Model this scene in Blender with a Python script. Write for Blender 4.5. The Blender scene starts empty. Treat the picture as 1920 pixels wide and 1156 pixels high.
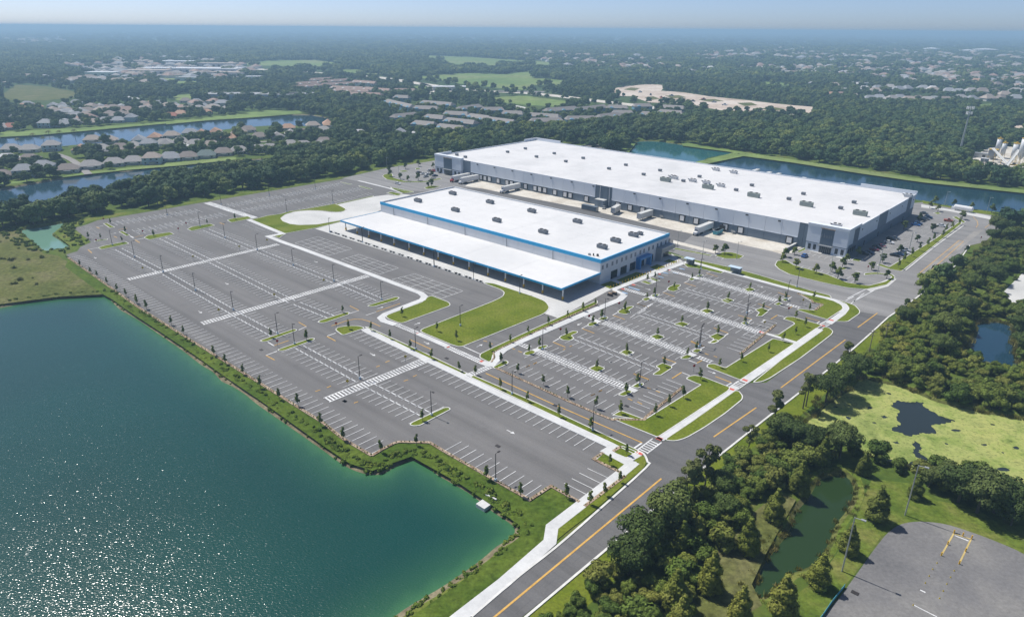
import bpy, bmesh, math, random
from math import radians, sin, cos, pi, sqrt, atan2, hypot
from mathutils import Vector, Matrix, geometry

random.seed(11)
scene = bpy.context.scene
col = scene.collection

# ------------------------------------------------------------------ camera
CAM_H = 97.0; FOC = 1280.0; PITCH = radians(22.28); ROLL = radians(0.42)
_fwd = Vector((0, cos(PITCH), -sin(PITCH))); _rt = Vector((1, 0, 0)); _up = _rt.cross(_fwd)
_ri = cos(ROLL) * _rt + sin(ROLL) * _up
_ui = -sin(ROLL) * _rt + cos(ROLL) * _up
cam_data = bpy.data.cameras.new('camera'); cam = bpy.data.objects.new('camera', cam_data)
col.objects.link(cam)
cam_data.sensor_width = 36; cam_data.lens = 24.0; cam_data.clip_start = 1; cam_data.clip_end = 200000
cam.matrix_world = Matrix(((_ri.x, _ui.x, -_fwd.x, 0), (_ri.y, _ui.y, -_fwd.y, 0),
                           (_ri.z, _ui.z, -_fwd.z, CAM_H), (0, 0, 0, 1)))
scene.camera = cam

# ------------------------------------------------------------------ sky, sun, exposure
SUN_EL = radians(57); SUN_FROM = Vector((-0.8, 0.6, 0)).normalized()
world = bpy.data.worlds.new('World'); scene.world = world; world.use_nodes = True
wn = world.node_tree.nodes; wl = world.node_tree.links
sky = wn.new('ShaderNodeTexSky'); sky.sky_type = 'NISHITA'; sky.sun_disc = False
sky.sun_elevation = SUN_EL; sky.sun_rotation = atan2(SUN_FROM.x, SUN_FROM.y)
sky.air_density = 0.4; sky.dust_density = 0.75; sky.ozone_density = 3.5
bg = wn['Background']; bg.inputs['Strength'].default_value = 0.118
wl.new(sky.outputs[0], bg.inputs['Color'])
sd = bpy.data.lights.new('sun', 'SUN'); sd.energy = 4.3; sd.angle = radians(0.53); sd.color = (1, 0.955, 0.88)
sun = bpy.data.objects.new('sun', sd); col.objects.link(sun); sun.location = (-300, 300, 400)
sun_dir = -(SUN_FROM * cos(SUN_EL) + Vector((0, 0, sin(SUN_EL))))
sun.rotation_euler = sun_dir.to_track_quat('-Z', 'Y').to_euler()
vs = scene.view_settings
vs.view_transform = 'Standard'; vs.look = 'None'; vs.exposure = 0.3; vs.gamma = 1.0; vs.use_curve_mapping = False
cy = scene.cycles
cy.use_denoising = True; cy.max_bounces = 5; cy.diffuse_bounces = 2; cy.glossy_bounces = 2
cy.transmission_bounces = 2; cy.transparent_max_bounces = 6; cy.volume_bounces = 0
cy.caustics_reflective = False; cy.caustics_refractive = False; cy.sample_clamp_indirect = 4.0

# ------------------------------------------------------------------ where things stand
def P(x, y, z=0.0):
    """a spot of the photograph (1920 wide) -> the point of the plane at height z"""
    a = (x - 960) / FOC; b = (578 - y) / FOC
    d = _fwd + a * _ri + b * _ui
    if d.z > -0.0012: d.z = -0.0012
    t = (CAM_H - z) / -d.z
    return Vector((d.x * t, d.y * t, z))
CR = {'c1': (560, 560, .17297), 'c2': (800, 560, .17297), 'c3': (600, 740, .17297), 'c4': (900, 740, .19027),
      'c5': (1100, 640, .17297), 'c6': (900, 560, .17297), 'c7': (1040, 460, .17297), 'c8': (1300, 460, .17297),
      'd1': (600, 330, .17297), 'd2': (820, 380, .17297), 'd3': (1080, 380, .13841), 'd4': (680, 240, .16667),
      'd5': (980, 290, .16667), 'd6': (1260, 300, .15573), 'd7': (1440, 330, .17297), 'd8': (1620, 340, .17301),
      'e1': (0, 180, .17297), 'e2': (300, 180, .17297), 'e3': (600, 140, .16667), 'e4': (900, 140, .16667),
      'e5': (1600, 160, .20766), 'e6': (0, 380, .17297), 'e7': (380, 300, .17297), 'e8': (1600, 480, .24224),
      'f1': (400, 560, .17297), 'f2': (1160, 800, .30799), 'f3': (1440, 640, .22488), 'f4': (1800, 220, .10381),
      'f5': (1100, 60, .20833), 'f6': (1000, 660, .29412),
      'r1': (0, 0, .34595), 'r2': (640, 0, .34595), 'r3': (1280, 0, .34595), 'r4': (0, 320, .34595),
      'r5': (560, 320, .38919), 'r6': (1200, 320, .38919), 'r7': (640, 700, .39457), 'r8': (1240, 700, .39443),
      'px': (0, 0, 1.0)}
def Z(c, *pts):
    ox, oy, s = CR[c]
    return [(ox + x * s, oy + y * s) for x, y in pts]
def PP(c, pts, z=0.0):
    return [P(x, y, z) for x, y in Z(c, *pts)]
def px_of(v):
    r = Vector(v) - Vector((0, 0, CAM_H)); d = r.dot(_fwd)
    return (960 + FOC * r.dot(_ri) / d, 578 - FOC * r.dot(_ui) / d) if d > 1 else (-9999, -9999)
def lerp(a, b, t): return a + (b - a) * t
def area2(p): return sum(p[i].x * p[(i + 1) % len(p)].y - p[(i + 1) % len(p)].x * p[i].y for i in range(len(p)))
def ccw(p): return list(p) if area2(p) > 0 else list(reversed(p))
def offset(p, d):
    """grow (d>0) a counter-clockwise outline"""
    n = len(p); out = []
    for i in range(n):
        e1 = (p[i] - p[i - 1]); e2 = (p[(i + 1) % n] - p[i])
        n1 = Vector((e1.y, -e1.x, 0)); n2 = Vector((e2.y, -e2.x, 0))
        if n1.length < 1e-6 or n2.length < 1e-6: out.append(p[i].copy()); continue
        n1.normalize(); n2.normalize(); m = n1 + n2
        if m.length < .3: m = n1
        m.normalize(); k = d / max(.45, m.dot(n1))
        out.append(p[i] + m * k)
    return out
def rounded(p, r, n=4):
    out = []; m = len(p)
    for i in range(m):
        a, b, c = p[i - 1], p[i], p[(i + 1) % m]
        v1 = a - b; v2 = c - b; q = min(r, v1.length * .45, v2.length * .45)
        if q < .05: out.append(b); continue
        s = b + v1.normalized() * q; e = b + v2.normalized() * q
        for k in range(n + 1):
            t = k / n; out.append((1 - t) ** 2 * s + 2 * t * (1 - t) * b + t * t * e)
    return out
def smooth(pts, n=4, closed=True):
    out = []; m = len(pts)
    for i in range(m if closed else m - 1):
        p0, p1, p2, p3 = (pts[(i - 1) % m], pts[i], pts[(i + 1) % m], pts[(i + 2) % m])
        if not closed: p0 = pts[max(0, i - 1)]; p3 = pts[min(m - 1, i + 2)]
        for k in range(n):
            t = k / n
            out.append(.5 * ((2 * p1) + (p2 - p0) * t + (2 * p0 - 5 * p1 + 4 * p2 - p3) * t * t + (3 * p1 - p0 - 3 * p2 + p3) * t ** 3))
    if not closed: out.append(pts[-1])
    return out
def inside(x, y, p):
    c = False; n = len(p); j = n - 1
    for i in range(n):
        yi, yj = p[i].y, p[j].y
        if (yi > y) != (yj > y) and x < (p[j].x - p[i].x) * (y - yi) / (yj - yi) + p[i].x: c = not c
        j = i
    return c

# ------------------------------------------------------------------ materials
MATS = {}
def _new(name):
    m = bpy.data.materials.new(name); m.use_nodes = True; MATS[name] = m
    return m, m.node_tree.nodes, m.node_tree.links, m.node_tree.nodes['Principled BSDF']
def _noise(N, L, src, scale, detail=3, rough=.55):
    t = N.new('ShaderNodeTexNoise'); t.inputs['Scale'].default_value = scale
    t.inputs['Detail'].default_value = detail; t.inputs['Roughness'].default_value = rough
    L.new(src, t.inputs['Vector']); return t.outputs[0]
def _ramp(N, L, src, stops):
    r = N.new('ShaderNodeValToRGB'); e = r.color_ramp.elements
    while len(e) < len(stops): e.new(.5)
    for i, (p, c) in enumerate(stops): e[i].position = p; e[i].color = (*c, 1)
    L.new(src, r.inputs[0]); return r.outputs[0]
def _mix(N, L, a, b, f, mode='MIX'):
    m = N.new('ShaderNodeMix'); m.data_type = 'RGBA'; m.blend_type = mode
    for s, v in ((m.inputs[6], a), (m.inputs[7], b), (m.inputs[0], f)):
        if isinstance(v, (int, float)): s.default_value = v
        elif isinstance(v, tuple): s.default_value = (*v, 1)
        else: L.new(v, s)
    return m.outputs[2]
def surf(name, c1, c2, big=.02, fine=1.2, rough=.9, fineamt=.25, bump=0, c3=None, spec=.3, obj=False, metallic=0):
    """two-tone broad noise with a finer grain over it, in world (or object) space"""
    m, N, L, B = _new(name)
    if obj: src = N.new('ShaderNodeTexCoord').outputs['Object']
    else: src = N.new('ShaderNodeNewGeometry').outputs['Position']
    st = [(.35, c1), (.65, c2)] if c3 is None else [(.3, c1), (.5, c2), (.72, c3)]
    a = _ramp(N, L, _noise(N, L, src, big, 4), st)
    g = _noise(N, L, src, fine, 3, .7)
    gr = _ramp(N, L, g, [(.3, (1 - fineamt,) * 3), (.7, (1 + fineamt,) * 3)])
    L.new(_mix(N, L, a, gr, 1.0, 'MULTIPLY'), B.inputs['Base Color'])
    B.inputs['Roughness'].default_value = rough; B.inputs['Specular IOR Level'].default_value = spec
    B.inputs['Metallic'].default_value = metallic
    if bump:
        b = N.new('ShaderNodeBump'); b.inputs['Strength'].default_value = bump; b.inputs['Distance'].default_value = .3
        L.new(g, b.inputs['Height']); L.new(b.outputs[0], B.inputs['Normal'])
    return m
def plain(name, c, rough=.6, metallic=0, spec=.4, var=.06):
    m, N, L, B = _new(name)
    src = N.new('ShaderNodeTexCoord').outputs['Object']
    r = _ramp(N, L, _noise(N, L, src, .7, 4), [(.3, tuple(v * (1 - var) for v in c)), (.7, tuple(v * (1 + var) for v in c))])
    L.new(r, B.inputs['Base Color']); B.inputs['Roughness'].default_value = rough
    B.inputs['Metallic'].default_value = metallic; B.inputs['Specular IOR Level'].default_value = spec
    return m
def leafy(name, dark, light, warm, var=.5):
    """leaves: tone differs from plant to plant and from clump to clump"""
    m, N, L, B = _new(name)
    oi = N.new('ShaderNodeObjectInfo'); src = N.new('ShaderNodeTexCoord').outputs['Object']
    a = _ramp(N, L, oi.outputs['Random'], [(.05, dark), (.55, light), (.95, warm)])
    g = _noise(N, L, src, 1.1, 2, .7)
    gr = _ramp(N, L, g, [(.3, (1 - var,) * 3), (.72, (1 + var,) * 3)])
    lo = _ramp(N, L, _noise(N, L, oi.outputs['Location'], .011, 3, .6), [(.32, (.72, .76, .85)), (.5, (1, 1, 1)), (.68, (1.4, 1.28, .95))])
    a = _mix(N, L, a, lo, 1.0, 'MULTIPLY')
    L.new(_mix(N, L, a, gr, 1.0, 'MULTIPLY'), B.inputs['Base Color'])
    B.inputs['Roughness'].default_value = .75; B.inputs['Specular IOR Level'].default_value = .15
    return m
def water(name, deep, shallow, wave=.25, wscale=.8, rough=.08, bumpd=.15, spec=.5, wd=4):
    m, N, L, B = _new(name)
    at = N.new('ShaderNodeAttribute'); at.attribute_name = 'shallow'
    src = N.new('ShaderNodeNewGeometry').outputs['Position']
    n1 = _noise(N, L, src, .012, 3)
    d = _ramp(N, L, n1, [(.3, tuple(v * .82 for v in deep)), (.7, tuple(v * 1.15 for v in deep))])
    c = _ramp(N, L, at.outputs['Fac'], [(0, (0, 0, 0)), (1, (1, 1, 1))])
    L.new(_mix(N, L, d, shallow, at.outputs['Fac']), B.inputs['Base Color'])
    B.inputs['Roughness'].default_value = rough; B.inputs['IOR'].default_value = 1.33
    B.inputs['Specular IOR Level'].default_value = spec
    mp = N.new('ShaderNodeMapping'); mp.inputs['Scale'].default_value = (1, 1.7, 1); mp.inputs['Rotation'].default_value = (0, 0, .4)
    L.new(src, mp.inputs[0])
    b = N.new('ShaderNodeBump'); b.inputs['Strength'].default_value = wave; b.inputs['Distance'].default_value = bumpd
    w = _noise(N, L, mp.outputs[0], wscale, wd, .65)
    L.new(w, b.inputs['Height']); L.new(b.outputs[0], B.inputs['Normal'])
    return m

def ground_material():
    m, N, L, B = _new('ground_mat')
    src = N.new('ShaderNodeNewGeometry').outputs['Position']
    far = _ramp(N, L, _noise(N, L, src, .0016, 6, .62), [(.3, (.03, .055, .022)), (.5, (.045, .08, .028)), (.62, (.075, .11, .04)), (.75, (.14, .14, .11))])
    near = _ramp(N, L, _noise(N, L, src, .05, 5, .6), [(.3, (.05, .09, .016)), (.55, (.085, .125, .022)), (.75, (.15, .14, .05))])
    sep = N.new('ShaderNodeSeparateXYZ'); L.new(src, sep.inputs[0])
    mr = N.new('ShaderNodeMapRange'); mr.inputs[1].default_value = 600; mr.inputs[2].default_value = 1200
    L.new(sep.outputs[1], mr.inputs[0])
    c = _mix(N, L, near, far, mr.outputs[0])
    g = _ramp(N, L, _noise(N, L, src, .7, 4, .75), [(.3, (.72,) * 3), (.7, (1.25,) * 3)])
    L.new(_mix(N, L, c, g, 1.0, 'MULTIPLY'), B.inputs['Base Color'])
    B.inputs['Roughness'].default_value = .95; B.inputs['Specular IOR Level'].default_value = .1
    return m
ground_material()
def paving(name, c1, c2, lanes=True):
    """asphalt laid in lanes: joints and tone steps along the paving direction, stains, patches, grit"""
    m, N, L, B = _new(name); src = N.new('ShaderNodeNewGeometry').outputs['Position']
    mp = N.new('ShaderNodeMapping'); mp.vector_type = 'TEXTURE'; mp.inputs['Rotation'].default_value = (0, 0, radians(-41.9)); L.new(src, mp.inputs[0])
    st = N.new('ShaderNodeMapping'); st.inputs['Scale'].default_value = (.006, .28, 1); L.new(mp.outputs[0], st.inputs[0])
    a = _ramp(N, L, _noise(N, L, src, .025, 5, .6), [(.3, c1), (.7, c2)])
    lane = _ramp(N, L, _noise(N, L, st.outputs[0], 1.0, 3, .6), [(.3, (.84,) * 3), (.5, (1,) * 3), (.7, (1.14,) * 3)])
    stain = _ramp(N, L, _noise(N, L, src, .22, 6, .75), [(.28, (.78, .78, .79)), (.42, (1, 1, 1)), (.7, (1.05, 1.045, 1.03)), (.8, (1.22, 1.2, 1.17))])
    grit = _ramp(N, L, _noise(N, L, src, 2.6, 3, .8), [(.3, (.88,) * 3), (.7, (1.12,) * 3)])
    bk = N.new('ShaderNodeTexBrick'); bk.inputs['Scale'].default_value = 1.0; bk.inputs['Brick Width'].default_value = 61.0; bk.inputs['Row Height'].default_value = 4.1; bk.inputs['Mortar Size'].default_value = .05
    bk.inputs['Color1'].default_value = (1, 1, 1, 1); bk.inputs['Color2'].default_value = (.93, .93, .935, 1); bk.inputs['Mortar'].default_value = (.8, .8, .8, 1); L.new(mp.outputs[0], bk.inputs['Vector'])
    c = _mix(N, L, a, lane, 1.0, 'MULTIPLY'); c = _mix(N, L, c, stain, .8, 'MULTIPLY'); c = _mix(N, L, c, grit, 1.0, 'MULTIPLY'); c = _mix(N, L, c, bk.outputs[0], .8, 'MULTIPLY')
    L.new(c, B.inputs['Base Color']); B.inputs['Roughness'].default_value = .9; B.inputs['Specular IOR Level'].default_value = .25
    return m
paving('asphalt', (.138, .136, .137), (.168, .165, .164)); paving('asphalt_road', (.115, .115, .119), (.145, .144, .146))
paving('asphalt_old', (.2, .198, .2), (.25, .247, .245))
surf('asphalt_worn', (.21, .2, .195), (.3, .29, .275), .07, 1.5, .92, .14)
surf('lawn', (.085, .125, .01), (.125, .16, .016), .09, 1.4, .95, .28, .3, c3=(.16, .18, .03), spec=.08)
surf('lawn_dark', (.05, .09, .012), (.095, .135, .02), .09, .8, .95, .4, .4, spec=.08)
surf('bank_grass', (.06, .1, .014), (.11, .15, .024), .12, .9, .95, .35, .4, c3=(.17, .17, .05), spec=.08)
surf('scrub', (.07, .09, .022), (.11, .12, .036), .05, .6, .95, .45, .5, c3=(.165, .15, .08), spec=.08)
surf('mud_bank', (.12, .1, .06), (.22, .19, .12), .3, 1.5, .95, .3)
surf('concrete', (.46, .465, .46), (.58, .58, .57), .06, 1.0, .85, .08)
surf('concrete_walk', (.5, .51, .515), (.6, .61, .61), .15, 1.0, .85, .07)
surf('concrete_court', (.4, .36, .3), (.56, .53, .47), .08, .6, .9, .12, c3=(.62, .6, .55))
surf('kerb', (.55, .55, .53), (.68, .68, .66), .3, 1.5, .85, .08)
surf('paint_white', (.5, .51, .52), (.74, .75, .75), .25, 2.5, .7, .15)
surf('paint_pale', (.42, .33, .13), (.55, .43, .18), .4, 2.5, .7, .15)
surf('paint_yellow', (.5, .29, .07), (.62, .38, .1), .4, 2.5, .7, .12)
surf('paint_red', (.5, .1, .08), (.6, .14, .1), .4, 2.5, .7, .1)
surf('paint_blue', (.2, .33, .5), (.3, .42, .58), .4, 2.5, .7, .1)
surf('mulch', (.22, .15, .1), (.42, .33, .25), .5, 2.0, .95, .4, .4)
surf('sand', (.36, .28, .22), (.52, .44, .37), .018, .15, .95, .2, c3=(.62, .56, .5))
surf('field', (.1, .17, .038), (.145, .215, .05), .006, .06, .95, .3, c3=(.19, .22, .08))
surf('yard_asphalt', (.125, .125, .13), (.165, .163, .165), .06, 1.3, .92, .16, c3=(.22, .215, .205))
surf('roof_white', (.6, .605, .61), (.67, .67, .67), .03, .25, .6, .035)
surf('roof_aged', (.54, .545, .55), (.625, .625, .63), .04, .22, .65, .05, c3=(.66, .66, .66))
plain('panel_white', (.68, .725, .78), .7, var=.03)
plain('panel_annex', (.68, .7, .72), .7, var=.02)
plain('panel_grey', (.16, .2, .25), .7, var=.04)
plain('panel_dark', (.115, .15, .19), .7, var=.04)
plain('trim_blue', (.01, .35, .66), .45, var=.03)
plain('portal_blue', (.012, .2, .5), .45, var=.03)
plain('glass_dark', (.012, .02, .028), .12, spec=.6)
plain('window_glass', (.16, .2, .24), .15, spec=.6)
plain('metal_grey', (.3, .32, .34), .45, .3)
plain('metal_dark', (.045, .04, .038), .5, .2)
plain('galvanised', (.42, .44, .45), .4, .4)
plain('unit_grey', (.22, .24, .27), .55, .1)
plain('unit_green', (.3, .34, .31), .55, .1)
plain('white_metal', (.7, .71, .72), .4)
plain('dirty_white', (.55, .56, .55), .5)
plain('black', (.015, .015, .017), .6)
plain('bollard_yellow', (.6, .36, .02), .55)
plain('sign_yellow', (.45, .33, .01), .5)
plain('sign_red', (.4, .012, .02), .5)
plain('tyre', (.02, .02, .021), .8)
plain('bark', (.1, .085, .065), .9, var=.3)
plain('wood_pole', (.22, .19, .15), .85, var=.2)
plain('shade_blue', (.5, .62, .72), .4)
plain('teal', (.08, .35, .42), .6)
plain('wall_house', (.62, .61, .57), .8)
plain('wall_blue', (.42, .52, .58), .8)
plain('wall_town', (.16, .32, .44), .8)
plain('fence_white', (.72, .73, .73), .6)
plain('machine_yellow', (.55, .38, .05), .6)
plain('silo_grey', (.62, .64, .66), .5, .1)
plain('duckweed_edge', (.2, .23, .06), .9)
for nm, c in (('grey', (.34, .33, .32)), ('brown', (.25, .215, .195)), ('orange', (.46, .29, .2)), ('white', (.66, .66, .66)),
              ('slate', (.3, .315, .335)), ('tan', (.36, .31, .27)), ('red', (.38, .15, .11)), ('green', (.15, .2, .19)), ('town', (.25, .235, .225)), ('clay', (.3, .215, .185))):
    plain('roof_' + nm + 's', c, .85, var=.12)
for nm, c in (('white', (.75, .76, .77)), ('black', (.02, .02, .024)), ('silver', (.42, .44, .46)), ('blue', (.03, .13, .4)),
              ('red', (.4, .03, .035)), ('darkblue', (.02, .05, .13)), ('grey', (.12, .13, .14)), ('maroon', (.16, .02, .03)), ('orange', (.5, .12, .05))):
    plain('car_' + nm, c, .25, .1, .6)
leafy('leaf_oak', (.055, .085, .022), (.085, .125, .03), (.12, .15, .04))
leafy('leaf_far', (.042, .086, .036), (.08, .134, .043), (.145, .19, .055))
leafy('leaf_bush', (.07, .115, .02), (.125, .165, .028), (.17, .185, .04))
leafy('leaf_cypress', (.11, .14, .024), (.14, .165, .03), (.165, .18, .036), .4)
leafy('leaf_palm', (.06, .08, .02), (.09, .11, .035), (.12, .13, .05))
leafy('leaf_young', (.09, .125, .03), (.125, .17, .04), (.17, .2, .05))
leafy('leaf_pine', (.09, .11, .03), (.12, .14, .04), (.15, .17, .06), .45)
leafy('reed', (.16, .17, .04), (.24, .23, .06), (.32, .28, .11))
leafy('bank_leaf', (.085, .14, .018), (.12, .175, .022), (.15, .195, .03), .35)
water('lake_water', (.003, .05, .04), (.05, .16, .065), 1.0, 1.9, .17, .07, .8, 1)
water('canal_water', (.02, .055, .08), (.03, .05, .04), .25, .5, .05, .08)
water('pond_water', (.006, .036, .066), (.02, .06, .06), .25, .6, .05, .1)
water('teal_water', (.012, .09, .11), (.04, .16, .14), .2, .6, .06, .08)
water('pale_teal', (.13, .27, .21), (.18, .3, .22), .2, .6, .06, .08)
water('green_water', (.012, .04, .016), (.04, .06, .014), .1, .6, .05, .05)
water('blue_pond', (.012, .045, .09), (.02, .05, .06), .2, .6, .05, .08)
water('algae_water', (.02, .03, .034), (.03, .04, .04), .1, .6, .08, .05)
def duckweed():
    m, N, L, B = _new('duckweed')
    src = N.new('ShaderNodeNewGeometry').outputs['Position']
    a = _ramp(N, L, _noise(N, L, src, .16, 6, .7), [(.28, (.13, .18, .05)), (.4, (.24, .3, .08)), (.54, (.33, .36, .12)), (.66, (.24, .28, .09)), (.8, (.34, .37, .15))])
    big = _ramp(N, L, _noise(N, L, src, .045, 5, .7), [(.35, (.62, .72, .6)), (.5, (1, 1, 1)), (.65, (1.15, 1.08, 1.1))])
    a = _mix(N, L, a, big, 1.0, 'MULTIPLY')
    g = _ramp(N, L, _noise(N, L, src, 1.4, 4, .7), [(.34, (.5, .52, .5)), (.46, (.95, .95, .95)), (.7, (1.08, 1.08, 1.05))])
    L.new(_mix(N, L, a, g, 1.0, 'MULTIPLY'), B.inputs['Base Color']); B.inputs['Roughness'].default_value = .95
    B.inputs['Specular IOR Level'].default_value = .1
duckweed()

# ------------------------------------------------------------------ mesh tools
class MB:
    def __init__(s): s.v = []; s.f = []; s.mi = []; s.attr = None
    def face(s, pts, m=0):
        i = len(s.v); s.v += [tuple(p) for p in pts]; s.f.append(tuple(range(i, i + len(pts)))); s.mi.append(m)
    def poly(s, pts, z, holes=(), m=0):
        loops = [[Vector((p.x, p.y, 0)) for p in pts]] + [[Vector((p.x, p.y, 0)) for p in h] for h in holes]
        flat = [p for l in loops for p in l]; i = len(s.v)
        s.v += [(p.x, p.y, z) for p in flat]
        for t in geometry.tessellate_polygon(loops):
            a, b, c = (flat[k] for k in t)
            if (b - a).cross(c - a).z < 0: t = (t[0], t[2], t[1])
            s.f.append(tuple(i + k for k in t)); s.mi.append(m)
    def prism(s, pts, z0, z1, m=0, mt=None, bottom=False):
        p = ccw(pts); n = len(p); s.poly(p, z1, m=m if mt is None else mt)
        for i in range(n):
            a, b = p[i], p[(i + 1) % n]
            s.face([(a.x, a.y, z0), (b.x, b.y, z0), (b.x, b.y, z1), (a.x, a.y, z1)], m)
        if bottom: s.face([(q.x, q.y, z0) for q in reversed(p)], m)
    def box(s, x0, x1, y0, y1, z0, z1, m=0):
        c = [(x0, y0), (x1, y0), (x1, y1), (x0, y1)]; i = len(s.v)
        s.v += [(x, y, z0) for x, y in c] + [(x, y, z1) for x, y in c]
        for q in ((0, 3, 2, 1), (4, 5, 6, 7), (0, 1, 5, 4), (1, 2, 6, 5), (2, 3, 7, 6), (3, 0, 4, 7)):
            s.f.append(tuple(i + k for k in q)); s.mi.append(m)
    def obox(s, c, ang, lx, ly, z0, z1, m=0):
        ca, sa = cos(ang), sin(ang); i = len(s.v)
        q = [(-lx / 2, -ly / 2), (lx / 2, -ly / 2), (lx / 2, ly / 2), (-lx / 2, ly / 2)]
        w = [(c[0] + x * ca - y * sa, c[1] + x * sa + y * ca) for x, y in q]
        s.v += [(x, y, z0) for x, y in w] + [(x, y, z1) for x, y in w]
        for k in ((4, 5, 6, 7), (0, 1, 5, 4), (1, 2, 6, 5), (2, 3, 7, 6), (3, 0, 4, 7)):
            s.f.append(tuple(i + j for j in k)); s.mi.append(m)
    def tube(s, a, b, r0, r1=None, n=8, m=0, cap=True):
        a = Vector(a); b = Vector(b); r1 = r0 if r1 is None else r1
        d = (b - a).normalized(); u = d.orthogonal().normalized(); w = d.cross(u); i = len(s.v)
        for c, r in ((a, r0), (b, r1)):
            for k in range(n):
                t = 2 * pi * k / n; p = c + u * (r * cos(t)) + w * (r * sin(t)); s.v.append(tuple(p))
        for k in range(n):
            s.f.append((i + k, i + (k + 1) % n, i + n + (k + 1) % n, i + n + k)); s.mi.append(m)
        if cap:
            s.f.append(tuple(i + n + k for k in range(n))); s.mi.append(m)
            s.f.append(tuple(i + k for k in reversed(range(n)))); s.mi.append(m)
    def strip(s, line, w, z, m=0, z0=None):
        """a band of width w along a polyline"""
        L = []; R = []; n = len(line)
        for i in range(n):
            t = Vector((0, 0, 0))
            if i > 0: t += (line[i] - line[i - 1]).normalized()
            if i < n - 1: t += (line[i + 1] - line[i]).normalized()
            t.z = 0; t.normalize(); nn = Vector((-t.y, t.x, 0))
            e = (line[i] - line[i - 1]) if i else (line[1] - line[0]); e.z = 0; e.normalize()
            k = w / 2 / max(.5, abs(Vector((-e.y, e.x, 0)).dot(nn)))
            L.append(line[i] + nn * k); R.append(line[i] - nn * k)
        for i in range(n - 1):
            s.face([(R[i].x, R[i].y, z), (R[i + 1].x, R[i + 1].y, z), (L[i + 1].x, L[i + 1].y, z), (L[i].x, L[i].y, z)], m)
            if z0 is not None:
                s.face([(L[i].x, L[i].y, z), (L[i + 1].x, L[i + 1].y, z), (L[i + 1].x, L[i + 1].y, z0), (L[i].x, L[i].y, z0)], m)
                s.face([(R[i + 1].x, R[i + 1].y, z), (R[i].x, R[i].y, z), (R[i].x, R[i].y, z0), (R[i + 1].x, R[i + 1].y, z0)], m)
    def mesh(s, name, mats, smooth_=False):
        me = bpy.data.meshes.new(name); me.from_pydata(s.v, [], s.f)
        for mm in (mats if isinstance(mats, (list, tuple)) else [mats]): me.materials.append(MATS[mm])
        me.polygons.foreach_set('material_index', s.mi)
        if smooth_: me.polygons.foreach_set('use_smooth', [True] * len(me.polygons))
        me.update(); return me
    def build(s, name, mats, parent=None, smooth_=False):
        return put(name, s.mesh(name, mats, smooth_), parent)
def put(name, me, parent=None, loc=None, rz=0, sc=None):
    o = bpy.data.objects.new(name, me); col.objects.link(o)
    if parent is not None: o.parent = parent
    if loc is not None: o.location = loc
    if rz: o.rotation_euler = (0, 0, rz)
    if sc is not None: o.scale = (sc, sc, sc) if isinstance(sc, (int, float)) else sc
    return o
def tag(o, label=None, cat=None, group=None, kind=None):
    if label: o['label'] = label
    if cat: o['category'] = cat
    if group: o['group'] = group
    if kind: o['kind'] = kind
    return o
def empty(name, loc, rz=0, sc=None):
    o = bpy.data.objects.new(name, None); col.objects.link(o); o.location = loc; o.rotation_euler = (0, 0, rz)
    o.empty_display_size = .5
    if sc is not None: o.scale = (sc, sc, sc) if isinstance(sc, (int, float)) else sc
    return o
def spawn(proto, loc, rz=0, sc=None, label=None, cat=None, group=None, name=None):
    """a thing of its own from a prototype [(part, mesh, [(sub, mesh)])]; the parts share mesh data"""
    r = empty(name or proto['name'], loc, rz, sc)
    for pn, me, subs in proto['parts']:
        p = put(pn, me, r)
        for sn, sm in subs: put(sn, sm, p)
    return tag(r, label, cat or proto['cat'], group)
ORD = ['first', 'second', 'third', 'fourth', 'fifth', 'sixth', 'seventh', 'eighth', 'ninth', 'tenth', 'eleventh', 'twelfth',
       'thirteenth', 'fourteenth', 'fifteenth', 'sixteenth', 'seventeenth', 'eighteenth', 'nineteenth', 'twentieth']
def nth(i):
    if i < 20: return ORD[i]
    k = i + 1; suf = 'th' if 10 <= k % 100 <= 20 else {1: 'st', 2: 'nd', 3: 'rd'}.get(k % 10, 'th')
    return f'{k}{suf}'
def structure(o): return tag(o, kind='structure')

# stacking heights of the sheets
Z_LOT, Z_OLD, Z_ROAD, Z_CONC, Z_PAINT, Z_GRASS, Z_WALK = .03, .05, .04, .075, .1, .13, .15
HAZE = 0.00027
# ------------------------------------------------------------------ ground, lakes, banks
ZW = -1.0
def shore(c, pts, n=3): return ccw(smooth(PP(c, pts, ZW), n))
LAKE = ccw(smooth([P(x, y, ZW) for x, y in [(0, 577), (52, 567), (114, 560), (180, 555), (200, 557), (214, 569), (228, 582), (256, 597), (301, 628),
    (342, 656), (377, 683), (400, 697), (416, 714), (433, 722), (459, 738), (485, 759), (540, 797), (600, 839), (626, 858), (648, 873), (673, 884),
    (697, 889), (718, 887), (744, 873), (771, 863), (792, 870), (820, 889), (849, 906), (877, 922), (900, 939), (924, 958), (955, 979), (966, 992),
    (960, 1008), (932, 1024), (900, 1051), (837, 1095), (778, 1130), (739, 1156), (600, 1260), (200, 1600), (-500, 1500), (-700, 900), (-400, 650), (-120, 595)]], 3))
TEAL = shore('e6', [(240, 300), (440, 265), (700, 222), (745, 228), (570, 335), (640, 400), (748, 478), (620, 515), (490, 522), (380, 440), (285, 365)])
CANAL1 = shore('r1', [(-300, 1085), (0, 1030), (250, 985), (500, 945), (700, 930), (870, 908), (1100, 890), (1290, 873), (1500, 862), (1500, 880), (1290, 893), (1100, 918), (900, 952), (700, 992), (450, 1052), (250, 1092), (0, 1120), (-300, 1190)])
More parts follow.
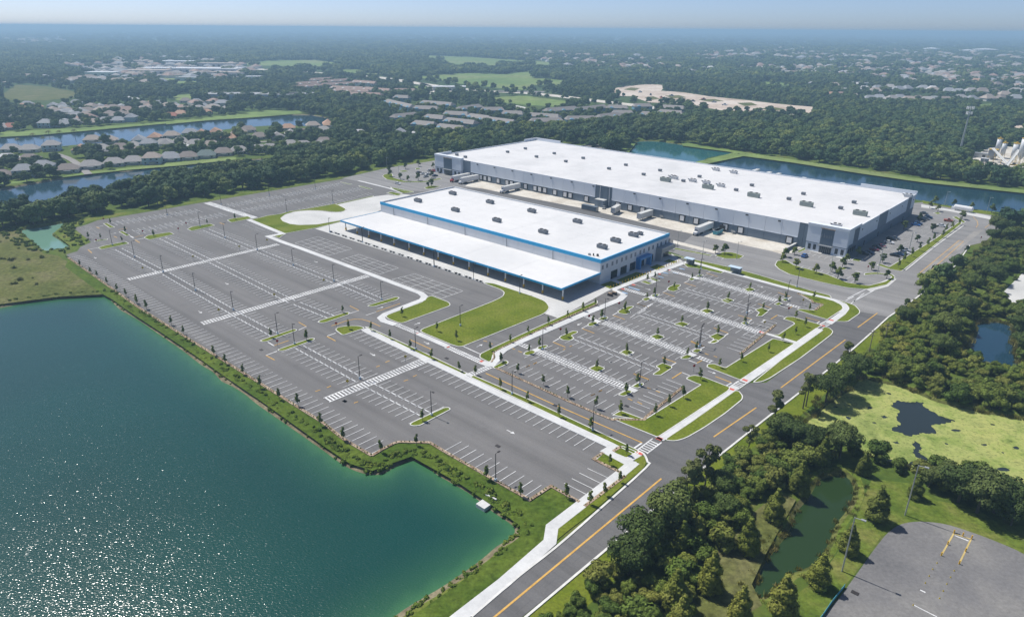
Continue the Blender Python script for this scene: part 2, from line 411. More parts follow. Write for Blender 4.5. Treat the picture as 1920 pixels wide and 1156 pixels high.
CANAL2 = shore('r1', [(-300, 760), (0, 745), (200, 735), (480, 710), (700, 690), (1000, 660), (1300, 645), (1580, 625), (1700, 628), (1790, 650), (1770, 688), (1500, 682), (1200, 707), (1000, 730), (700, 770), (400, 790), (150, 815), (0, 832), (-300, 870)])
POND_L = shore('px', [(1178, 287), (1190, 268), (1228, 265), (1280, 272), (1372, 285), (1330, 297), (1292, 308), (1240, 304)])
POND_R = shore('px', [(1322, 306), (1392, 291), (1488, 303), (1609, 322), (1730, 339), (1920, 362), (2050, 372), (2050, 412), (1914, 402), (1871, 400), (1824, 394), (1770, 386), (1731, 378), (1600, 358), (1450, 332)])
ALGAE = shore('f3', [(240, 740), (400, 620), (520, 510), (680, 410), (780, 312), (900, 340), (1100, 380), (1300, 460), (1423, 510), (1800, 600), (2250, 700), (2400, 1100), (2200, 1330), (1950, 1150), (1600, 1110), (1300, 1090), (1130, 1040), (1000, 1000), (860, 960), (740, 900), (560, 830), (400, 800)])
GREENP = shore('r8', [(760, 500), (880, 490), (915, 560), (890, 640), (830, 720), (800, 800), (760, 870), (700, 920), (600, 960), (560, 1000), (480, 1065), (440, 1040), (470, 940), (510, 870), (600, 760), (640, 660), (700, 590)])
BLUEP = shore('e8', [(960, 530), (1130, 515), (1230, 560), (1215, 650), (1250, 720), (1250, 800), (1320, 870), (1500, 900), (1300, 940), (1150, 890), (1000, 840), (870, 800), (820, 770), (900, 680), (940, 590)])
waters = [('lake', LAKE, 'lake_water', 3.5), ('retention_pond', TEAL, 'pale_teal', 2), ('canal', CANAL1, 'canal_water', 2.5), ('canal', CANAL2, 'canal_water', 3),
          ('retention_pond', POND_L, 'teal_water', 2.5), ('retention_pond', POND_R, 'pond_water', 2.5), ('algae_pond', ALGAE, 'algae_water', 1.5),
          ('pond', GREENP, 'green_water', 2), ('pond', BLUEP, 'blue_pond', 1.5)]
gm = MB()
outer = [Vector(p) for p in ((-60000, -400, 0), (60000, -400, 0), (60000, 90000, 0), (-60000, 90000, 0))]
gm.poly(outer, 0, [offset(w[1], w[3]) for w in waters])
structure(gm.build('ground', 'ground_mat'))
rb = random.Random(3)
for nm, sh, wm, bw in waters:
    b = MB(); n = len(sh); A = offset(sh, bw); Bm = [p + (q - p) * .45 for p, q in zip(sh, A)]; C = sh; D = offset(sh, -1.2)
    rings = [([(p.x, p.y, 0.004) for p in A], 0), ([(p.x, p.y, -.35 + rb.uniform(-.15, .15)) for p in Bm], 0), ([(p.x, p.y, ZW + .06) for p in C], 1), ([(p.x, p.y, ZW - .7) for p in D], 1)]
    for r in range(3):
        for i in range(n):
            j = (i + 1) % n; b.face([rings[r][0][i], rings[r + 1][0][i], rings[r + 1][0][j], rings[r][0][j]], rings[r + 1][1])
    structure(b.build('bank', ['bank_grass', 'mud_bank' if nm in ('lake', 'canal') else 'scrub'], smooth_=True))
    w = MB(); at = []
    if nm == 'lake':
        pts = [Vector((p.x, p.y)) for p in offset(sh, .8)]; m0 = len(pts); segs = []
        S = [(sh[i], sh[(i + 1) % n]) for i in range(n)]
        def sdist(x, y):
            best = 1e9
            for p, q in S:
                ex, ey = q.x - p.x, q.y - p.y; l2 = ex * ex + ey * ey + 1e-9
                t = max(0, min(1, ((x - p.x) * ex + (y - p.y) * ey) / l2)); dd = hypot(x - p.x - t * ex, y - p.y - t * ey)
                if dd < best: best = dd
            return best
        xs = [p.x for p in sh]; ys = [p.y for p in sh]; g = 3.0
        for iy in range(int((max(ys) - min(ys)) / g)):
            for ix in range(int((min(80, max(xs)) - max(-230, min(xs))) / g)):
                x = max(-230, min(xs)) + ix * g + (iy % 2) * g / 2; y = min(ys) + iy * g
                if y < 60 or not inside(x, y, sh): continue
                dd = sdist(x, y)
                if 1 < dd < 22 or (dd >= 22 and ix % 6 == 0 and iy % 6 == 0): pts.append(Vector((x, y)))
        vv, ee, ff, *_ = geometry.delaunay_2d_cdt(pts, [(i, (i + 1) % m0) for i in range(m0)], [], 1, 1e-4)
        w.v = [(p.x, p.y, ZW) for p in vv]; w.f = [tuple(f) for f in ff]; w.mi = [0] * len(ff)
        for p in vv:
            dd = sdist(p.x, p.y) if inside(p.x, p.y, sh) else 0
            at.append(max(0, 1 - dd / 2.2) * .5 + max(0, 1 - dd / 16) ** 2 * .55)
        smooth_ok = True
    else:
        p = offset(sh, .8); w.poly(p, ZW); at += [.35 if nm != 'canal' else 0] * n
    o = structure(w.build(nm, wm))
    a = o.data.attributes.new('shallow', 'FLOAT', 'POINT'); a.data.foreach_set('value', at)
# duckweed carpet with open leads
def ragged(l):
    rg = random.Random(31); out = []
    for a, b in zip(l, l[1:] + l[:1]):
        k = max(2, int((b - a).length / .5)); d = (b - a); nn = Vector((-d.y, d.x, 0)).normalized()
        for i in range(k): out.append(lerp(a, b, i / k) + nn * (rg.uniform(-.4, .4) * min(1, (b - a).length / 2.5) if i else 0))
    return out
weed = MB()
leads = [PP('f3', l, ZW) for l in ([(1020, 530), (1070, 490), (1150, 505), (1290, 505), (1290, 530), (1340, 570), (1390, 590), (1423, 620), (1500, 640), (1560, 660), (1440, 690), (1360, 700), (1400, 770), (1280, 765), (1180, 790), (1100, 760), (1030, 740), (1040, 715), (1105, 690), (1070, 640), (1090, 570)],
    [(1200, 850), (1220, 825), (1260, 850), (1290, 890), (1250, 920), (1310, 960), (1360, 990), (1300, 995), (1250, 970), (1200, 925), (1225, 895)],
    [(950, 960), (980, 965), (1050, 995), (1110, 1025), (1060, 1030), (990, 1000), (955, 1000)], [(1095, 990), (1130, 1000), (1165, 1020), (1200, 1000), (1190, 985), (1225, 1010), (1190, 1035), (1140, 1030)],
    [(935, 620), (970, 615), (1010, 635), (960, 640)], [(1040, 835), (1080, 830), (1100, 855), (1060, 850)])]
rl = random.Random(8)
for _ in range(60):
    x, y = rl.uniform(1560, 1915), rl.uniform(735, 930); c0 = P(x, y, ZW)
    if not inside(c0.x, c0.y, ALGAE) or not all(inside(c0.x + a_, c0.y + b_, ALGAE) for a_, b_ in ((2.5, 0), (-2.5, 0), (0, 2.5), (0, -2.5))): continue
    if any((c0 - q).length < 3.5 for l in leads for q in l): continue
    r0 = rl.uniform(.25, .8); sx = rl.uniform(.8, 2.2); leads.append([c0 + Vector((cos(k * .9) * r0 * sx * rl.uniform(.6, 1.2), sin(k * .9) * r0 * rl.uniform(.6, 1.2), 0)) for k in range(7)])
weed.poly(offset(ALGAE, .3), ZW + .05, [ccw(ragged(l)) for l in leads])
tag(weed.build('duckweed', 'duckweed'), 'yellow green duckweed carpet floating over the pond', 'duckweed', kind='stuff')

# ------------------------------------------------------------------ asphalt of the site, old yard, road
LOT = [P(x, y) for x, y in [(124, 477), (131, 484), (201, 532), (260, 574), (346, 628), (484, 714), (607, 791), (646, 822), (697.7, 851.6), (718, 840), (738, 829), (749, 826.5), (806, 828), (834, 845),
    (920, 894), (993, 935.5), (1033, 909.5), (1089, 940), (1215, 846), (1300, 790), (1420, 705), (1560, 605), (1580, 580), (1540, 560), (1400, 520), (1290, 490), (1262, 478), (1000, 400), (856, 360), (760, 350),
    (700, 330), (640, 336), (380, 379.5), (320, 390), (183, 413), (161, 421.5), (138, 427.6), (171, 454), (150.5, 463), (145, 471)]]
lot = MB(); lot.poly(LOT, Z_LOT); lot_o = structure(lot.build('parking_lot', 'asphalt'))
OLD = [P(x, y) for x, y in [(640, 334.5), (726, 315), (822, 300), (900, 290), (1000, 330), (1500, 400), (1660, 385), (1733, 379), (1800, 389), (1850, 397), (1900, 414), (1868, 432), (1847, 454), (1819, 460), (1741, 537),
    (1719, 557.5), (1665, 594), (1612, 584.5), (1604, 573), (1562, 562), (1499, 544), (1386, 512), (1300, 487), (1262, 474), (1000, 401), (856, 361), (760, 357), (745, 352), (700, 346), (660, 338)]]
old = MB(); old.poly(OLD, Z_OLD); old_o = structure(old.build('yard_pavement', 'asphalt_old'))
ROAD = [P(x, y) for x, y in [(760, 1240), (881, 1156), (971, 1080), (1040, 1027), (1117, 960), (1212, 877), (1214, 866), (1207, 851), (1244, 826), (1266, 827.7), (1287, 821.6), (1321, 801.7), (1392, 751), (1392, 742), (1384, 732), (1404, 718), (1437, 717),
    (1562, 627.5), (1562, 618), (1545, 612), (1562, 603.5), (1589, 602), (1612, 585), (1664, 594), (1601, 651), (1500, 733.5), (1441, 779), (1258, 925), (1157, 1011), (979, 1156), (880, 1240)]]
rd = MB(); rd.poly(ROAD, Z_ROAD + .025); road_o = structure(rd.build('road', 'asphalt_road'))
# patched new-on-old joint on the far carriageway and worn strip
wk = MB()
wk.poly(PP('d8', [(850, 830), (1060, 650), (1190, 540), (1300, 520), (1230, 580), (1090, 690), (950, 830)]), Z_OLD + .012)
wk.poly(PP('d8', [(590, 1005), (1030, 640), (1080, 650), (665, 1020)]), Z_OLD + .018)
structure(wk.build('worn_pavement', 'asphalt_worn'))

# ------------------------------------------------------------------ paint
U = radians(-41.9)
paint = {}
def pm(k, mat='paint_white'):
    if k not in paint: paint[k] = (MB(), mat)
    return paint[k][0]
def W_(p): return P(*p) if not isinstance(p, Vector) else p
stops = {}
def row(key, a, b, left=5.4, right=0, gap=0, pitch=2.74, ang=None, wheel=True, first=True, last=True, w=.16, stopgap=.7):
    """stall lines along a spine from a to b; left/right: line length on either side; gap: clear width along the spine"""
    a = W_(a); b = W_(b); L = (b - a).length; n = max(1, round(L / pitch)); d = (b - a).normalized()
    v = Vector((-d.y, d.x, 0)) if ang is None else Vector((cos(radians(ang)), sin(radians(ang)), 0))
    if v.dot(Vector((-d.y, d.x, 0))) < 0: v = -v
    m = pm(key); st = stops.setdefault(key, MB()); ua = atan2(d.y, d.x); va = atan2(v.y, v.x)
    for i in range(n + 1):
        c = lerp(a, b, i / n)
        if (i or first) and (i < n or last):
            for sgn, ln in ((1, left), (-1, right)):
                if ln: m.obox(c + v * sgn * (gap / 2 + ln / 2), va, ln, w, Z_PAINT - .03, Z_PAINT)
        if i < n and wheel:
            c2 = lerp(a, b, (i + .5) / n)
            for sgn, ln in ((1, left), (-1, right)):
                if ln: st.obox(c2 + v * sgn * (gap / 2 + stopgap), ua, 1.85, .3, Z_LOT, Z_LOT + .13)
def line(key, pts, w=.2, z=None, mat='paint_white'): pm(key, mat).strip([W_(p) for p in pts], w, Z_PAINT if z is None else z)
def zebra(key, a, b, w=2.6, bar=.5, every=1.05, edges=True, ew=.3):
    a = W_(a); b = W_(b); d = (b - a).normalized(); nrm = Vector((-d.y, d.x, 0)); L = (b - a).length; m = pm(key); an = atan2(d.y, d.x)
    k = int(L / every)
    for i in range(k): m.obox(a + d * (i + .5) * L / k, an, bar, w - (2 * ew + .02 if edges else 0), Z_PAINT - .03, Z_PAINT + .004)
    if edges:
        for s in (-1, 1): m.strip([a + nrm * s * (w / 2 - ew / 2), b + nrm * s * (w / 2 - ew / 2)], ew, Z_PAINT + .006)
ANW = 47.3
# -- west lot, along the lake
row('w1', (133, 483), (480, 709), left=5.5, ang=ANW, wheel=False); row('w1', (480, 709), (697, 850), left=5.5, ang=46.5, wheel=False)
row('w1', (834, 844.6), (984, 930), left=5.6, ang=46.3, wheel=False)
# double rows A, B, C
for a, b in (((222, 467), (306, 511)), ((311, 513), (440, 587)), ((444, 590), (517, 629)), ((560, 650), (676, 713)), ((690, 721), (800, 778))):
    row('wa', a, b, 5.4, 5.4, 1.5, ang=ANW - (.7 if b[0] > 600 else 0), last=True)
for a, b in (((304, 446), (390, 488)), ((398, 491), (548, 566)), ((556, 569), (622, 595))):
    row('wb', a, b, 5.4, 5.4, 1.5, ang=ANW + .6)
for a, b in (((386, 431), (478, 469)), ((486, 471), (630, 529)), ((638, 531), (712, 562))):
    row('wc', a, b, 5.4, 5.4, 1.5, ang=ANW + 1)
row('wc', (468, 417), (522, 440), 0, 5.4, 0, ang=49, wheel=False)
row('ws', (681, 622.5), (1118, 827), left=0, right=5.5, ang=46.2, wheel=False)
for (a, b) in (((1060, 725), (1285, 830)), ((980, 770), (1205, 880)), ((905, 825), (1130, 935)), ((830, 870), (1055, 985))):
    line('ws', Z('c4', a, b), .17)
# north band: rows across
for a, b in (((214, 419), (372, 395)), ((424, 386.5), (530, 367.5)), ((530, 367.5), (640, 344.5))):
    row('wn', a, b, 5.0, 5.0, 1.3, ang=-44 if b[0] < 400 else -45)
for a, b in (((255, 435), (418, 402)), ((452, 396), (570, 374)), ((570, 374), (676, 354))):
    row('wn', a, b, 5.0, 5.0, 1.3, ang=-44 if b[0] < 450 else -45)
row('wn', (150, 428), (172, 447), 5, 0, ang=47, wheel=False)
row('wn', (560, 392), (690, 362), 0, 4.6, ang=-45, wheel=False)
# walkways across the west lot
zebra('wz', (240, 524), (522, 458), 3.0); zebra('wz', (378, 607), (690, 517), 3.2); zebra('wz', (612, 750), (797, 676), 3.4)
zebra('wz', (388, 380), (477, 409), 4.2, .8, 1.1)
# staging grids
def grid(c, q, nu, nv):
    a, b, cc, d = [P(*p) for p in Z(c, *q)]; m = pm('grid')
    for i in range(nu + 1): m.strip([lerp(a, d, i / nu), lerp(b, cc, i / nu)], .22, Z_PAINT)
    for j in range(nv + 1): m.strip([lerp(lerp(a, b, j / nv), lerp(d, cc, j / nv), .0), lerp(lerp(a, b, j / nv), lerp(d, cc, j / nv), 1)], .16, Z_PAINT + .004)
grid('px', [(553, 455.7), (596, 443.6), (660, 466.5), (617, 479)], 5, 4)
grid('px', [(640, 486.5), (673, 477), (747, 502.5), (711, 514.5)], 4, 4)
grid('px', [(735, 524), (778, 513.4), (868, 545.7), (828.5, 559.5)], 5, 4)
# -- east lot
AE = 44.9
def wide(a, b, sp=None):
    pts = [a, b]; zebra('ez', a, b, 2.3, .45, .95)
    row('er', a, b, 5.2, 5.2, 3.0, ang=AE, stopgap=.35)
def narrow(a, b): row('er', a, b, 5.2, 5.2, 1.3, ang=AE)
wide((1010, 659), (1177, 728)); narrow((1080, 634), (1226, 692)); wide((1132, 604), (1287, 662)); narrow((1203, 590), (1330, 632))
wide((1226, 559), (1424, 623)); narrow((1282, 543), (1417, 582)); wide((1312, 521), (1456, 564))
zebra('ez', (970, 643), (993, 652), 2.3, .45, .95); zebra('ez', (1093, 590), (1112, 598), 2.3, .45, .95); zebra('ez', (1168, 541), (1211, 553), 2.3, .5, .95); zebra('ez', (1255, 507), (1298, 519), 2.3, .5, .95)
zebra('ez', (1308, 669), (1335, 679), 2.2, .45, .95); zebra('ez', (1475, 570), (1500, 577), 2.0, .45, .95)
row('er', (952, 690), (1146, 776), left=5.2, ang=AE, wheel=False)
row('er', (1279, 722), (1209, 773), left=0, right=5.3, ang=-42, wheel=False)
row('er', (1457, 606), (1391, 660), left=0, right=5.3, ang=-42, wheel=False)
row('er', (1541, 571), (1521, 584), left=0, right=5.0, ang=-42, wheel=False)
for i in range(11):
    c = lerp(P(1178, 537), P(1268, 497), i / 10); line('er', [c, c + Vector((3.6, -3.4, 0))], .22)
for i in range(9):
    c = P(*Z('c7', (840 + i * 20, 770 - i * 14))[0]); line('ez', [c, c + Vector((2.6, 2.8 - i * .1, 0))], .45)
line('ez', Z('c7', (815, 785), (985, 705), (880, 665)), .25)
# lane lines, stop bars, arrows in yellow and white
YL = [('px', [(925, 1158), (1240, 897)], .42), ('px', [(1338, 819), (1418, 764)], .36), ('px', [(1464, 727), (1585, 637)], .36), ('px', [(1608, 614), (1645, 587)], .36),
      ('c1', [(355, 295), (420, 275), (500, 245), (600, 222), (690, 225), (760, 245), (885, 300)], .3), ('c1', [(1210, 445), (1435, 548)], .34), ('c1', [(840, 142), (1100, 52)], .3), ('c1', [(300, 405), (400, 458)], .36), ('c1', [(555, 78), (650, 125)], .3), ('c1', [(0, 255), (82, 300)], .3),
      ('c2', [(640, 808), (1385, 1150)], .36), ('px', [(1039, 758), (1204, 830)], .36),
      ('f1', [(660, 508), (820, 452)], .3), ('f1', [(570, 615), (665, 665)], .34),
      ('c6', [(790, 470), (925, 525)], .36), ('c6', [(1110, 325), (1240, 375)], .34), ('c6', [(1440, 180), (1570, 225)], .32), ('c6', [(1705, 55), (1830, 95)], .3), ('c6', [(1665, 815), (1835, 880)], .36),
      ('c5', [(510, 350), (675, 412)], .36), ('c5', [(815, 175), (965, 230)], .34), ('c5', [(925, 402), (1030, 335)], .36), ('c5', [(1395, 380), (1565, 445)], .36), ('c5', [(1130, 5), (1270, 55)], .32), ('c5', [(1195, 235), (1255, 203)], .3),
      ('c7', [(890, 630), (1020, 675)], .32), ('c7', [(1175, 510), (1300, 555)], .3), ('c7', [(1400, 405), (1530, 445)], .3), ('c7', [(1475, 1035), (1625, 1095)], .34),
      ('c8', [(140, 300), (265, 340)], .28), ('c8', [(915, 510), (1050, 555)], .3), ('c8', [(700, 632), (845, 680)], .3), ('c8', [(485, 757), (630, 800)], .32), ('c8', [(220, 895), (375, 950)], .32), ('c8', [(0, 1045), (120, 1095)], .32), ('c8', [(840, 800), (910, 757)], .32), ('c8', [(1220, 780), (1365, 820)], .3), ('c8', [(1030, 685), (1075, 663)], .28),
      ('e6', [(955, 510), (995, 545)], .4), ('e6', [(1045, 265), (1080, 282)], .35), ('e6', [(1235, 365), (1270, 380)], .35), ('e6', [(1465, 405), (1515, 435)], .4), ('e6', [(1280, 295), (1385, 278)], .3), ('e6', [(1460, 375), (1560, 352)], .3),
      ('e7', [(185, 680), (235, 700)], .4), ('d8', [(590, 1005), (1030, 640), (1080, 650), (665, 1020), (590, 1005)], .28),
      ('d8', [(1180, 385), (1225, 430), (1235, 470), (1215, 500)], .25), ('d8', [(1390, 445), (1310, 505)], .25)]
for c, pts, w in YL: line('y', [P(*q) for q in Z(c, *pts)], w, mat='paint_yellow')
for c, pts in [('c1', [(940, 690), (985, 672)]), ('c1', [(840, 740), (880, 725)]), ('c1', [(1240, 845), (1280, 828)]), ('c1', [(1140, 893), (1185, 878)]), ('c1', [(180, 1005), (235, 988)]), ('c1', [(305, 965), (350, 945)]), ('c1', [(600, 1130), (645, 1115)]),
    ('c2', [(1075, 740), (1115, 725)]), ('c2', [(1160, 705), (1195, 690)]), ('c6', [(500, 740), (540, 722)]), ('c6', [(580, 708), (610, 695)]), ('c6', [(1200, 1050), (1245, 1032)]), ('c6', [(1285, 1008), (1320, 990)]), ('c6', [(340, 535), (380, 550)]), ('c6', [(415, 568), (455, 582)]),
    ('c5', [(45, 588), (90, 570)]), ('c5', [(130, 545), (165, 530)]), ('c5', [(655, 500), (695, 517)]), ('c5', [(750, 535), (795, 553)]), ('c5', [(445, 618), (495, 640)]), ('c5', [(550, 655), (600, 680)]), ('c5', [(1280, 130), (1320, 145)]), ('c5', [(1375, 160), (1415, 170)]), ('c2', [(615, 455), (655, 465)]), ('c2', [(690, 480), (715, 492)]), ('c6', [(970, 520), (1000, 508)]), ('c6', [(900, 555), (925, 542)])]:
    line('y', [P(*q) for q in Z(c, *pts)], .3, mat='paint_yellow')
for c, pts, w in [('c1', [(300, 408), (405, 372)], .4), ('c1', [(555, 160), (655, 128)], .35), ('c1', [(0, 340), (85, 302)], .35), ('f1', [(570, 615), (690, 570)], .4), ('f1', [(590, 470), (660, 512)], .4),
      ('c6', [(790, 470), (855, 432)], .35), ('c6', [(1100, 325), (1175, 285)], .35), ('c6', [(1435, 182), (1490, 150)], .35), ('c6', [(1835, 880), (1770, 920)], .4), ('c5', [(680, 415), (615, 455)], .4), ('c5', [(970, 232), (920, 262)], .4), ('c5', [(1030, 335), (1115, 370)], .35), ('c5', [(1570, 450), (1515, 480)], .45), ('c5', [(1105, 205), (1195, 238)], .35), ('c5', [(1280, 58), (1230, 85)], .35),
      ('c7', [(890, 632), (945, 600)], .35), ('c7', [(1170, 512), (1220, 485)], .35), ('c7', [(1400, 408), (1450, 385)], .35), ('c8', [(145, 300), (185, 288)], .3), ('c8', [(1065, 560), (1025, 582)], .35), ('c8', [(848, 682), (810, 705)], .35), ('c8', [(635, 803), (600, 830)], .35), ('c8', [(380, 955), (340, 980)], .35), ('c8', [(910, 757), (985, 775)], .3), ('c8', [(1370, 825), (1340, 845)], .4), ('c8', [(940, 655), (1030, 685)], .3),
      ('c4', [(1595, 475), (1520, 525)], .5), ('c2', [(400, 518), (580, 600)], .4), ('c1', [(730, 180), (840, 145)], .3), ('e6', [(970, 505), (1060, 490)], .4), ('e6', [(1050, 265), (1120, 250)], .35), ('e6', [(1470, 402), (1560, 388)], .4), ('e6', [(1410, 362), (1450, 382)], .6),
      ('c8', [(440, 360), (960, 498)], .2), ('c8', [(1650, 600), (1740, 555)], .4), ('c8', [(1700, 640), (1850, 520)], .3)]:
    line('y2', [P(*q) for q in Z(c, *pts)], w)
for c, (x, y), a in [('c1', (800, 605), -42), ('c1', (1385, 480), -42), ('c1', (885, 100), 46), ('c4', (300, 365), -42), ('c2', (1660, 275), -132), ('c2', (572, 510), 46), ('c6', (1400, 680), -42), ('c5', (240, 215), -42), ('c5', (1355, 335), -42), ('c8', (760, 820), 48), ('c8', (725, 450), -42), ('e6', (1030, 598), -42), ('c1', (1285, 272), 47),
      ('c8', (595, 720), 48), ('e6', (1230, 335), 45), ('px', (425, 532), -42), ('px', (375, 585), -42), ('px', (592, 491), -42), ('c7', (1010, 475), -42)]:
    q = P(*Z(c, (x, y))[0]); a = radians(a); d = Vector((cos(a), sin(a), 0)); n = Vector((-d.y, d.x, 0)); m = pm('y2')
    m.strip([q - d * 1.3, q + d * .5], .25, Z_PAINT); m.face([tuple(q + d * 1.5 + Vector((0, 0, Z_PAINT))), tuple(q + d * .4 + n * .6 + Vector((0, 0, Z_PAINT))), tuple(q + d * .4 - n * .6 + Vector((0, 0, Z_PAINT)))][::1])
# crossings at the entries
zebra('ez', Z('c1', (1050, 275))[0], Z('c1', (1285, 372))[0], 2.2, .5, .9); zebra('ez', Z('c2', (215, 520))[0], Z('c2', (600, 690))[0], 2.2, .5, .9)
zebra('ez', Z('c2', (470, 825))[0], Z('c2', (690, 735))[0], 2.4, .5, .9)
def cross(c, a, b, w):
    a = P(*Z(c, a)[0]); b = P(*Z(c, b)[0]); d = (b - a).normalized(); n = Vector((-d.y, d.x, 0)); m = pm('ez'); L = (b - a).length
    for s in (-1, 1): m.strip([a + n * s * w / 2, b + n * s * w / 2], .35, Z_PAINT + .006)
    for i in range(int(L / 1.0)): m.obox(a + d * (i + .5), atan2(d.y, d.x), .4, w - .4, Z_PAINT - .02, Z_PAINT)
cross('c4', (1600, 560), (1745, 450), 2.6); cross('c5', (1590, 510), (1690, 440), 2.4); cross('c8', (1400, 870), (1490, 820), 2.4)
line('ez', Z('r6', (1000, 615), (1110, 560)), .4); line('ez', Z('r6', (1025, 632), (1130, 575)), .4)
for c, p in [('c1', (1035, 265)), ('c1', (1300, 382)), ('c1', (1610, 520)), ('c2', (600, 682)), ('d1', (555, 1072)), ('c4', (1575, 578)), ('c4', (1770, 432)), ('c5', (785, 1057)), ('c5', (1570, 520)), ('c5', (1715, 422)), ('c8', (740, 943)), ('c8', (1400, 872)), ('c8', (1495, 812)), ('c7', (740, 475)), ('c7', (855, 430)), ('c7', (1130, 310)), ('c7', (1235, 268))]:
    q = P(*Z(c, p)[0]); pm('r', 'paint_red').obox(q, U, 1.6, 1.1, Z_WALK, Z_WALK + .02)
for p in [(760, 515), (830, 460), (890, 478), (1380, 255), (1200, 300), (1150, 345), (1310, 300)]:
    q = P(*Z('c7', p)[0]); pm('b', 'paint_blue').obox(q, U, 2.6, 1.0, Z_PAINT - .02, Z_PAINT)
# old yard lots
def lotrow(a, b, l, r, ang): row('old', a, b, l, r, 0, ang=ang, wheel=False, pitch=2.9)
lotrow((1512, 478), (1592, 496), 4.8, 0, 46); lotrow((1487, 500), (1600, 527), 4.8, 4.8, 46)
lotrow((1625, 478), (1728, 405), 0, 5, -43); lotrow((1664, 497), (1760, 425), 5, 0, -43)
lotrow((1290, 470), (1352, 487), 5, 0, 47); lotrow((742, 331), (815, 322), 4, 4, -45)
line('old', Z('c8', (1760, 280), (1835, 297)), .4)
for k, (m, mat) in paint.items():
    if not m.f: continue
    nm = {'paint_white': 'painted_lines', 'paint_yellow': 'yellow_lines', 'paint_red': 'tactile_pad', 'paint_blue': 'accessible_marking'}[mat]
    m.build(nm, mat, old_o if k == 'old' else lot_o)
for k, m in stops.items():
    if m.f: tag(m.build('wheel_stops', 'paint_white', lot_o), kind='stuff')
# faint patches and manholes on the asphalt
mh = MB()
for c, p in [('c1', (500, 1110)), ('c1', (1605, 645)), ('c4', (175, 505)), ('c4', (740, 105)), ('c3', (268, 70)), ('f1', (520, 553)), ('c5', (435, 700)), ('r8', (920, 1042))]:
    q = P(*Z(c, p)[0]); mh.obox(q, U, 1.3, .9, Z_PAINT - .03, Z_PAINT + .02)
mh.build('drain_grate', 'metal_dark', lot_o)
# ------------------------------------------------------------------ lawns, islands, walks, concrete
_lz = [0]
def lawn(c, pts, mat='lawn', r=1.0, kerb=True, name='lawn', z=Z_GRASS, parent=None, water_z=0):
    p = ccw(rounded(ccw([P(*q) for q in Z(c, *pts)]), r, 4))
    root = empty(name, p[0]); o = p[0]; _lz[0] += 1; z += (_lz[0] % 12) * .0025
    def loc(q): return Vector((q.x - o.x, q.y - o.y, 0))
    inner = offset(p, -.16) if kerb else p
    g = MB(); g.poly([loc(q) for q in inner], z)
    if not kerb:
        n = len(p)
        for i in range(n):
            a, b = loc(p[i]), loc(p[(i + 1) % n]); g.face([(a.x, a.y, 0), (b.x, b.y, 0), (b.x, b.y, z), (a.x, a.y, z)])
    g.build('grass', mat, root)
    if kerb:
        k = MB(); n = len(p); O = [loc(q) for q in offset(p, .12)]; I = [loc(q) for q in inner]; zz = z + .04
        for i in range(n):
            j = (i + 1) % n
            k.face([(O[i].x, O[i].y, zz), (O[j].x, O[j].y, zz), (I[j].x, I[j].y, zz), (I[i].x, I[i].y, zz)])
            k.face([(O[i].x, O[i].y, 0), (O[j].x, O[j].y, 0), (O[j].x, O[j].y, zz), (O[i].x, O[i].y, zz)])
            k.face([(I[j].x, I[j].y, z - .05), (I[i].x, I[i].y, z - .05), (I[i].x, I[i].y, zz), (I[j].x, I[j].y, zz)])
        k.build('kerb', 'kerb', root)
    return structure(root)
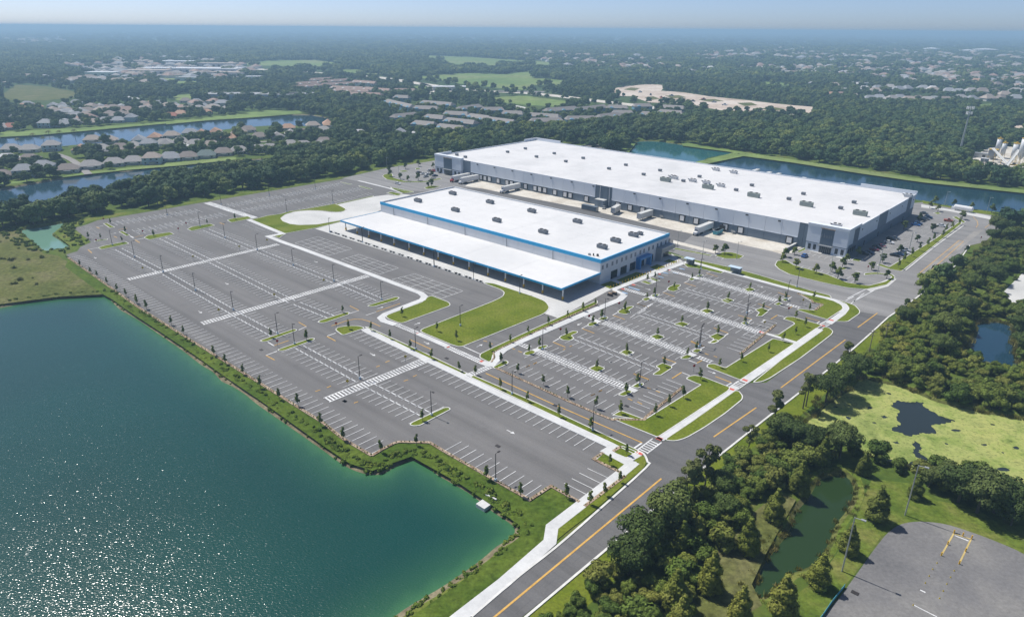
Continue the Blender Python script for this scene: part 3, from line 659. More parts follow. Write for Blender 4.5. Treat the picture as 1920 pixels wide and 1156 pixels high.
LAWNS = [
 ('px', [(904, 530), (924, 531), (1000, 556), (1023, 565), (1031, 577), (1021, 588), (864, 651), (848, 647), (784, 620), (922, 566), (943, 556), (946, 548), (939, 543)], 2.5),
 ('px', [(722, 592), (728, 598), (752, 607), (845, 573), (842, 567), (808, 554), (797, 560), (793, 566)], 2),
 ('px', [(629, 619), (632, 614), (650, 611), (672, 611), (685, 615), (643, 629)], 1.2),
 ('c2', [(575, 640), (580, 600), (690, 545), (1000, 400), (1500, 175), (1850, 20), (1850, 55), (1520, 205), (1000, 440), (790, 545), (735, 590), (735, 640), (720, 680), (690, 695)], .8),
 ('c2', [(715, 745), (790, 700), (850, 668), (885, 685), (880, 705), (800, 742), (745, 760)], .8),
 # strips beside the entry lane
 ('px', [(684, 613), (690, 613.5), (801, 664), (878, 701), (874, 704), (798, 669)], .3), ('px', [(882, 707), (888, 704), (1010, 757), (1200, 846), (1192, 853), (1150, 832), (1000, 762)], .3),
 # by the entry corner
 ('c4', [(1140, 640), (1225, 570), (1480, 690), (1370, 760)], .5), ('c4', [(1310, 570), (1400, 505), (1545, 565), (1445, 625)], .5),
 ('c4', [(1510, 655), (1600, 595), (1635, 640), (1630, 700), (1560, 770), (1400, 900), (1150, 1120), (1115, 1156), (880, 1330), (640, 1530), (615, 1535), (600, 1450), (1040, 1110), (1290, 900), (1570, 690)], 1.2),
 # road-front lawns of the east lot
 ('c5', [(1075, 405), (1110, 380), (1170, 368), (1260, 385), (1555, 500), (1535, 535), (770, 1040), (300, 850), (280, 830), (330, 830), (620, 855), (1240, 470), (1205, 462)], .8),
 ('c5', [(280, 800), (370, 750), (625, 845), (560, 850)], .3),
 ('c5', [(840, 1070), (1600, 535), (1650, 540), (1690, 590), (1685, 630), (1500, 780), (1280, 930), (1080, 1045), (960, 1082)], 1.5),
 ('c8', [(975, 800), (1010, 775), (1080, 775), (1400, 868), (1370, 880), (1120, 1050), (870, 985), (735, 955), (735, 940), (870, 970), (920, 970), (1100, 850), (1075, 830)], .6),
 ('px', [(1449, 635), (1490, 644), (1469, 658), (1388, 712.5), (1325, 688), (1327, 683), (1338, 682), (1360, 690)], .6),
 ('c8', [(1065, 1150), (1420, 885), (1470, 895), (1515, 930), (1500, 965), (1390, 1050), (1150, 1230), (830, 1440), (740, 1480), (640, 1490)], 1.5),
 ('c8', [(1120, 700), (1150, 690), (1310, 705), (1410, 645), (1330, 630), (1270, 600), (1130, 520), (1350, 560), (1540, 605), (1620, 660), (1625, 690), (1450, 805), (1300, 760)], .8),
 ('c8', [(1515, 825), (1650, 735), (1690, 680), (1650, 630), (1570, 600), (1600, 600), (1750, 650), (1805, 710), (1800, 740), (1670, 830)], 1.5),
 # strip between the east lot walk and the truck drive
 ('c8', [(0, 155), (200, 195), (400, 240), (700, 320), (1000, 410), (1250, 485), (1480, 545), (1500, 575), (1380, 548), (1100, 480), (700, 370), (300, 265), (0, 180)], .6),
 ('c8', [(-110, 200), (0, 200), (330, 290), (300, 308), (100, 262), (0, 245), (-60, 240)], .4),
 ('c7', [(1260, 95), (1480, 150), (1480, 172), (1300, 115)], .4),
 # planting beds against the annex
 ('c7', [(490, 430), (610, 385), (735, 430), (600, 475)], .3), ('c7', [(660, 380), (880, 290), (1010, 310), (760, 415)], .3), ('c7', [(1020, 240), (1110, 205), (1210, 235), (1100, 270)], .3), ('c7', [(1170, 180), (1240, 150), (1340, 180), (1290, 195)], .3),
 ('c7', [(1030, 360), (1050, 348), (1145, 385), (1100, 392)], .3), ('c7', [(930, 395), (980, 385), (1065, 415), (1020, 425)], .3),
 # north side
 ('e7', [(510, 650), (600, 632), (700, 605), (850, 585), (930, 560), (1100, 535), (1440, 475), (1550, 530), (1540, 555), (1450, 568), (1300, 552), (1150, 546), (1000, 560), (900, 590), (845, 632), (870, 665), (950, 695), (1050, 706), (1240, 700), (1515, 652), (1520, 665), (1230, 738), (880, 800)], 1.2),
 ('e7', [(770, 828), (870, 795), (900, 800), (830, 845)], .3), ('e7', [(1440, 478), (1850, 388), (1850, 398), (1455, 486)], .3),
 ('d1', [(720, 188), (760, 172), (850, 185), (900, 200), (830, 215)], .5), ('d1', [(770, 125), (900, 150), (1020, 178), (900, 190), (800, 150)], .5),
 ('e7', [(265, 655), (300, 640), (490, 612), (530, 632), (470, 648), (310, 680)], .8), ('r4', [(1015, 318), (1040, 305), (1140, 288), (1165, 298), (1040, 328)], .8), ('r4', [(780, 365), (800, 352), (920, 334), (945, 345), (810, 376)], .8), ('r4', [(532, 418), (560, 408), (680, 385), (700, 396), (550, 428)], .8),
 ('e6', [(1120, 228), (1160, 222), (1245, 268), (1190, 275)], .5), ('e6', [(1290, 318), (1330, 308), (1410, 355), (1370, 362)], .5), ('e6', [(1020, 425), (1060, 405), (1170, 395), (1160, 405)], .3),
 ('d1', [(220, 65), (350, 92), (320, 95), (230, 72)], .3), ('d1', [(420, 105), (570, 142), (530, 146), (430, 118)], .3),
 # west lot end islands
 ('f1', [(510, 455), (530, 445), (870, 330), (905, 335), (900, 350), (570, 468), (525, 468)], .8), ('f1', [(700, 555), (720, 545), (1060, 428), (1100, 432), (1090, 450), (770, 565), (715, 568)], .8),
 ('f1', [(1135, 255), (1150, 240), (1440, 148), (1475, 150), (1470, 172), (1210, 262), (1160, 264)], .8), ('f1', [(1670, 85), (1690, 70), (1980, -20), (2020, -10), (1990, 15), (1740, 88)], .8),
 ('c3', [(970, 325), (1000, 300), (1350, 140), (1400, 140), (1415, 160), (1080, 335), (1010, 340)], 1.0),
 # east lot islands
 ('c6', [(468, 605), (490, 580), (560, 558), (605, 575), (590, 595), (520, 618)], .8), ('c6', [(612, 535), (650, 515), (720, 503), (735, 515), (690, 545), (650, 553)], .7),
 ('c6', [(1165, 280), (1190, 262), (1240, 250), (1280, 265), (1230, 295), (1180, 300)], .7), ('c6', [(1280, 220), (1320, 203), (1380, 198), (1390, 212), (1340, 240)], .6),
 ('c6', [(855, 425), (880, 405), (950, 375), (1010, 350), (1060, 355), (1055, 372), (990, 400), (1020, 430), (975, 458), (900, 452)], .6),
 ('c6', [(1490, 140), (1530, 115), (1600, 85), (1665, 80), (1660, 95), (1610, 125), (1640, 150), (1580, 172), (1510, 160)], .6),
 ('c7', [(1215, 475), (1240, 450), (1300, 425), (1365, 425), (1360, 445), (1330, 465), (1355, 480), (1290, 503), (1235, 490)], .6),
 ('c7', [(945, 590), (975, 570), (1020, 568), (1040, 585), (990, 605)], .6), ('c7', [(1040, 545), (1085, 528), (1140, 530), (1110, 555), (1070, 560)], .6), ('c7', [(1445, 372), (1480, 352), (1525, 365), (1490, 385)], .5), ('c7', [(1525, 335), (1570, 318), (1615, 322), (1575, 345)], .5),
 ('c5', [(20, 295), (110, 255), (205, 295), (115, 338)], .9), ('c5', [(348, 125), (430, 85), (520, 125), (440, 165)], .9),
 ('c7', [(710, 1156), (775, 1125), (860, 1160), (780, 1195)], .9), ('c7', [(1030, 990), (1115, 960), (1195, 995), (1115, 1032)], .8), ('c7', [(1290, 855), (1375, 825), (1460, 855), (1385, 890)], .8), ('c7', [(1575, 712), (1650, 685), (1730, 712), (1655, 745)], .7),
 ('c8', [(70, 712), (145, 683), (225, 715), (150, 742)], .7), ('c8', [(300, 597), (370, 570), (445, 600), (375, 628)], .7), ('c8', [(540, 480), (610, 455), (675, 482), (610, 508)], .7),
 ('c5', [(340, 580), (440, 525), (500, 545), (450, 580), (400, 597)], .6), ('c5', [(490, 490), (560, 450), (620, 455), (610, 480), (550, 510)], .6),
 ('c5', [(750, 270), (820, 235), (920, 270), (925, 290), (800, 370), (730, 365), (720, 355), (795, 305)], .6), ('c5', [(1015, 180), (1080, 145), (1150, 160), (1110, 190), (1040, 193)], .6), ('c5', [(1140, 110), (1190, 80), (1250, 95), (1200, 132)], .6), ('c5', [(1310, 15), (1400, -20), (1435, 0), (1370, 28)], .5),
 ('c8', [(170, 990), (260, 950), (350, 985), (240, 1060), (170, 1065), (225, 1015)], .6), ('c8', [(515, 845), (565, 820), (610, 845), (560, 865)], .5), ('c8', [(670, 700), (740, 675), (820, 710), (740, 772), (680, 770), (715, 730)], .6), ('c8', [(875, 640), (925, 615), (970, 635), (920, 655)], .5), ('c8', [(955, 590), (1000, 572), (1040, 590), (1000, 610)], .5),
 # yard side
 ('r6', [(650, 455), (660, 435), (700, 430), (740, 455), (900, 500), (1000, 540), (1100, 555), (1180, 535), (1215, 512), (1190, 500), (1120, 500), (1080, 505), (1080, 495), (1130, 490), (1215, 500), (1230, 515), (1190, 550), (1090, 572), (1000, 565), (880, 540), (720, 500), (670, 475)], 1.0),
 ('r6', [(1140, 455), (1160, 450), (1200, 465), (1420, 330), (1540, 245), (1550, 255), (1400, 375), (1260, 485), (1200, 475)], .8),
 ('r6', [(360, 410), (400, 392), (450, 395), (500, 412), (480, 425), (410, 425)], .8), ('r6', [(170, 372), (350, 408), (340, 412), (160, 378)], .3), ('d7', [(760, 1015), (820, 985), (890, 995), (820, 1020)], .5), ('d7', [(905, 915), (940, 890), (1030, 905), (990, 930)], .5), ('d7', [(310, 820), (390, 780), (440, 785), (340, 830)], .3),
 ('d8', [(750, 345), (800, 335), (840, 350), (800, 360)], .4), ('d8', [(960, 390), (1000, 380), (1100, 440), (1080, 455), (1000, 410)], .4),
 ('d4', [(225, 545), (240, 525), (330, 510), (345, 560), (480, 600), (700, 600), (870, 565), (890, 575), (700, 612), (450, 612), (270, 580)], .6), ('d4', [(690, 670), (770, 650), (880, 655), (800, 680), (720, 688)], .6), ('d4', [(590, 455), (640, 448), (650, 460), (600, 470)], .3), ('d4', [(410, 485), (480, 478), (520, 490), (440, 497)], .3),
 ('d4', [(310, 665), (580, 715), (560, 722), (330, 690)], .4), ('d4', [(280, 735), (330, 720), (440, 745), (400, 765)], .4)]
for c, pts, r in LAWNS: lawn(c, pts, r=r, kerb=(pts[0] not in ((1510, 655),)), name='planting_island' if len(Z(c, *pts)) < 12 else 'lawn')
# grass verges that lie on the plain ground
EXCL = [LOT, OLD, ROAD] + [offset(w[1], 1.5) for w in waters]
KEEPV = [CANAL1, CANAL2, POND_L, POND_R]
def sheet(name, mat, c, pts, z, r=0, kind='structure', n=3):
    p = ccw([P(*q) for q in Z(c, *pts)])
    if r: p = ccw(rounded(p, r, n))
    if name in ('field', 'construction_site', 'storage_yard', 'concrete_plant_yard', 'haul_road', 'grass_bank', 'concrete_edge'): EXCL.append(p)
    if name in ('field', 'construction_site', 'haul_road'): KEEPV.append(p)
    m = MB(); m.poly(p, z); return tag(m.build(name, mat), kind=kind)
sheet('grass_bank', 'lawn_dark', 'px', [(1089, 941), (1033, 910.5), (993, 937), (918, 895), (832, 846), (806, 829.5), (749, 828), (738, 831), (698, 854), (604, 792), (480, 712), (340, 627), (252, 572), (128, 486), (122, 500), (190, 550), (212, 562), (236, 580), (305, 625), (350, 655), (425, 708), (490, 752), (610, 838), (655, 868), (698, 882), (735, 868), (771, 855), (860, 905), (920, 945), (975, 985), (975, 1005), (930, 1040), (840, 1108), (770, 1156), (850, 1156), (960, 1085), (1025, 1020), (1025, 990)], .015)
sheet('grass_verge', 'lawn', 'px', [(985, 1156), (1160, 1013), (1260, 927), (1444, 781), (1502, 736), (1602, 653), (1655, 605), (1690, 600), (1600, 690), (1500, 780), (1380, 860), (1290, 960), (1180, 1060), (1080, 1156)], .012)
sheet('grass_verge', 'scrub', 'px', [(0, 428), (28, 430), (54, 456), (82, 475), (108, 479), (130, 492), (205, 540), (190, 552), (110, 556), (0, 570), (-200, 590), (-300, 470)], .012)
sheet('grass_verge', 'bank_grass', 'px', [(134, 415), (185, 405), (320, 384), (380, 374), (640, 330), (725, 310), (820, 296), (820, 303), (726, 314), (640, 334), (380, 378.5), (183, 412), (138, 426), (170, 453), (150, 462), (138, 470), (134, 463), (114, 448), (104, 438), (133, 421)], .018)
sheet('grass_verge', 'field', 'r3', [(-10, 765), (130, 795), (330, 825), (700, 880), (1000, 925), (1300, 970), (1860, 1030), (1860, 1048), (1300, 988), (950, 938), (600, 882), (330, 846), (140, 886), (30, 888), (280, 826), (0, 790)], .02)
sheet('grass_verge', 'field', 'r2', [(1440, 815), (1520, 800), (1590, 765), (1600, 772), (1555, 832), (1500, 826)], .02)
sheet('grass_verge', 'lawn', 'd8', [(630, 205), (870, 258), (1180, 300), (1450, 335), (1700, 348), (1734, 400), (1600, 440), (1560, 410), (1450, 375), (1180, 335), (960, 290), (640, 240)], .06)
# embankment of the forecourt: grass by the pond shore
sheet('grass_verge', 'bank_grass', 'r8', [(1000, 500), (1180, 520), (1300, 600), (1500, 640), (1724, 800), (1724, 870), (1400, 740), (1250, 700), (1120, 720), (1040, 780), (960, 900), (880, 1000), (770, 1156), (620, 1156), (640, 1050), (760, 960), (850, 830), (920, 700), (960, 600)], .014)
sheet('grass_verge', 'scrub', 'r8', [(640, 600), (500, 850), (430, 1000), (480, 1100), (380, 1156), (60, 1156), (140, 1000), (300, 800), (450, 650), (560, 560)], .014)

def walk(c, pts, w=2.4, name='sidewalk', z=Z_WALK, mat='concrete_walk'):
    _lz[0] += 1; z += (_lz[0] % 12) * .004
    m = MB(); m.strip([P(*q) for q in Z(c, *pts)], w, z, z0=0); return structure(m.build(name, mat))
walk('px', [(800, 1206), (863, 1156), (945, 1092), (1031, 1016), (1035, 988), (1110, 930), (1160, 891), (1190, 866)], 2.7)
walk('px', [(683, 617), (690, 622), (800, 674), (940, 741), (1158, 841.5)], 2.5)
walk('c4', [(1345, 500), (1245, 560), (1470, 680), (1540, 690)], 2.3); walk('c4', [(1450, 645), (1570, 580)], 2.0)
walk('px', [(1236, 823), (1290, 787), (1380, 724)], 2.6); walk('px', [(1393, 717), (1473, 662), (1537, 617)], 2.6)
walk('px', [(1553, 607), (1579, 588), (1586, 579), (1583, 572), (1566, 563.5), (1542, 557), (1499, 547), (1386, 516), (1300, 492)], 2.3)
walk('c8', [(740, 943), (1115, 1055)], 1.5)
walk('px', [(1297, 490), (1282, 493), (1150, 543)], 2.4)
walk('px', [(1171, 553), (1162, 562), (1105, 585), (1040, 613), (969, 643), (944, 656), (931, 667), (929, 676), (917, 687)], 2.8)
walk('px', [(1171, 553), (1150, 543)], 1.8)
walk('px', [(466, 412), (530, 438.5), (503, 443.5), (532, 455), (560, 464.5), (696, 515), (789, 550), (796, 556), (792, 562), (723, 589), (714, 596), (720, 602), (742, 609)], 2.6)
walk('c1', [(1290, 378), (1620, 520)], 2.2); walk('c2', [(600, 690), (700, 730)], 2.6); walk('c2', [(440, 835), (470, 820)], 2.6)
walk('d1', [(415, 52), (760, 138), (905, 190)], 1.6, z=Z_WALK); walk('d4', [(-20, 600), (300, 680)], 1.6)
for c, pts in [('c6', [(590, 545), (640, 572)]), ('c6', [(1235, 230), (1300, 258)]), ('c7', [(1025, 555), (1085, 580)]), ('c7', [(1500, 345), (1560, 365)]), ('c5', [(440, 500), (540, 545)]), ('c5', [(1100, 125), (1180, 160)]), ('c7', [(1010, 375), (1090, 405)])]: walk(c, pts, 2.0, name='crossing_slab')
walk('d6', [(1385, 1115), (1500, 1020), (1570, 1035)], 4.0, z=Z_CONC + .05, name='loading_ramp', mat='concrete_court')
# kerbs of the public road
def kerbline(pts, w=.45): m = MB(); m.strip(smooth([P(*q) for q in pts], 3, closed=False), w, .185 + random.random() * .01, z0=0); structure(m.build('kerb', 'kerb'))
kerbline([(884, 1156), (973, 1080), (1041, 1027), (1117, 961), (1211, 877), (1214, 866), (1207, 851), (1195, 845)], .5)
kerbline([(984, 1158), (1158, 1012), (1259, 926), (1442, 780), (1501, 734.5), (1602, 652), (1665, 595)], .5)
kerbline([(1665, 595), (1719, 558), (1755, 527), (1789, 500), (1818, 460)], .5)
kerbline([(1698, 507), (1755, 461), (1807, 423)], .5)
# concrete: apron under the canopy, circle pad, truck court
CANOPY_APRON = [P(x, y) for x, y in [(591, 429), (638, 416), (700, 396), (760, 400), (1140, 505), (1262, 478), (1280, 490), (1150, 541), (1137, 547), (1047, 596.5), (1019, 587), (1029, 578), (1024, 566), (1000, 556), (905, 530), (780, 489), (619, 438)]]
ap = MB(); ap.poly(CANOPY_APRON, Z_CONC); structure(ap.build('concrete_apron', 'concrete'))
PADC = PP('e7', [(845, 632), (880, 595), (960, 567), (1100, 549), (1250, 549), (1400, 567), (1500, 566), (1560, 540), (1450, 484), (1850, 397)]) + PP('d1', [(740, 203), (800, 214), (900, 198), (980, 205), (640, 380), (250, 478)]) + PP('e7', [(1520, 658), (1240, 699), (1050, 705), (920, 690), (865, 665)])
ap = MB(); ap.poly(PADC, Z_CONC + .01); structure(ap.build('concrete_pad', 'concrete'))
COURT = [P(x, y) for x, y in [(872, 349), (888, 338), (900, 330), (1200, 386), (1500, 452), (1509, 462), (1467, 477), (1447, 471), (1300, 439), (1257, 430), (1095, 391), (980, 369), (905, 354)]]
ap = MB(); ap.poly(COURT, Z_CONC); structure(ap.build('truck_court', 'concrete_court'))
ap = MB(); ap.poly([P(x, y) for x, y in [(905, 354), (980, 369), (1095, 391), (1257, 430), (1300, 439), (1262, 472), (1000, 400), (866, 352)]], Z_OLD + .01); structure(ap.build('service_drive', 'asphalt_road'))
sheet('concrete_edge', 'concrete', 'd8', [(620, 250), (900, 300), (1150, 335), (1400, 385), (1500, 400), (1590, 430), (1560, 445), (1420, 425), (1100, 360), (900, 320), (620, 285)], Z_CONC + .02)
sheet('concrete_edge', 'concrete_court', 'r6', [(160, 335), (380, 390), (360, 400), (160, 350)], Z_CONC + .01)
sheet('concrete_edge', 'concrete', 'd7', [(440, 790), (870, 870), (915, 890), (880, 915), (560, 840), (430, 805)], Z_CONC + .03)
sheet('concrete_edge', 'concrete', 'e8', [(90, 255), (300, 165), (335, 180), (270, 235), (130, 275)], Z_CONC + .03)
sheet('concrete_edge', 'concrete', 'd8', [(1310, 530), (1560, 590), (1734, 620), (1734, 650), (1540, 610), (1330, 560)], .05)
# scattered mulch beds with young shrubs along kerbs
beds = [('px', [(128, 483), (200, 534), (259, 576), (345, 630), (483, 716), (606, 793), (645, 824), (697, 854.5)]), ('px', [(697, 854.5), (718, 842), (739, 831), (749, 828.5), (806, 830), (833, 846.5), (919, 895.5), (993, 937.5), (1033, 911.5), (1086, 941)]),
        ('px', [(930, 690), (1000, 722), (1060, 750), (1120, 776), (1148, 787), (1208, 787), (1212, 781), (1280, 726)]), ('px', [(1454, 609), (1388, 664)]), ('c4', [(1130, 640), (1380, 765)]), ('c4', [(1110, 640), (1215, 572)]), ('c4', [(1030, 1100), (1430, 800)]), ('c4', [(1310, 560), (1390, 510)]),
        ('c8', [(1130, 520), (1270, 585), (1300, 620), (1400, 640), (1320, 705)]), ('c2', [(700, 690), (735, 640), (725, 585), (800, 540), (1000, 445), (1500, 215), (1850, 60)])]
bed_lines = []
for c, pts in beds:
    ln = [P(*q) for q in Z(c, *pts)]; m = MB(); _lz[0] += 1; m.strip(ln, .8 if c != 'c2' else .6, .215 + (_lz[0] % 10) * .003, z0=0); structure(m.build('mulch_bed', 'mulch')); bed_lines.append(ln)
# far yards, roads, fields
for nm, mat, c, pts, z in [
  ('storage_yard', 'yard_asphalt', 'r8', [(770, 1156), (850, 1060), (930, 950), (1000, 850), (1070, 760), (1130, 715), (1220, 700), (1350, 712), (1480, 755), (1600, 800), (1760, 870), (1900, 1500), (560, 1500)], .05),
  ('storage_yard', 'concrete', 'e8', [(1085, 340), (1150, 290), (1240, 200), (1330, 110), (1400, 120), (1400, 360), (1190, 375)], .05),
  ('concrete_plant_yard', 'concrete_court', 'f4', [(60, 880), (120, 780), (330, 660), (480, 560), (700, 520), (1300, 560), (1300, 1000), (880, 1060), (460, 1040), (200, 900)], .05),
  ('construction_site', 'sand', 'f5', [(220, 515), (340, 490), (560, 470), (710, 480), (670, 530), (880, 545), (1100, 580), (1400, 610), (1700, 645), (1850, 660), (1900, 690), (1750, 735), (1560, 720), (1200, 705), (900, 650), (560, 635), (400, 580), (240, 575)], .12),
  ('construction_site', 'sand', 'f5', [(1850, 660), (2050, 675), (2030, 730), (1900, 760), (1730, 735)], .13),
  ('field', 'field', 'r2', [(425, 300), (700, 310), (1170, 340), (1100, 358), (900, 345), (780, 362), (600, 355), (540, 320), (470, 320)], .2),
  ('field', 'field', 'r2', [(380, 420), (680, 395), (900, 405), (1060, 378), (1030, 420), (1240, 440), (1200, 460), (1030, 462), (1000, 490), (870, 480), (640, 455), (520, 432)], .2),
  ('field', 'field', 'r2', [(740, 540), (870, 525), (1000, 520), (1240, 552), (1150, 580), (1000, 570), (860, 555)], .2),
  ('field', 'field', 'r1', [(1270, 345), (1450, 330), (1700, 325), (1850, 345), (1830, 362), (1600, 360), (1350, 355)], .2), ('field', 'field', 'r2', [(-10, 375), (120, 378), (230, 390), (190, 405), (60, 395), (-10, 395)], .2),
  ('field', 'scrub', 'r1', [(0, 520), (90, 460), (250, 470), (420, 500), (430, 525), (250, 545), (60, 545)], .15), ('field', 'field', 'r1', [(860, 425), (1000, 420), (1090, 445), (950, 460), (870, 440)], .15), ('field', 'field', 'r1', [(410, 400), (620, 405), (600, 430), (510, 430)], .15),
  ('field', 'field', 'r1', [(900, 655), (1100, 640), (1300, 615), (1480, 595), (1620, 600), (1640, 615), (1400, 635), (1100, 655), (900, 675)], .1), ('field', 'field', 'r1', [(930, 520), (1050, 508), (1030, 545), (960, 545)], .15), ('field', 'field', 'r2', [(395, 470), (440, 465), (465, 480), (430, 492)], .2),
  ('field', 'field', 'r3', [(400, 440), (520, 448), (660, 460), (520, 466), (420, 455)], .2), ('field', 'field', 'r3', [(1570, 570), (1690, 562), (1690, 590), (1640, 595)], .2), ('field', 'field', 'r1', [(0, 990), (300, 965), (650, 925), (1000, 895), (1280, 865), (1280, 850), (900, 885), (500, 930), (250, 970), (0, 1005)], .03),
  ('field', 'field', 'r1', [(0, 715), (200, 705), (480, 690), (700, 675), (900, 660), (900, 670), (700, 688), (480, 708), (200, 733), (0, 743)], .03),
  ('commercial_paving', 'asphalt_worn', 'r1', [(300, 370), (700, 335), (1200, 345), (1400, 370), (1420, 400), (1300, 425), (900, 420), (620, 410), (480, 390)], .14), ('commercial_paving', 'concrete_court', 'r1', [(470, 310), (620, 300), (800, 318), (620, 325)], .14), ('commercial_paving', 'concrete_court', 'r1', [(720, 262), (850, 248), (1000, 255), (850, 270)], .14),
  ('commercial_paving', 'concrete_court', 'r1', [(0, 430), (80, 435), (60, 447), (0, 448)], .14), ('commercial_paving', 'concrete', 'r2', [(860, 580), (930, 568), (1010, 585), (960, 602)], .25), ('commercial_paving', 'concrete_court', 'r2', [(520, 480), (610, 485), (600, 497), (540, 495)], .25),
  ('commercial_paving', 'asphalt_old', 'r2', [(1290, 790), (1420, 770), (1520, 772), (1530, 795), (1440, 812), (1330, 800)], .05), ('haul_road', 'concrete_court', 'f4', [(170, 195), (300, 160), (560, 150), (540, 195), (260, 195)], .1), ('haul_road', 'sand', 'f4', [(840, 150), (1200, 140), (1200, 310), (1100, 280), (1000, 215), (880, 200)], .1)]:
    sheet(nm, mat, c, pts, z, r=3 if nm in ('field', 'storage_yard') else 0)
for _p in ([(330, 520), (400, 500), (480, 510), (430, 530)], [(700, 575), (830, 570), (900, 590), (780, 600)], [(1000, 610), (1150, 605), (1240, 625), (1100, 630)], [(1350, 640), (1480, 635), (1540, 660), (1420, 668)], [(520, 590), (600, 580), (660, 605), (580, 615)], [(1560, 690), (1700, 680), (1800, 700), (1650, 712)]): sheet('scrub_patch', 'scrub', 'f5', _p, .2, r=4)
PAVED = [PP('r1', [(300, 370), (700, 335), (1200, 345), (1400, 370), (1420, 400), (1300, 425), (900, 420), (620, 410), (480, 390)])]
ROADS = []
for c, pts, w, mat in [('r2', [(-10, 405), (200, 420), (430, 455), (720, 490), (1000, 505), (1200, 525), (1400, 550), (1620, 575), (1750, 592)], 26, 'concrete_court'), ('r2', [(430, 450), (500, 480), (470, 510)], 10, 'concrete_court'), ('r2', [(840, 495), (1100, 500)], 30, 'asphalt_old'),
    ('r3', [(130, 612), (330, 638)], 14, 'asphalt_worn'), ('r3', [(590, 670), (640, 665)], 10, 'asphalt_worn'), ('r3', [(800, 698), (940, 708), (1150, 730), (1240, 735)], 11, 'asphalt_worn'), ('r1', [(1450, 375), (1850, 405)], 24, 'concrete_court'), ('r1', [(1160, 350), (1450, 380)], 24, 'concrete_court'),
    ('e1', [(560, 620), (700, 660), (830, 730), (960, 850)], 5, 'asphalt_worn'), ('e2', [(480, 560), (860, 520), (1500, 470)], 5, 'asphalt_worn')]:
    sl = smooth([P(*q) for q in Z(c, *pts)], 3, closed=False); ROADS.append((sl, w / 2 + 3))
    if w > 9:
        for _a, _b in zip(sl, sl[1:]): _n = Vector((-(_b - _a).y, (_b - _a).x, 0)).normalized() * w * .5; KEEPV.append([_a + _n, _b + _n, _b - _n, _a - _n])
    m = MB(); m.strip(sl, w, .3); structure(m.build('highway' if w > 12 else 'lane', mat))
# ------------------------------------------------------------------ buildings on the site
class Frame:
    """a building with its own axes: x along the front, y into the depth"""
    def __init__(s, name, fl, fr, z=0):
        s.o = fl.copy(); s.o.z = 0; d = fr - fl; s.w = hypot(d.x, d.y); s.a = atan2(d.y, d.x); s.root = empty(name, s.o, s.a)
    def loc(s, x, y, z):
        v = P(x, y, z) - s.o; c, q = cos(-s.a), sin(-s.a); return (v.x * c - v.y * q, v.x * q + v.y * c)
    def world(s, x, y, z=0):
        c, q = cos(s.a), sin(s.a); return Vector((s.o.x + x * c - y * q, s.o.y + x * q + y * c, z))
    def box(s, name, mat, x0, x1, y0, y1, z0, z1, parent=None):
        m = MB(); m.box(x0, x1, y0, y1, z0, z1); return m.build(name, mat, parent or s.root)
_boxes = {}
def unit_box(mat):
    if mat not in _boxes:
        m = MB(); m.box(-.5, .5, -.5, .5, 0, 1); _boxes[mat] = m.mesh('panel', mat)
    return _boxes[mat]
def pbox(F, name, mat, x0, x1, y0, y1, z0, z1, parent=None):
    """a box that shares its mesh with its like"""
    o = put(name, unit_box(mat), parent or F.root); o.location = ((x0 + x1) / 2, (y0 + y1) / 2, z0); o.scale = (x1 - x0, y1 - y0, z1 - z0)
    if parent is not None: o.matrix_parent_inverse = parent.matrix_basis.inverted()
    return o
def roof_unit(name, mat, lx, ly, h, fans=True, hood=False):
    m = MB(); m.box(-lx / 2, lx / 2, -ly / 2, ly / 2, .25, h); m.box(-lx / 2 + .3, lx / 2 - .3, -ly / 2 + .2, ly / 2 - .2, 0, .25)
    parts = [('housing', m.mesh('housing', mat), [])]
    g = MB()
    for k in range(3): g.box(-lx / 2 - .02, lx / 2 + .02, -ly / 2 - .02, ly / 2 + .02, h * (.35 + k * .18), h * (.35 + k * .18) + .06)
    parts[0][2].append(('louvre', g.mesh('louvre', 'metal_dark')))
    if fans:
        for fx in (-lx * .25, lx * .25):
            f = MB(); f.tube((fx, 0, h), (fx, 0, h + .25), min(ly, lx / 2) * .36, n=12); parts[0][2].append(('fan', f.mesh('fan', 'metal_dark')))
    if hood:
        f = MB(); f.face([(-lx / 2 - 1.2, -ly / 2, h), (-lx / 2, -ly / 2, h + .02), (-lx / 2, ly / 2, h + .02), (-lx / 2 - 1.2, ly / 2, h)]); f.face([(-lx / 2 - 1.2, -ly / 2, h), (-lx / 2 - 1.2, ly / 2, h), (-lx / 2, ly / 2, h - 1), (-lx / 2, -ly / 2, h - 1)])
        parts.append(('intake_hood', f.mesh('intake_hood', mat), []))
    return {'name': name, 'cat': 'rooftop unit', 'parts': parts}

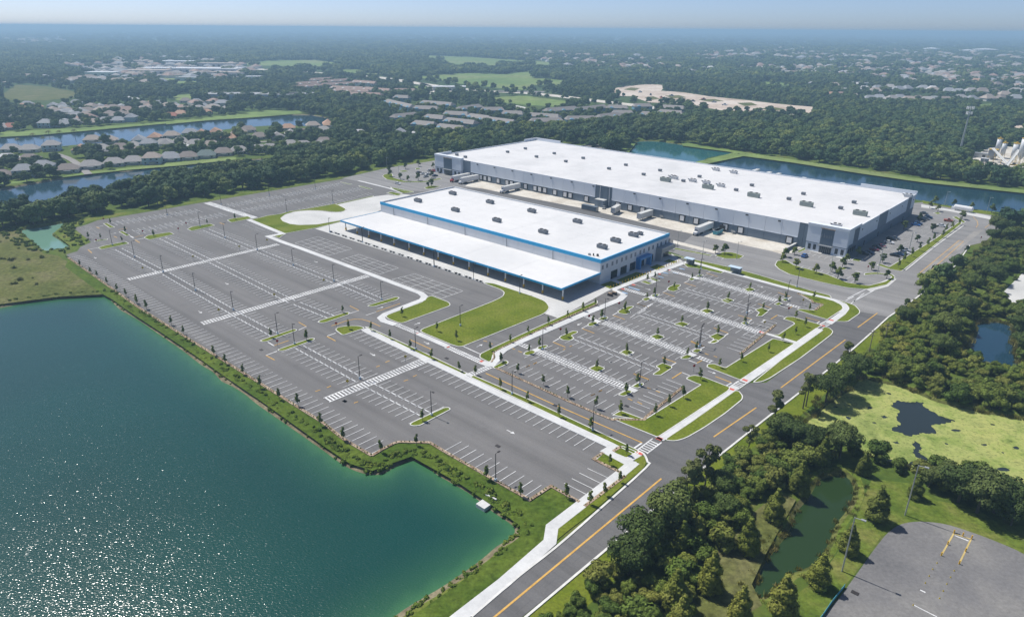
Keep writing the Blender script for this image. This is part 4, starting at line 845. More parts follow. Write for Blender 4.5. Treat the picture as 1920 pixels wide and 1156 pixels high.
# ---- the delivery station with the blue band
A = Frame('delivery_station', P(713, 378, 10.5), P(1127, 487, 10.5)); AW, AD, AH = A.w, 53.8, 10.5
tag(A.root, 'white delivery warehouse with a bright blue band and a long front canopy', 'warehouse')
A.box('core', 'panel_annex', .3, AW - .3, .3, AD - .3, 0, AH - 1.0)
A.box('roof', 'roof_white', .2, AW - .2, .2, AD - .2, AH - 1.0, AH - .75)
npan = 16
for i in range(npan):
    x0 = i * AW / npan; x1 = (i + 1) * AW / npan
    pbox(A, 'wall_panel', 'panel_annex', x0 + .05, x1 - .05, 0, .28, 0, AH - 1.5); pbox(A, 'wall_panel', 'panel_annex', x0 + .05, x1 - .05, AD - .28, AD, 0, AH)
for i in range(7):
    y0 = .3 + i * (AD - .6) / 7; y1 = .3 + (i + 1) * (AD - .6) / 7
    pbox(A, 'wall_panel', 'panel_annex', AW - .28, AW, y0 + .04, y1 - .04, 0, AH - 1.5); pbox(A, 'wall_panel', 'panel_annex', 0, .28, y0 + .04, y1 - .04, 0, AH)
A.box('blue_band', 'trim_blue', -.12, AW + .12, -.12, .3, AH - 1.5, AH + .02); A.box('blue_band', 'trim_blue', AW - .3, AW + .12, .302, AD + .12, AH - 1.5, AH + .02)
A.box('parapet', 'panel_annex', -.08, AW - .32, AD - .3, AD + .08, AH - .8, AH + .05); A.box('parapet', 'panel_annex', -.08, .32, .32, AD - .32, AH - .8, AH + .05)
for i in range(1, 6):
    A.box('roof_seam', 'dirty_white', .6, AW - .6, i * AD / 6 - .07, i * AD / 6 + .07, AH - .75, AH - .74)
for i in range(1, 5):
    A.box('roof_seam', 'dirty_white', i * AW / 5 - .06, i * AW / 5 + .06, .5, AD - .5, AH - .75, AH - .735)
for i in (1, 4, 7, 10, 13):
    A.box('downpipe', 'metal_grey', i * AW / npan * 1.0 + 2, i * AW / npan + 2.2, -.2, -.02, 4.6, AH - 1.5)
# side face: upper windows in pairs, ground glazing, blue portal, grey overhang
wins = [(360, 880), (420, 858), (493, 833), (553, 808), (622, 780), (680, 762), (747, 737), (803, 715), (868, 695), (920, 675), (985, 650), (1040, 628), (1102, 605), (1150, 588), (1212, 568), (1262, 548)]
def side_y(c, p, z):
    v = P(*Z(c, p)[0], z) - A.o; lx, ly = A.loc(*Z(c, p)[0], z); return ly
def wall_hit(F, c, p, xplane):
    """where the view line meets the side wall x = xplane: (y, z)"""
    best = None
    for i in range(0, 260):
        z = i * .05; lx, ly = F.loc(*Z(c, p)[0], z)
        if best is None or abs(lx - xplane) < best[0]: best = (abs(lx - xplane), ly, z)
    return best[1], best[2]
for p in wins:
    y, z = wall_hit(A, 'd3', p, AW); w = pbox(A, 'window', 'panel_grey', AW - .02, AW + .07, y - .62, y + .62, 6.0, 7.8)
    pbox(A, 'pane', 'window_glass', AW + .03, AW + .09, y - .52, y - .03, 6.1, 7.7, w); pbox(A, 'pane', 'window_glass', AW + .03, AW + .09, y + .03, y + .52, 6.1, 7.7, w)
for p0, p1 in (((470, 1000), (555, 960)), ((600, 955), (682, 915)), ((725, 905), (800, 865)), ((865, 850), (915, 835)), ((980, 815), (1035, 785)), ((1185, 735), (1255, 705))):
    ya, _ = wall_hit(A, 'd3', p0, AW); yb, _ = wall_hit(A, 'd3', p1, AW)
    w = pbox(A, 'storefront', 'metal_dark', AW - .02, AW + .1, ya, yb, .1, 3.6); n = 3
    for k in range(n):
        q0 = ya + (yb - ya) * k / n + .08; q1 = ya + (yb - ya) * (k + 1) / n - .08; pbox(A, 'pane', 'glass_dark', AW + .02, AW + .13, q0, q1, .3, 3.4, w)
ya, _ = wall_hit(A, 'd3', (830, 900), AW); yb, _ = wall_hit(A, 'd3', (975, 830), AW)
pt = pbox(A, 'portal', 'portal_blue', AW, AW + 2.2, ya, ya + .9, 0, 4.2); pbox(A, 'portal', 'portal_blue', AW, AW + 2.2, yb - .9, yb, 0, 4.2); pbox(A, 'portal', 'portal_blue', AW, AW + 2.3, ya - .05, yb + .05, 4.2, 5.1)
ya, _ = wall_hit(A, 'd3', (1075, 740), AW)
pbox(A, 'overhang', 'metal_grey', AW, AW + 3.2, ya, AD + .8, 4.0, 6.0); pbox(A, 'overhang_wall', 'metal_grey', AW, AW + 3.0, ya, ya + 1.2, 0, 3.98)
pbox(A, 'roof_hatch', 'metal_grey', AW - 9, AW - 8.2, 3.4, 4.2, AH - .75, AH); pbox(A, 'vent_pipe', 'metal_dark', AW - 7, AW - 6.6, 4.0, 4.4, AH - .75, AH + .3); pbox(A, 'vent_pipe', 'metal_dark', AW - 5.6, AW - 4.8, 4.6, 5.2, AH - .75, AH + .2)
# canopy
CZ = 5.2; fx0, fy0 = A.loc(641, 414, CZ); fx1, fy1 = A.loc(1060, 543, CZ); cy0 = (fy0 + fy1) / 2
cx0 = -.2; cx1 = AW + .35
cn = A.box('canopy_roof', 'roof_white', cx0 + .2, cx1 - .2, cy0 + .2, -.02, CZ - .35, CZ - .12)
A.box('canopy_band', 'trim_blue', cx0, cx1, cy0, cy0 + .22, CZ - .75, CZ + .05); A.box('canopy_band', 'trim_blue', cx1 - .22, cx1, cy0 + .222, -.1, CZ - .75, CZ + .05); A.box('canopy_band', 'trim_blue', cx0, cx0 + .22, cy0 + .222, -.1, CZ - .75, CZ + .05)
for i in range(1, 5): A.box('roof_seam', 'dirty_white', i * AW / 5 - .06, i * AW / 5 + .06, cy0 + .4, -.3, CZ - .12, CZ - .105)
cols = [d for d in Z('d1', (298, 582), (428, 620), (558, 660), (693, 702), (835, 746), (998, 798), (1153, 850), (1310, 900), (1478, 952), (1648, 1005))] + Z('d2', (205, 662), (377, 716), (578, 782), (765, 842), (962, 906), (1168, 970), (1380, 1042))
xs = sorted(A.loc(x, y, 0)[0] for x, y in cols); seen = []
for x in xs:
    if seen and x - seen[-1] < 4: continue
    seen.append(x); c = pbox(A, 'column', 'white_metal', x - .2, x + .2, cy0 + 1.5, cy0 + 1.9, 0, CZ - .36)
    pbox(A, 'column_guard', 'bollard_yellow', x - .3, x + .3, cy0 + 1.4, cy0 + 2.0, .06, 1.35)
    pbox(A, 'beam', 'white_metal', x - .15, x + .15, cy0 + .4, -.1, CZ - .74, CZ - .36)
for i, p in enumerate([(575, 145), (742, 110), (755, 190), (922, 152), (955, 240), (1123, 195), (1178, 295), (1343, 245), (1462, 367), (1527, 337), (1613, 310), (1645, 302)]):
    q = P(*Z('r5', p)[0], AH - .2); small = i == 11
    if i == 0: ru = roof_unit('rooftop_unit', 'unit_grey', 4.4, 2.2, 1.7); rs = roof_unit('rooftop_unit', 'unit_grey', 2.2, 2.0, 1.3)
    q.z = AH - .75
    spawn(rs if small else ru, q, A.a, 1, f'{nth(i)} grey air handler on the blue-banded roof, counted from the far end' if not small else 'smaller grey air handler next to a larger one on the blue-banded roof', 'rooftop unit', 'air handlers on the delivery station roof')

# ---- the big distribution warehouse
B = Frame('distribution_warehouse', P(820, 291, 12), P(1594, 434, 12)); BW, BD, BH = B.w, 108.0, 12.0
tag(B.root, 'very long white and grey warehouse with loading docks and corner towers', 'warehouse')
B.box('core', 'panel_grey', .4, BW - .4, .4, BD - .4, 0, BH - 1.2); B.box('roof', 'roof_aged', .25, BW - .25, .25, BD - .25, BH - 1.2, BH - .55)
for i in range(1, 9): B.box('roof_seam', 'dirty_white', i * BW / 9 - .06, i * BW / 9 + .06, .5, BD - .5, BH - .55, BH - .535)
B.box('parapet', 'panel_white', -.1, BW + .1, BD - .35, BD + .1, BH - .9, BH + .1); B.box('parapet', 'panel_white', -.1, .35, .3, BD - .36, BH - .9, BH + .1)
tx0 = B.loc(*Z('d4', (1085, 400))[0], 10)[0]; dx0 = B.loc(*Z('d4', (1145, 420))[0], 10)[0]
mx0 = B.loc(*Z('d5', (785, 400))[0], 9)[0]; mx1 = B.loc(*Z('d5', (998, 430))[0], 9)[0]
rx0 = B.loc(*Z('d7', (312, 600))[0], 8)[0]; rx1 = B.loc(*Z('d7', (425, 620))[0], 8)[0]
def front(x0, x1, mat, z0, z1, d=.3, name='wall_panel'): pbox(B, name, mat, x0 + .05, x1 - .05, -.001, d, z0, z1)
def run(x0, x1, w=8.3):
    n = max(1, round((x1 - x0) / w)); e = []
    for i in range(n): a = x0 + (x1 - x0) * i / n; b = x0 + (x1 - x0) * (i + 1) / n; e.append((a, b)); front(a, b, 'panel_white', 4.7, BH); front(a, b, 'panel_grey', 0, 4.62)
    return e
front(tx0, dx0, 'panel_grey', 0, BH)
e1 = run(dx0, mx0); e2 = run(mx1, rx0)
n = 4
for i in range(n): front(mx0 + (mx1 - mx0) * i / n, mx0 + (mx1 - mx0) * (i + 1) / n, 'panel_dark', 0, BH)
for i in range(2): front(rx0 + (rx1 - rx0) * i / 2, rx0 + (rx1 - rx0) * (i + 1) / 2, 'panel_dark', 0, BH)
B.box('dock_ledge', 'panel_white', dx0, mx0, -.16, 0, 4.5, 4.7); B.box('dock_ledge', 'panel_white', mx1, rx0, -.16, 0, 4.5, 4.7)
def dock(x, closed=True):
    f = pbox(B, 'dock_door', 'black', x - 1.75, x + 1.75, -.45, 0, .9, 4.3); pbox(B, 'door_leaf', 'white_metal', x - 1.2, x + 1.2, -.5, -.02, 1.2, 3.9, f)
    return f
for k, (a, b) in enumerate(e1):
    if k % 6 != 5: dock((a + b) / 2 - 1.9); 
    if k % 3 == 1: dock((a + b) / 2 + 2.1)
    if k % 2 == 0: pbox(B, 'wall_light', 'metal_dark', (a + b) / 2 + 2, (a + b) / 2 + 3.4, -.25, 0, BH - 1.5, BH - .9)
for k, (a, b) in enumerate(e2):
    if k % 7 not in (3, 4): dock((a + b) / 2 + .5)
    if k % 2 == 1: pbox(B, 'wall_light', 'metal_dark', (a + b) / 2 + 2, (a + b) / 2 + 3.4, -.25, 0, BH - 1.5, BH - .9)
    pbox(B, 'downpipe', 'white_metal', a - .1, a + .1, -.16, -.02, 4.7, 5.6)
for x in (mx0 + (mx1 - mx0) * .3, mx0 + (mx1 - mx0) * .85): pbox(B, 'downpipe', 'white_metal', x - .14, x + .14, -.2, -.02, 1, BH - .4)
# right side wall
ns = 15
for i in range(ns):
    y0 = .32 + i * (BD - .6) / ns; y1 = .32 + (i + 1) * (BD - .6) / ns; up = 'panel_grey' if i in (6, 7) else ('panel_dark' if i in (1, 13) else 'panel_white')
    pbox(B, 'wall_panel', up, BW - .3, BW, y0 + .05, y1 - .05, 4.7, BH); pbox(B, 'wall_panel', 'panel_grey', BW - .3, BW, y0 + .05, y1 - .05, 0, 4.62)
    if i > 2: pbox(B, 'door', 'glass_dark', BW - .02, BW + .06, (y0 + y1) / 2 - .6, (y0 + y1) / 2 + .6, .1, 2.4) if i % 3 == 0 else None
    if i % 3 == 2: pbox(B, 'wall_light', 'metal_dark', BW, BW + .25, (y0 + y1) / 2 - .4, (y0 + y1) / 2 + .4, 9.2, 9.7)
    pbox(B, 'wall_panel', 'panel_white', 0, .3, y0 + .05, y1 - .05, 0, BH)
# corner towers
def tower(x0, x1, yf, side, sign=False, depth=14):
    H = BH + 1.4; w = x1 - x0
    a, b = x0 + w * .34, x0 + w * .66
    for p0, p1, mt in ((x0, a, 'panel_white'), (a + .02, b - .02, 'panel_dark'), (b, x1, 'panel_white')):
        pbox(B, 'tower_panel', mt, p0, p1, yf, .02, 4.4, H - 1.3)
    pbox(B, 'tower_base', 'panel_white', x0 + .1, x1 - .1, yf + .12, .02, 0, 4.1); pbox(B, 'tower_trim', 'panel_dark', x0 - .02, x1 + .02, yf - .05, .03, 4.1, 4.4)
    pbox(B, 'tower_cornice', 'panel_white', x0 - .15, x1 + .15, yf - .25, .5, H - 1.3, H); pbox(B, 'tower_cornice', 'panel_white', (x1 - .4 if side > 0 else x0 - .15), (x1 + .15 if side > 0 else x0 + .4), .5, depth, H - 1.3, H)
    pbox(B, 'entrance_canopy', 'metal_grey', a - .3, b + .3, yf - 1.6, yf, 3.7, 4.05)
    pbox(B, 'entrance_glazing', 'glass_dark', a + .2, b - .2, yf + .02, yf + .3, .1, 3.6)
    for k in range(6): pbox(B, 'mullion', 'metal_grey', a + .4 + k * (b - a - .8) / 6, a + .5 + k * (b - a - .8) / 6, yf - .02, yf + .1, .1, 3.6)
    pbox(B, 'accent_bar', 'mulch', a - .2, b + .2, yf - .4, yf, H - 1.75, H - 1.35)
    for q in (x0 + w * .07, x0 + w * .2, x0 + w * .74, x0 + w * .88):
        f = pbox(B, 'window', 'metal_grey', q - .05, q + w * .07 + .05, yf + .04, yf + .2, .9, 3.5); pbox(B, 'pane', 'glass_dark', q + .05, q + w * .035 - .03, yf + .0, yf + .1, 1.0, 3.4, f); pbox(B, 'pane', 'glass_dark', q + w * .035 + .03, q + w * .07 - .05, yf + .0, yf + .1, 1.0, 3.4, f)
    if side > 0:
        for k in range(4):
            y = yf + 2.2 + k * 3.1; pbox(B, 'window', 'metal_grey', x1 - .12, x1 + .03, y, y + 1.7, .9, 3.5); pbox(B, 'pane', 'glass_dark', x1 - .02, x1 + .06, y + .1, y + 1.6, 1.0, 3.4)
    if sign:  # five raised letters, too faint in the photograph to read
        lx = (a + b) / 2 - 2.6
        for k, hh in enumerate((1.5, 1.9, 1.3, 1.3, 1.5)):
            pbox(B, 'sign_letter', 'metal_grey', lx + k * 1.1, lx + k * 1.1 + .22, yf - .12, yf, 7.6, 7.6 + hh)
            if k in (1, 2, 3): pbox(B, 'sign_letter', 'metal_grey', lx + k * 1.1 + .45, lx + k * 1.1 + .64, yf - .12, yf, 7.6, 7.6 + 1.2)
tower(rx1, BW + .5, -2.2, 1, True); tower(-.6, tx0, -2.0, -1)
pbox(B, 'rear_parapet', 'panel_white', BW - 30, BW + .3, BD - .2, BD + .6, BH - .8, BH + 1.5); pbox(B, 'rear_parapet', 'panel_white', -.4, 26, BD - .2, BD + .6, BH - .8, BH + 1.5); pbox(B, 'rear_parapet', 'panel_white', -.5, .1, BD - 14, BD - .22, BH - .8, BH + 1.5)
RU = {'big': roof_unit('rooftop_unit', 'unit_green', 6.5, 2.3, 2.4), 'mid': roof_unit('rooftop_unit', 'white_metal', 4.0, 2.3, 1.8, hood=True), 'cap': roof_unit('roof_exhaust', 'unit_grey', 2.0, 1.8, 1.5, fans=False)}
K = 0; cnt = {'big': 0, 'mid': 0, 'cap': 0}
for kind, c, ps in [('big', 'd6', [(430, 345), (980, 445), (1615, 555)]), ('big', 'd7', [(995, 425)]), ('big', 'd5', [(1605, 300)]), ('mid', 'd6', [(30, 228), (250, 262), (415, 285), (590, 322), (530, 128), (745, 162)]), ('mid', 'd5', [(1690, 265)]), ('mid', 'd7', [(745, 555), (1520, 228)]),
      ('cap', 'd6', [(135, 262), (330, 210), (770, 372), (960, 315), (1405, 480), (1580, 418)]), ('cap', 'd7', [(785, 358), (930, 296)]), ('cap', 'd5', [(155, 32), (485, 85), (680, 48), (970, 167), (1160, 125), (1360, 232), (1545, 187)]), ('cap', 'e4', [(310, 878), (510, 840), (835, 895)]), ('cap', 'd4', [(1155, 335), (1060, 310)])]:
    for p in ps:
        q = P(*Z(c, p)[0], BH - .55); i = cnt[kind]; cnt[kind] += 1
        d = {'big': 'long grey-green air handler', 'mid': 'white air handler with a dark intake', 'cap': 'small grey exhaust cap'}[kind]
        spawn(RU[kind], q, B.a, 1, f'{nth(i)} {d} on the long warehouse roof', 'rooftop unit', d + 's on the long warehouse roof')
# ------------------------------------------------------------------ poles, signs, bollards, shelters
def pole_proto(h, arm=1.0, mat='metal_dark', name='light_pole', heads=1, base=True):
    parts = []
    if base:
        b = MB(); b.tube((0, 0, 0), (0, 0, .75), .32, .32, 10); parts.append(('base', b.mesh('base', 'shade_blue' if mat == 'metal_dark' else 'kerb'), []))
    m = MB(); m.tube((0, 0, 0), (0, 0, h), .13, .08, 8); parts.append(('pole', m.mesh('pole', mat), []))
    for k in range(heads):
        s = 1 if k == 0 else -1
        a = MB(); a.tube((0, 0, h - .1), (s * arm, 0, h), .05, .05, 6); l = MB(); l.box(min(s * arm, s * (arm + .7)), max(s * arm, s * (arm + .7)), -.2, .2, h - .06, h + .1)
        parts.append(('arm', a.mesh('arm', mat), [('lamp_head', l.mesh('lamp_head', mat))]))
    return {'name': name, 'cat': 'light pole', 'parts': parts}
LP = pole_proto(7.6, .7); LPG = pole_proto(8.5, .8, 'galvanised', base=False)
lps = Z('c1', (1270, 550), (665, 870)) + Z('c3', (1210, 225)) + Z('c2', (365, 295), (925, 1035), (1255, 550)) + Z('c4', (155, 850), (1110, 350)) + Z('r4', (885, 550), (730, 470), (1060, 650), (1265, 755), (1505, 885), (1597, 940), (1220, 365), (1395, 430), (1590, 515), (1810, 600), (907, 240), (1085, 302), (1460, 135), (1200, 185), (1710, 100), (1555, 225), (1805, 175), (610, 405)) \
    + Z('r5', (400, 622), (308, 347), (150, 297), (652, 463), (1065, 592)) + Z('d1', (465, 722), (1240, 982), (1665, 1122)) + Z('c6', (1350, 205), (1730, 940)) + Z('c7', (1090, 550), (1575, 1085), (1585, 255)) + Z('c8', (65, 330), (1010, 585), (578, 735), (570, 850), (60, 1105), (1120, 455))
lps = sorted(lps)
for i, (x, y) in enumerate(lps):
    spawn(LP, P(x, y), U + (pi / 2 if i % 2 else 0), 1, f'{nth(i)} dark parking lot light pole, counting poles from the left', 'light pole', 'light poles in the new parking lots')
for i, (x, y) in enumerate(sorted(Z('r6', (465, 425), (755, 560), (180, 370), (300, 420)) + Z('d7', (668, 1060), (1185, 1060), (1530, 790), (1210, 960)) + Z('d8', (870, 262), (1330, 330), (490, 740)) + Z('d4', (275, 460), (410, 560)) + Z('e4', (930, 765), (1325, 745)))):
    spawn(LPG, P(x, y), U, 1, f'{nth(i)} pale light pole around the long warehouse, from the left', 'light pole', 'galvanised light poles round the long warehouse')
FL = pole_proto(12.9, .9, 'galvanised', 'floodlight_pole', 1, False)
spawn(FL, P(1578.5, 1070), -.6, (1.2, 1.2, 1), 'tall pale floodlight pole left of the grey storage yard', 'light pole', 'floodlight poles by the storage yard')
spawn(FL, P(1696.7, 965), -.6, (1.2, 1.2, 1), 'tall pale floodlight pole by the oak clump above the storage yard', 'light pole', 'floodlight poles by the storage yard')
def sign(name, mat, shape, s):
    p = MB(); p.tube((0, 0, 0), (0, 0, 2.2), .05, .05, 6); f = MB()
    n = {'oct': 8, 'diamond': 4}[shape]; pts = [(s * cos(2 * pi * (k + (.5 if n == 8 else 0)) / n), s * sin(2 * pi * (k + (.5 if n == 8 else 0)) / n)) for k in range(n)]
    f.face([(x, -.07, 2.2 + z) for x, z in pts]); f.face([(x, -.03, 2.2 + z) for x, z in reversed(pts)])
    for k in range(n): a, b = pts[k], pts[(k + 1) % n]; f.face([(a[0], -.03, 2.2 + a[1]), (b[0], -.03, 2.2 + b[1]), (b[0], -.07, 2.2 + b[1]), (a[0], -.07, 2.2 + a[1])])
    return {'name': name, 'cat': 'road sign', 'parts': [('post', p.mesh('post', 'metal_grey'), []), ('sign_panel', f.mesh('sign_panel', mat), [])]}
SS = sign('stop_sign', 'sign_red', 'oct', .45); SY = sign('warning_sign', 'sign_yellow', 'diamond', .55)
for i, (x, y) in enumerate(sorted(Z('c1', (412, 325)) + Z('f1', (700, 520)) + Z('c6', (870, 390), (1505, 105), (1180, 245)) + Z('c7', (1232, 445), (695, 680)) + Z('c5', (1157, 330)) + Z('c8', (1025, 740)) + Z('e6', (1130, 215), (1052, 450), (1555, 350)) + Z('r4', (970, 335), (1012, 305)) + Z('d8', (1258, 650)) + Z('d7', (1075, 1030)))):
    spawn(SS, P(x, y), .3, 1, f'{nth(i)} red octagonal stop sign, counting stop signs from the left', 'stop sign', 'stop signs')
for i, (x, y) in enumerate(sorted(Z('c1', (535, 960), (1160, 690)) + Z('r4', (778, 552), (1490, 698), (1190, 782), (1050, 488), (1300, 433), (1450, 398), (1757, 618)) + Z('c8', (765, 890), (1182, 645)))):
    spawn(SY, P(x, y), .3, 1, f'{nth(i)} yellow diamond crossing sign, counting them from the left', 'road sign', 'yellow pedestrian crossing signs')
bo = MB(); bo.tube((0, 0, 0), (0, 0, 1.1), .14, .14, 8); bom = bo.mesh('bollard', 'bollard_yellow')
for i in range(26):
    a = P(*Z('c7', (605, 465))[0]); b = P(*Z('c7', (1345, 178))[0])
    if i in (15, 16): continue
    tag(put('bollard', bom, None, lerp(a, b, i / 25)), f'{nth(i)} yellow bollard from the canopy along the beds beside the delivery station', 'bollard', 'yellow bollards beside the delivery station')
g0 = P(*Z('d1', (110, 607))[0]); g1 = P(*Z('d2', (490, 868))[0]); rr = empty('guard_rail', g0); k = MB(); ps = MB(); d = g1 - g0; n = 52
k.strip([Vector((0, 0, 0)), d], .5, .3, z0=0)
k.build('rail_base', 'kerb', rr); r2 = MB(); r2.tube((0, 0, .95), (d.x, d.y, .95), .05, .05, 6); r2.build('top_rail', 'galvanised', rr)
pm1 = MB(); pm1.tube((0, 0, 0), (0, 0, 1.0), .08, .08, 6); pmm = pm1.mesh('post', 'metal_grey'); wm1 = MB(); wm1.obox((0, 0), atan2(d.y, d.x), 1.0, .5, .1, .75); wmm = wm1.mesh('cart', 'metal_dark')
for i in range(n + 1): put('post', pmm, rr, d * (i / n)); (put('cart', wmm, rr, d * ((i + .5) / n)) if i % 3 != 1 and i < n else None)
tag(rr, 'long low guard rail with grey posts in front of the canopy apron', 'guard rail')
def shelter(c, p, w, label):
    r = empty('shelter', P(*Z(c, p)[0]), U); m = MB(); m.box(-w / 2, w / 2, -1.4, 1.4, 2.7, 2.9); m.build('shelter_roof', 'shade_blue', r)
    for sx in (-1, 1):
        for sy in (-1, 1): q = MB(); q.tube((sx * (w / 2 - .25), sy * 1.15, 0), (sx * (w / 2 - .25), sy * 1.15, 2.7), .07, .07, 6); q.build('post', 'metal_grey', r)
    q = MB(); q.box(-w / 2 + .5, w / 2 - .5, .5, .9, .35, .5); q.build('bench', 'metal_grey', r); q = MB(); q.box(-w / 2 + .3, w / 2 - .3, 1.2, 1.26, .4, 2.3); q.build('back_panel', 'window_glass', r); tag(r, label, 'shelter')
shelter('c7', (1455, 205), 4.4, 'pale flat-roofed shelter at the corner beside the delivery station'); shelter('c8', (445, 300), 5.5, 'long pale-roofed shelter on the walk between east lot and truck drive')
# gate plant boxes and dumpsters by the canopy corner
for p, l in (((600, 545), 'dark planter box left of another at the canopy corner'), ((645, 530), 'dark planter box right of another at the canopy corner')):
    r = empty('planter', P(*Z('c7', p)[0]), U); m = MB(); m.box(-.9, .9, -.6, .6, 0, .9); m.build('box', 'metal_dark', r); m = MB(); m.box(-.8, .8, -.5, .5, .9, 1.2); m.build('soil', 'mulch', r); tag(r, l, 'planter')
# lake outfall
r = empty('outfall', P(*Z('r7', (685, 628))[0], ZW)); m = MB(); m.obox((0, 0), U, 2.6, 3.4, 0, .9); m.build('slab', 'concrete', r); m = MB(); m.obox((1.2, 1.6), U + .1, 3.0, .4, .9, 1.3); m.build('headwall', 'concrete', r); tag(r, 'pale concrete outfall slab at the lake edge', 'outfall')
# utility poles
for p, q, l in (((110, 790), 'e8', 'wooden utility pole beside the road, nearest the intersection'), ((240, 665), 'e8', 'shorter wooden utility pole in the shrubs right of the roadside one')):
    r = empty('utility_pole', P(*Z(q, p)[0])); m = MB(); h = 10 if '110' in str(p) else 7; m.tube((0, 0, 0), (0, 0, h), .16, .11, 8); m.build('pole', 'wood_pole', r); m = MB(); m.box(-1.1, 1.1, -.08, .08, h - .9, h - .7); m.box(-.8, .8, -.08, .08, h - 2, h - 1.85); m.build('crossarm', 'wood_pole', r); tag(r, l, 'utility pole')
# storage yard furniture
r = empty('marked_bay', P(*Z('r8', (1402, 830))[0])); o = P(*Z('r8', (1402, 830))[0])
for a, b in (((1390, 760), (1330, 865)), ((1390, 760), (1472, 787)), ((1472, 787), (1415, 905))):
    m = MB(); m.strip([P(*Z('r8', a)[0]) - o, P(*Z('r8', b)[0]) - o], .3, .085, z0=.05); m.build('yellow_line', 'paint_pale', r)
for p in ((1390, 758), (1360, 812), (1330, 865), (1432, 772), (1474, 785), (1445, 845), (1415, 905)): m = MB(); q = P(*Z('r8', p)[0]) - o; m.tube((q.x, q.y, 0), (q.x, q.y, .9), .13, .13, 8); m.build('bollard_post', 'bollard_yellow', r)
tag(r, 'yellow three-sided painted bay with short posts in the storage yard', 'marked bay')
m = MB(); m.strip([P(*q) for q in Z('r8', (1395, 770), (1460, 795))], .3, .07); m.strip([P(*q) for q in Z('r8', (1200, 1100), (1310, 1156))], .22, .07); m.strip([P(*q) for q in Z('r8', (1230, 1028), (1255, 1040))], .3, .07); tag(m.build('yard_markings', 'paint_white'), kind='structure')
cn = MB(); cn.tube((0, 0, 0), (0, 0, .6), .22, .04, 8); cnm = cn.mesh('cone', 'sign_yellow')
for i, (x, y) in enumerate(Z('r8', (1310, 900), (1290, 930), (1273, 962), (1255, 995), (1392, 937), (1375, 968), (1357, 1000), (1340, 1033), (1323, 1068), (1197, 1100))): tag(put('traffic_cone', cnm, None, P(x, y, .05), 0, .6), f'{nth(i)} small yellow cone below the yellow bay in the storage yard', 'cone', 'cones in the storage yard')
r = empty('silt_fence', P(*Z('r8', (870, 1020))[0])); o = P(*Z('r8', (870, 1020))[0]); m = MB(); L = [P(*q) - o for q in Z('r8', (870, 1015), (850, 1040), (810, 1090), (765, 1156), (700, 1240))]; m.strip(L, .06, .8, z0=0); m.build('mesh', 'teal', r)
for q in L: m = MB(); m.tube((q.x, q.y, 0), (q.x, q.y, 1), .05, .05, 6); m.build('stake', 'wood_pole', r)
tag(r, 'low green mesh fence along the edge of the storage yard', 'fence')

# ------------------------------------------------------------------ vehicles
def wheel_mesh(rad, w):
    m = MB(); m.tube((0, -w / 2, 0), (0, w / 2, 0), rad, rad, 12); return m.mesh('wheel', 'tyre')
W1 = wheel_mesh(.33, .22); W2 = wheel_mesh(.5, .5); H1 = None
def loft(sections, mat, name):
    """sections: (x, half-width low, half-width high, z0, z1)"""
    m = MB()
    for (xa, wa, ta, a0, a1), (xb, wb, tb, b0, b1) in zip(sections, sections[1:]):
        q = lambda x, w, t, z0, z1: [(x, -w, z0), (x, w, z0), (x, t, z1), (x, -t, z1)]
        A_, B_ = q(xa, wa, ta, a0, a1), q(xb, wb, tb, b0, b1)
        for i in range(4): m.face([A_[i], B_[i], B_[(i + 1) % 4], A_[(i + 1) % 4]])
    for s, rev in ((sections[0], True), (sections[-1], False)):
        x, w, t, z0, z1 = s; f = [(x, -w, z0), (x, w, z0), (x, t, z1), (x, -t, z1)]; m.face(f if not rev else f[::-1])
    return m.mesh(name, mat)
CARS = {}
def car(colr, suv=False, pick=False):
    k = (colr, suv, pick)
    if k in CARS: return CARS[k]
    h = .25 if suv or pick else 0
    body = loft([(-2.25, .8, .74, .45, .85 + h), (-2.1, .9, .84, .28, .95 + h), (-.9, .92, .86, .25, .98 + h), (1.0, .92, .86, .25, .95 + h), (1.9, .9, .82, .28, .82 + h), (2.25, .78, .7, .42, .68 + h)], 'car_' + colr, 'body')
    if pick: cab = loft([(-.55, .85, .7, 1.1, 1.2), (-.4, .84, .7, 1.15, 1.85), (.6, .84, .7, 1.15, 1.85), (1.1, .84, .7, 1.05, 1.2)], 'glass_dark', 'cabin')
    else: cab = loft([(-2.0 if suv else -1.7, .84, .72, .9 + h, 1.0 + h), (-1.6 if suv else -1.0, .82, .66, .9 + h, 1.42 + h), (.25, .82, .66, .9 + h, 1.44 + h), (1.05, .84, .72, .88 + h, .97 + h)], 'glass_dark', 'cabin')
    rf = MB(); x0, x1 = (-.4, .6) if pick else ((-1.55, .2) if suv else (-.95, .2)); zt = 1.86 if pick else 1.44 + h; rf.box(x0, x1, -.66, .66, zt - .02, zt + .03)
    ws = []
    for i, (sx, sy) in enumerate(((1.4, .8), (1.4, -.8), (-1.4, .8), (-1.4, -.8))):
        m = MB(); m.tube((sx, sy - .11, .33), (sx, sy + .11, .33), .34, .34, 12); ws.append(('wheel', m.mesh('wheel', 'tyre'), []))
    hl = []
    for sy in (-.6, .6): m = MB(); m.box(2.1, 2.27, sy - .16, sy + .16, .6 + h, .72 + h); hl.append(('headlight', m.mesh('headlight', 'white_metal'), []))
    CARS[k] = {'name': 'car' if not pick else 'pickup', 'cat': 'car' if not pick else 'pickup', 'parts': [('body', body, [(a_, b_) for a_, b_, _ in hl]), ('cabin', cab, [('car_roof', rf.mesh('car_roof', 'car_' + colr))])] + ws}
    return CARS[k]
ang_x = B.a; ang_y = B.a + pi / 2
_flx = sorted((630, 680, 735, 712, 757, 805, 815, 885))
def _fl(p): return _flx.index(p[0])
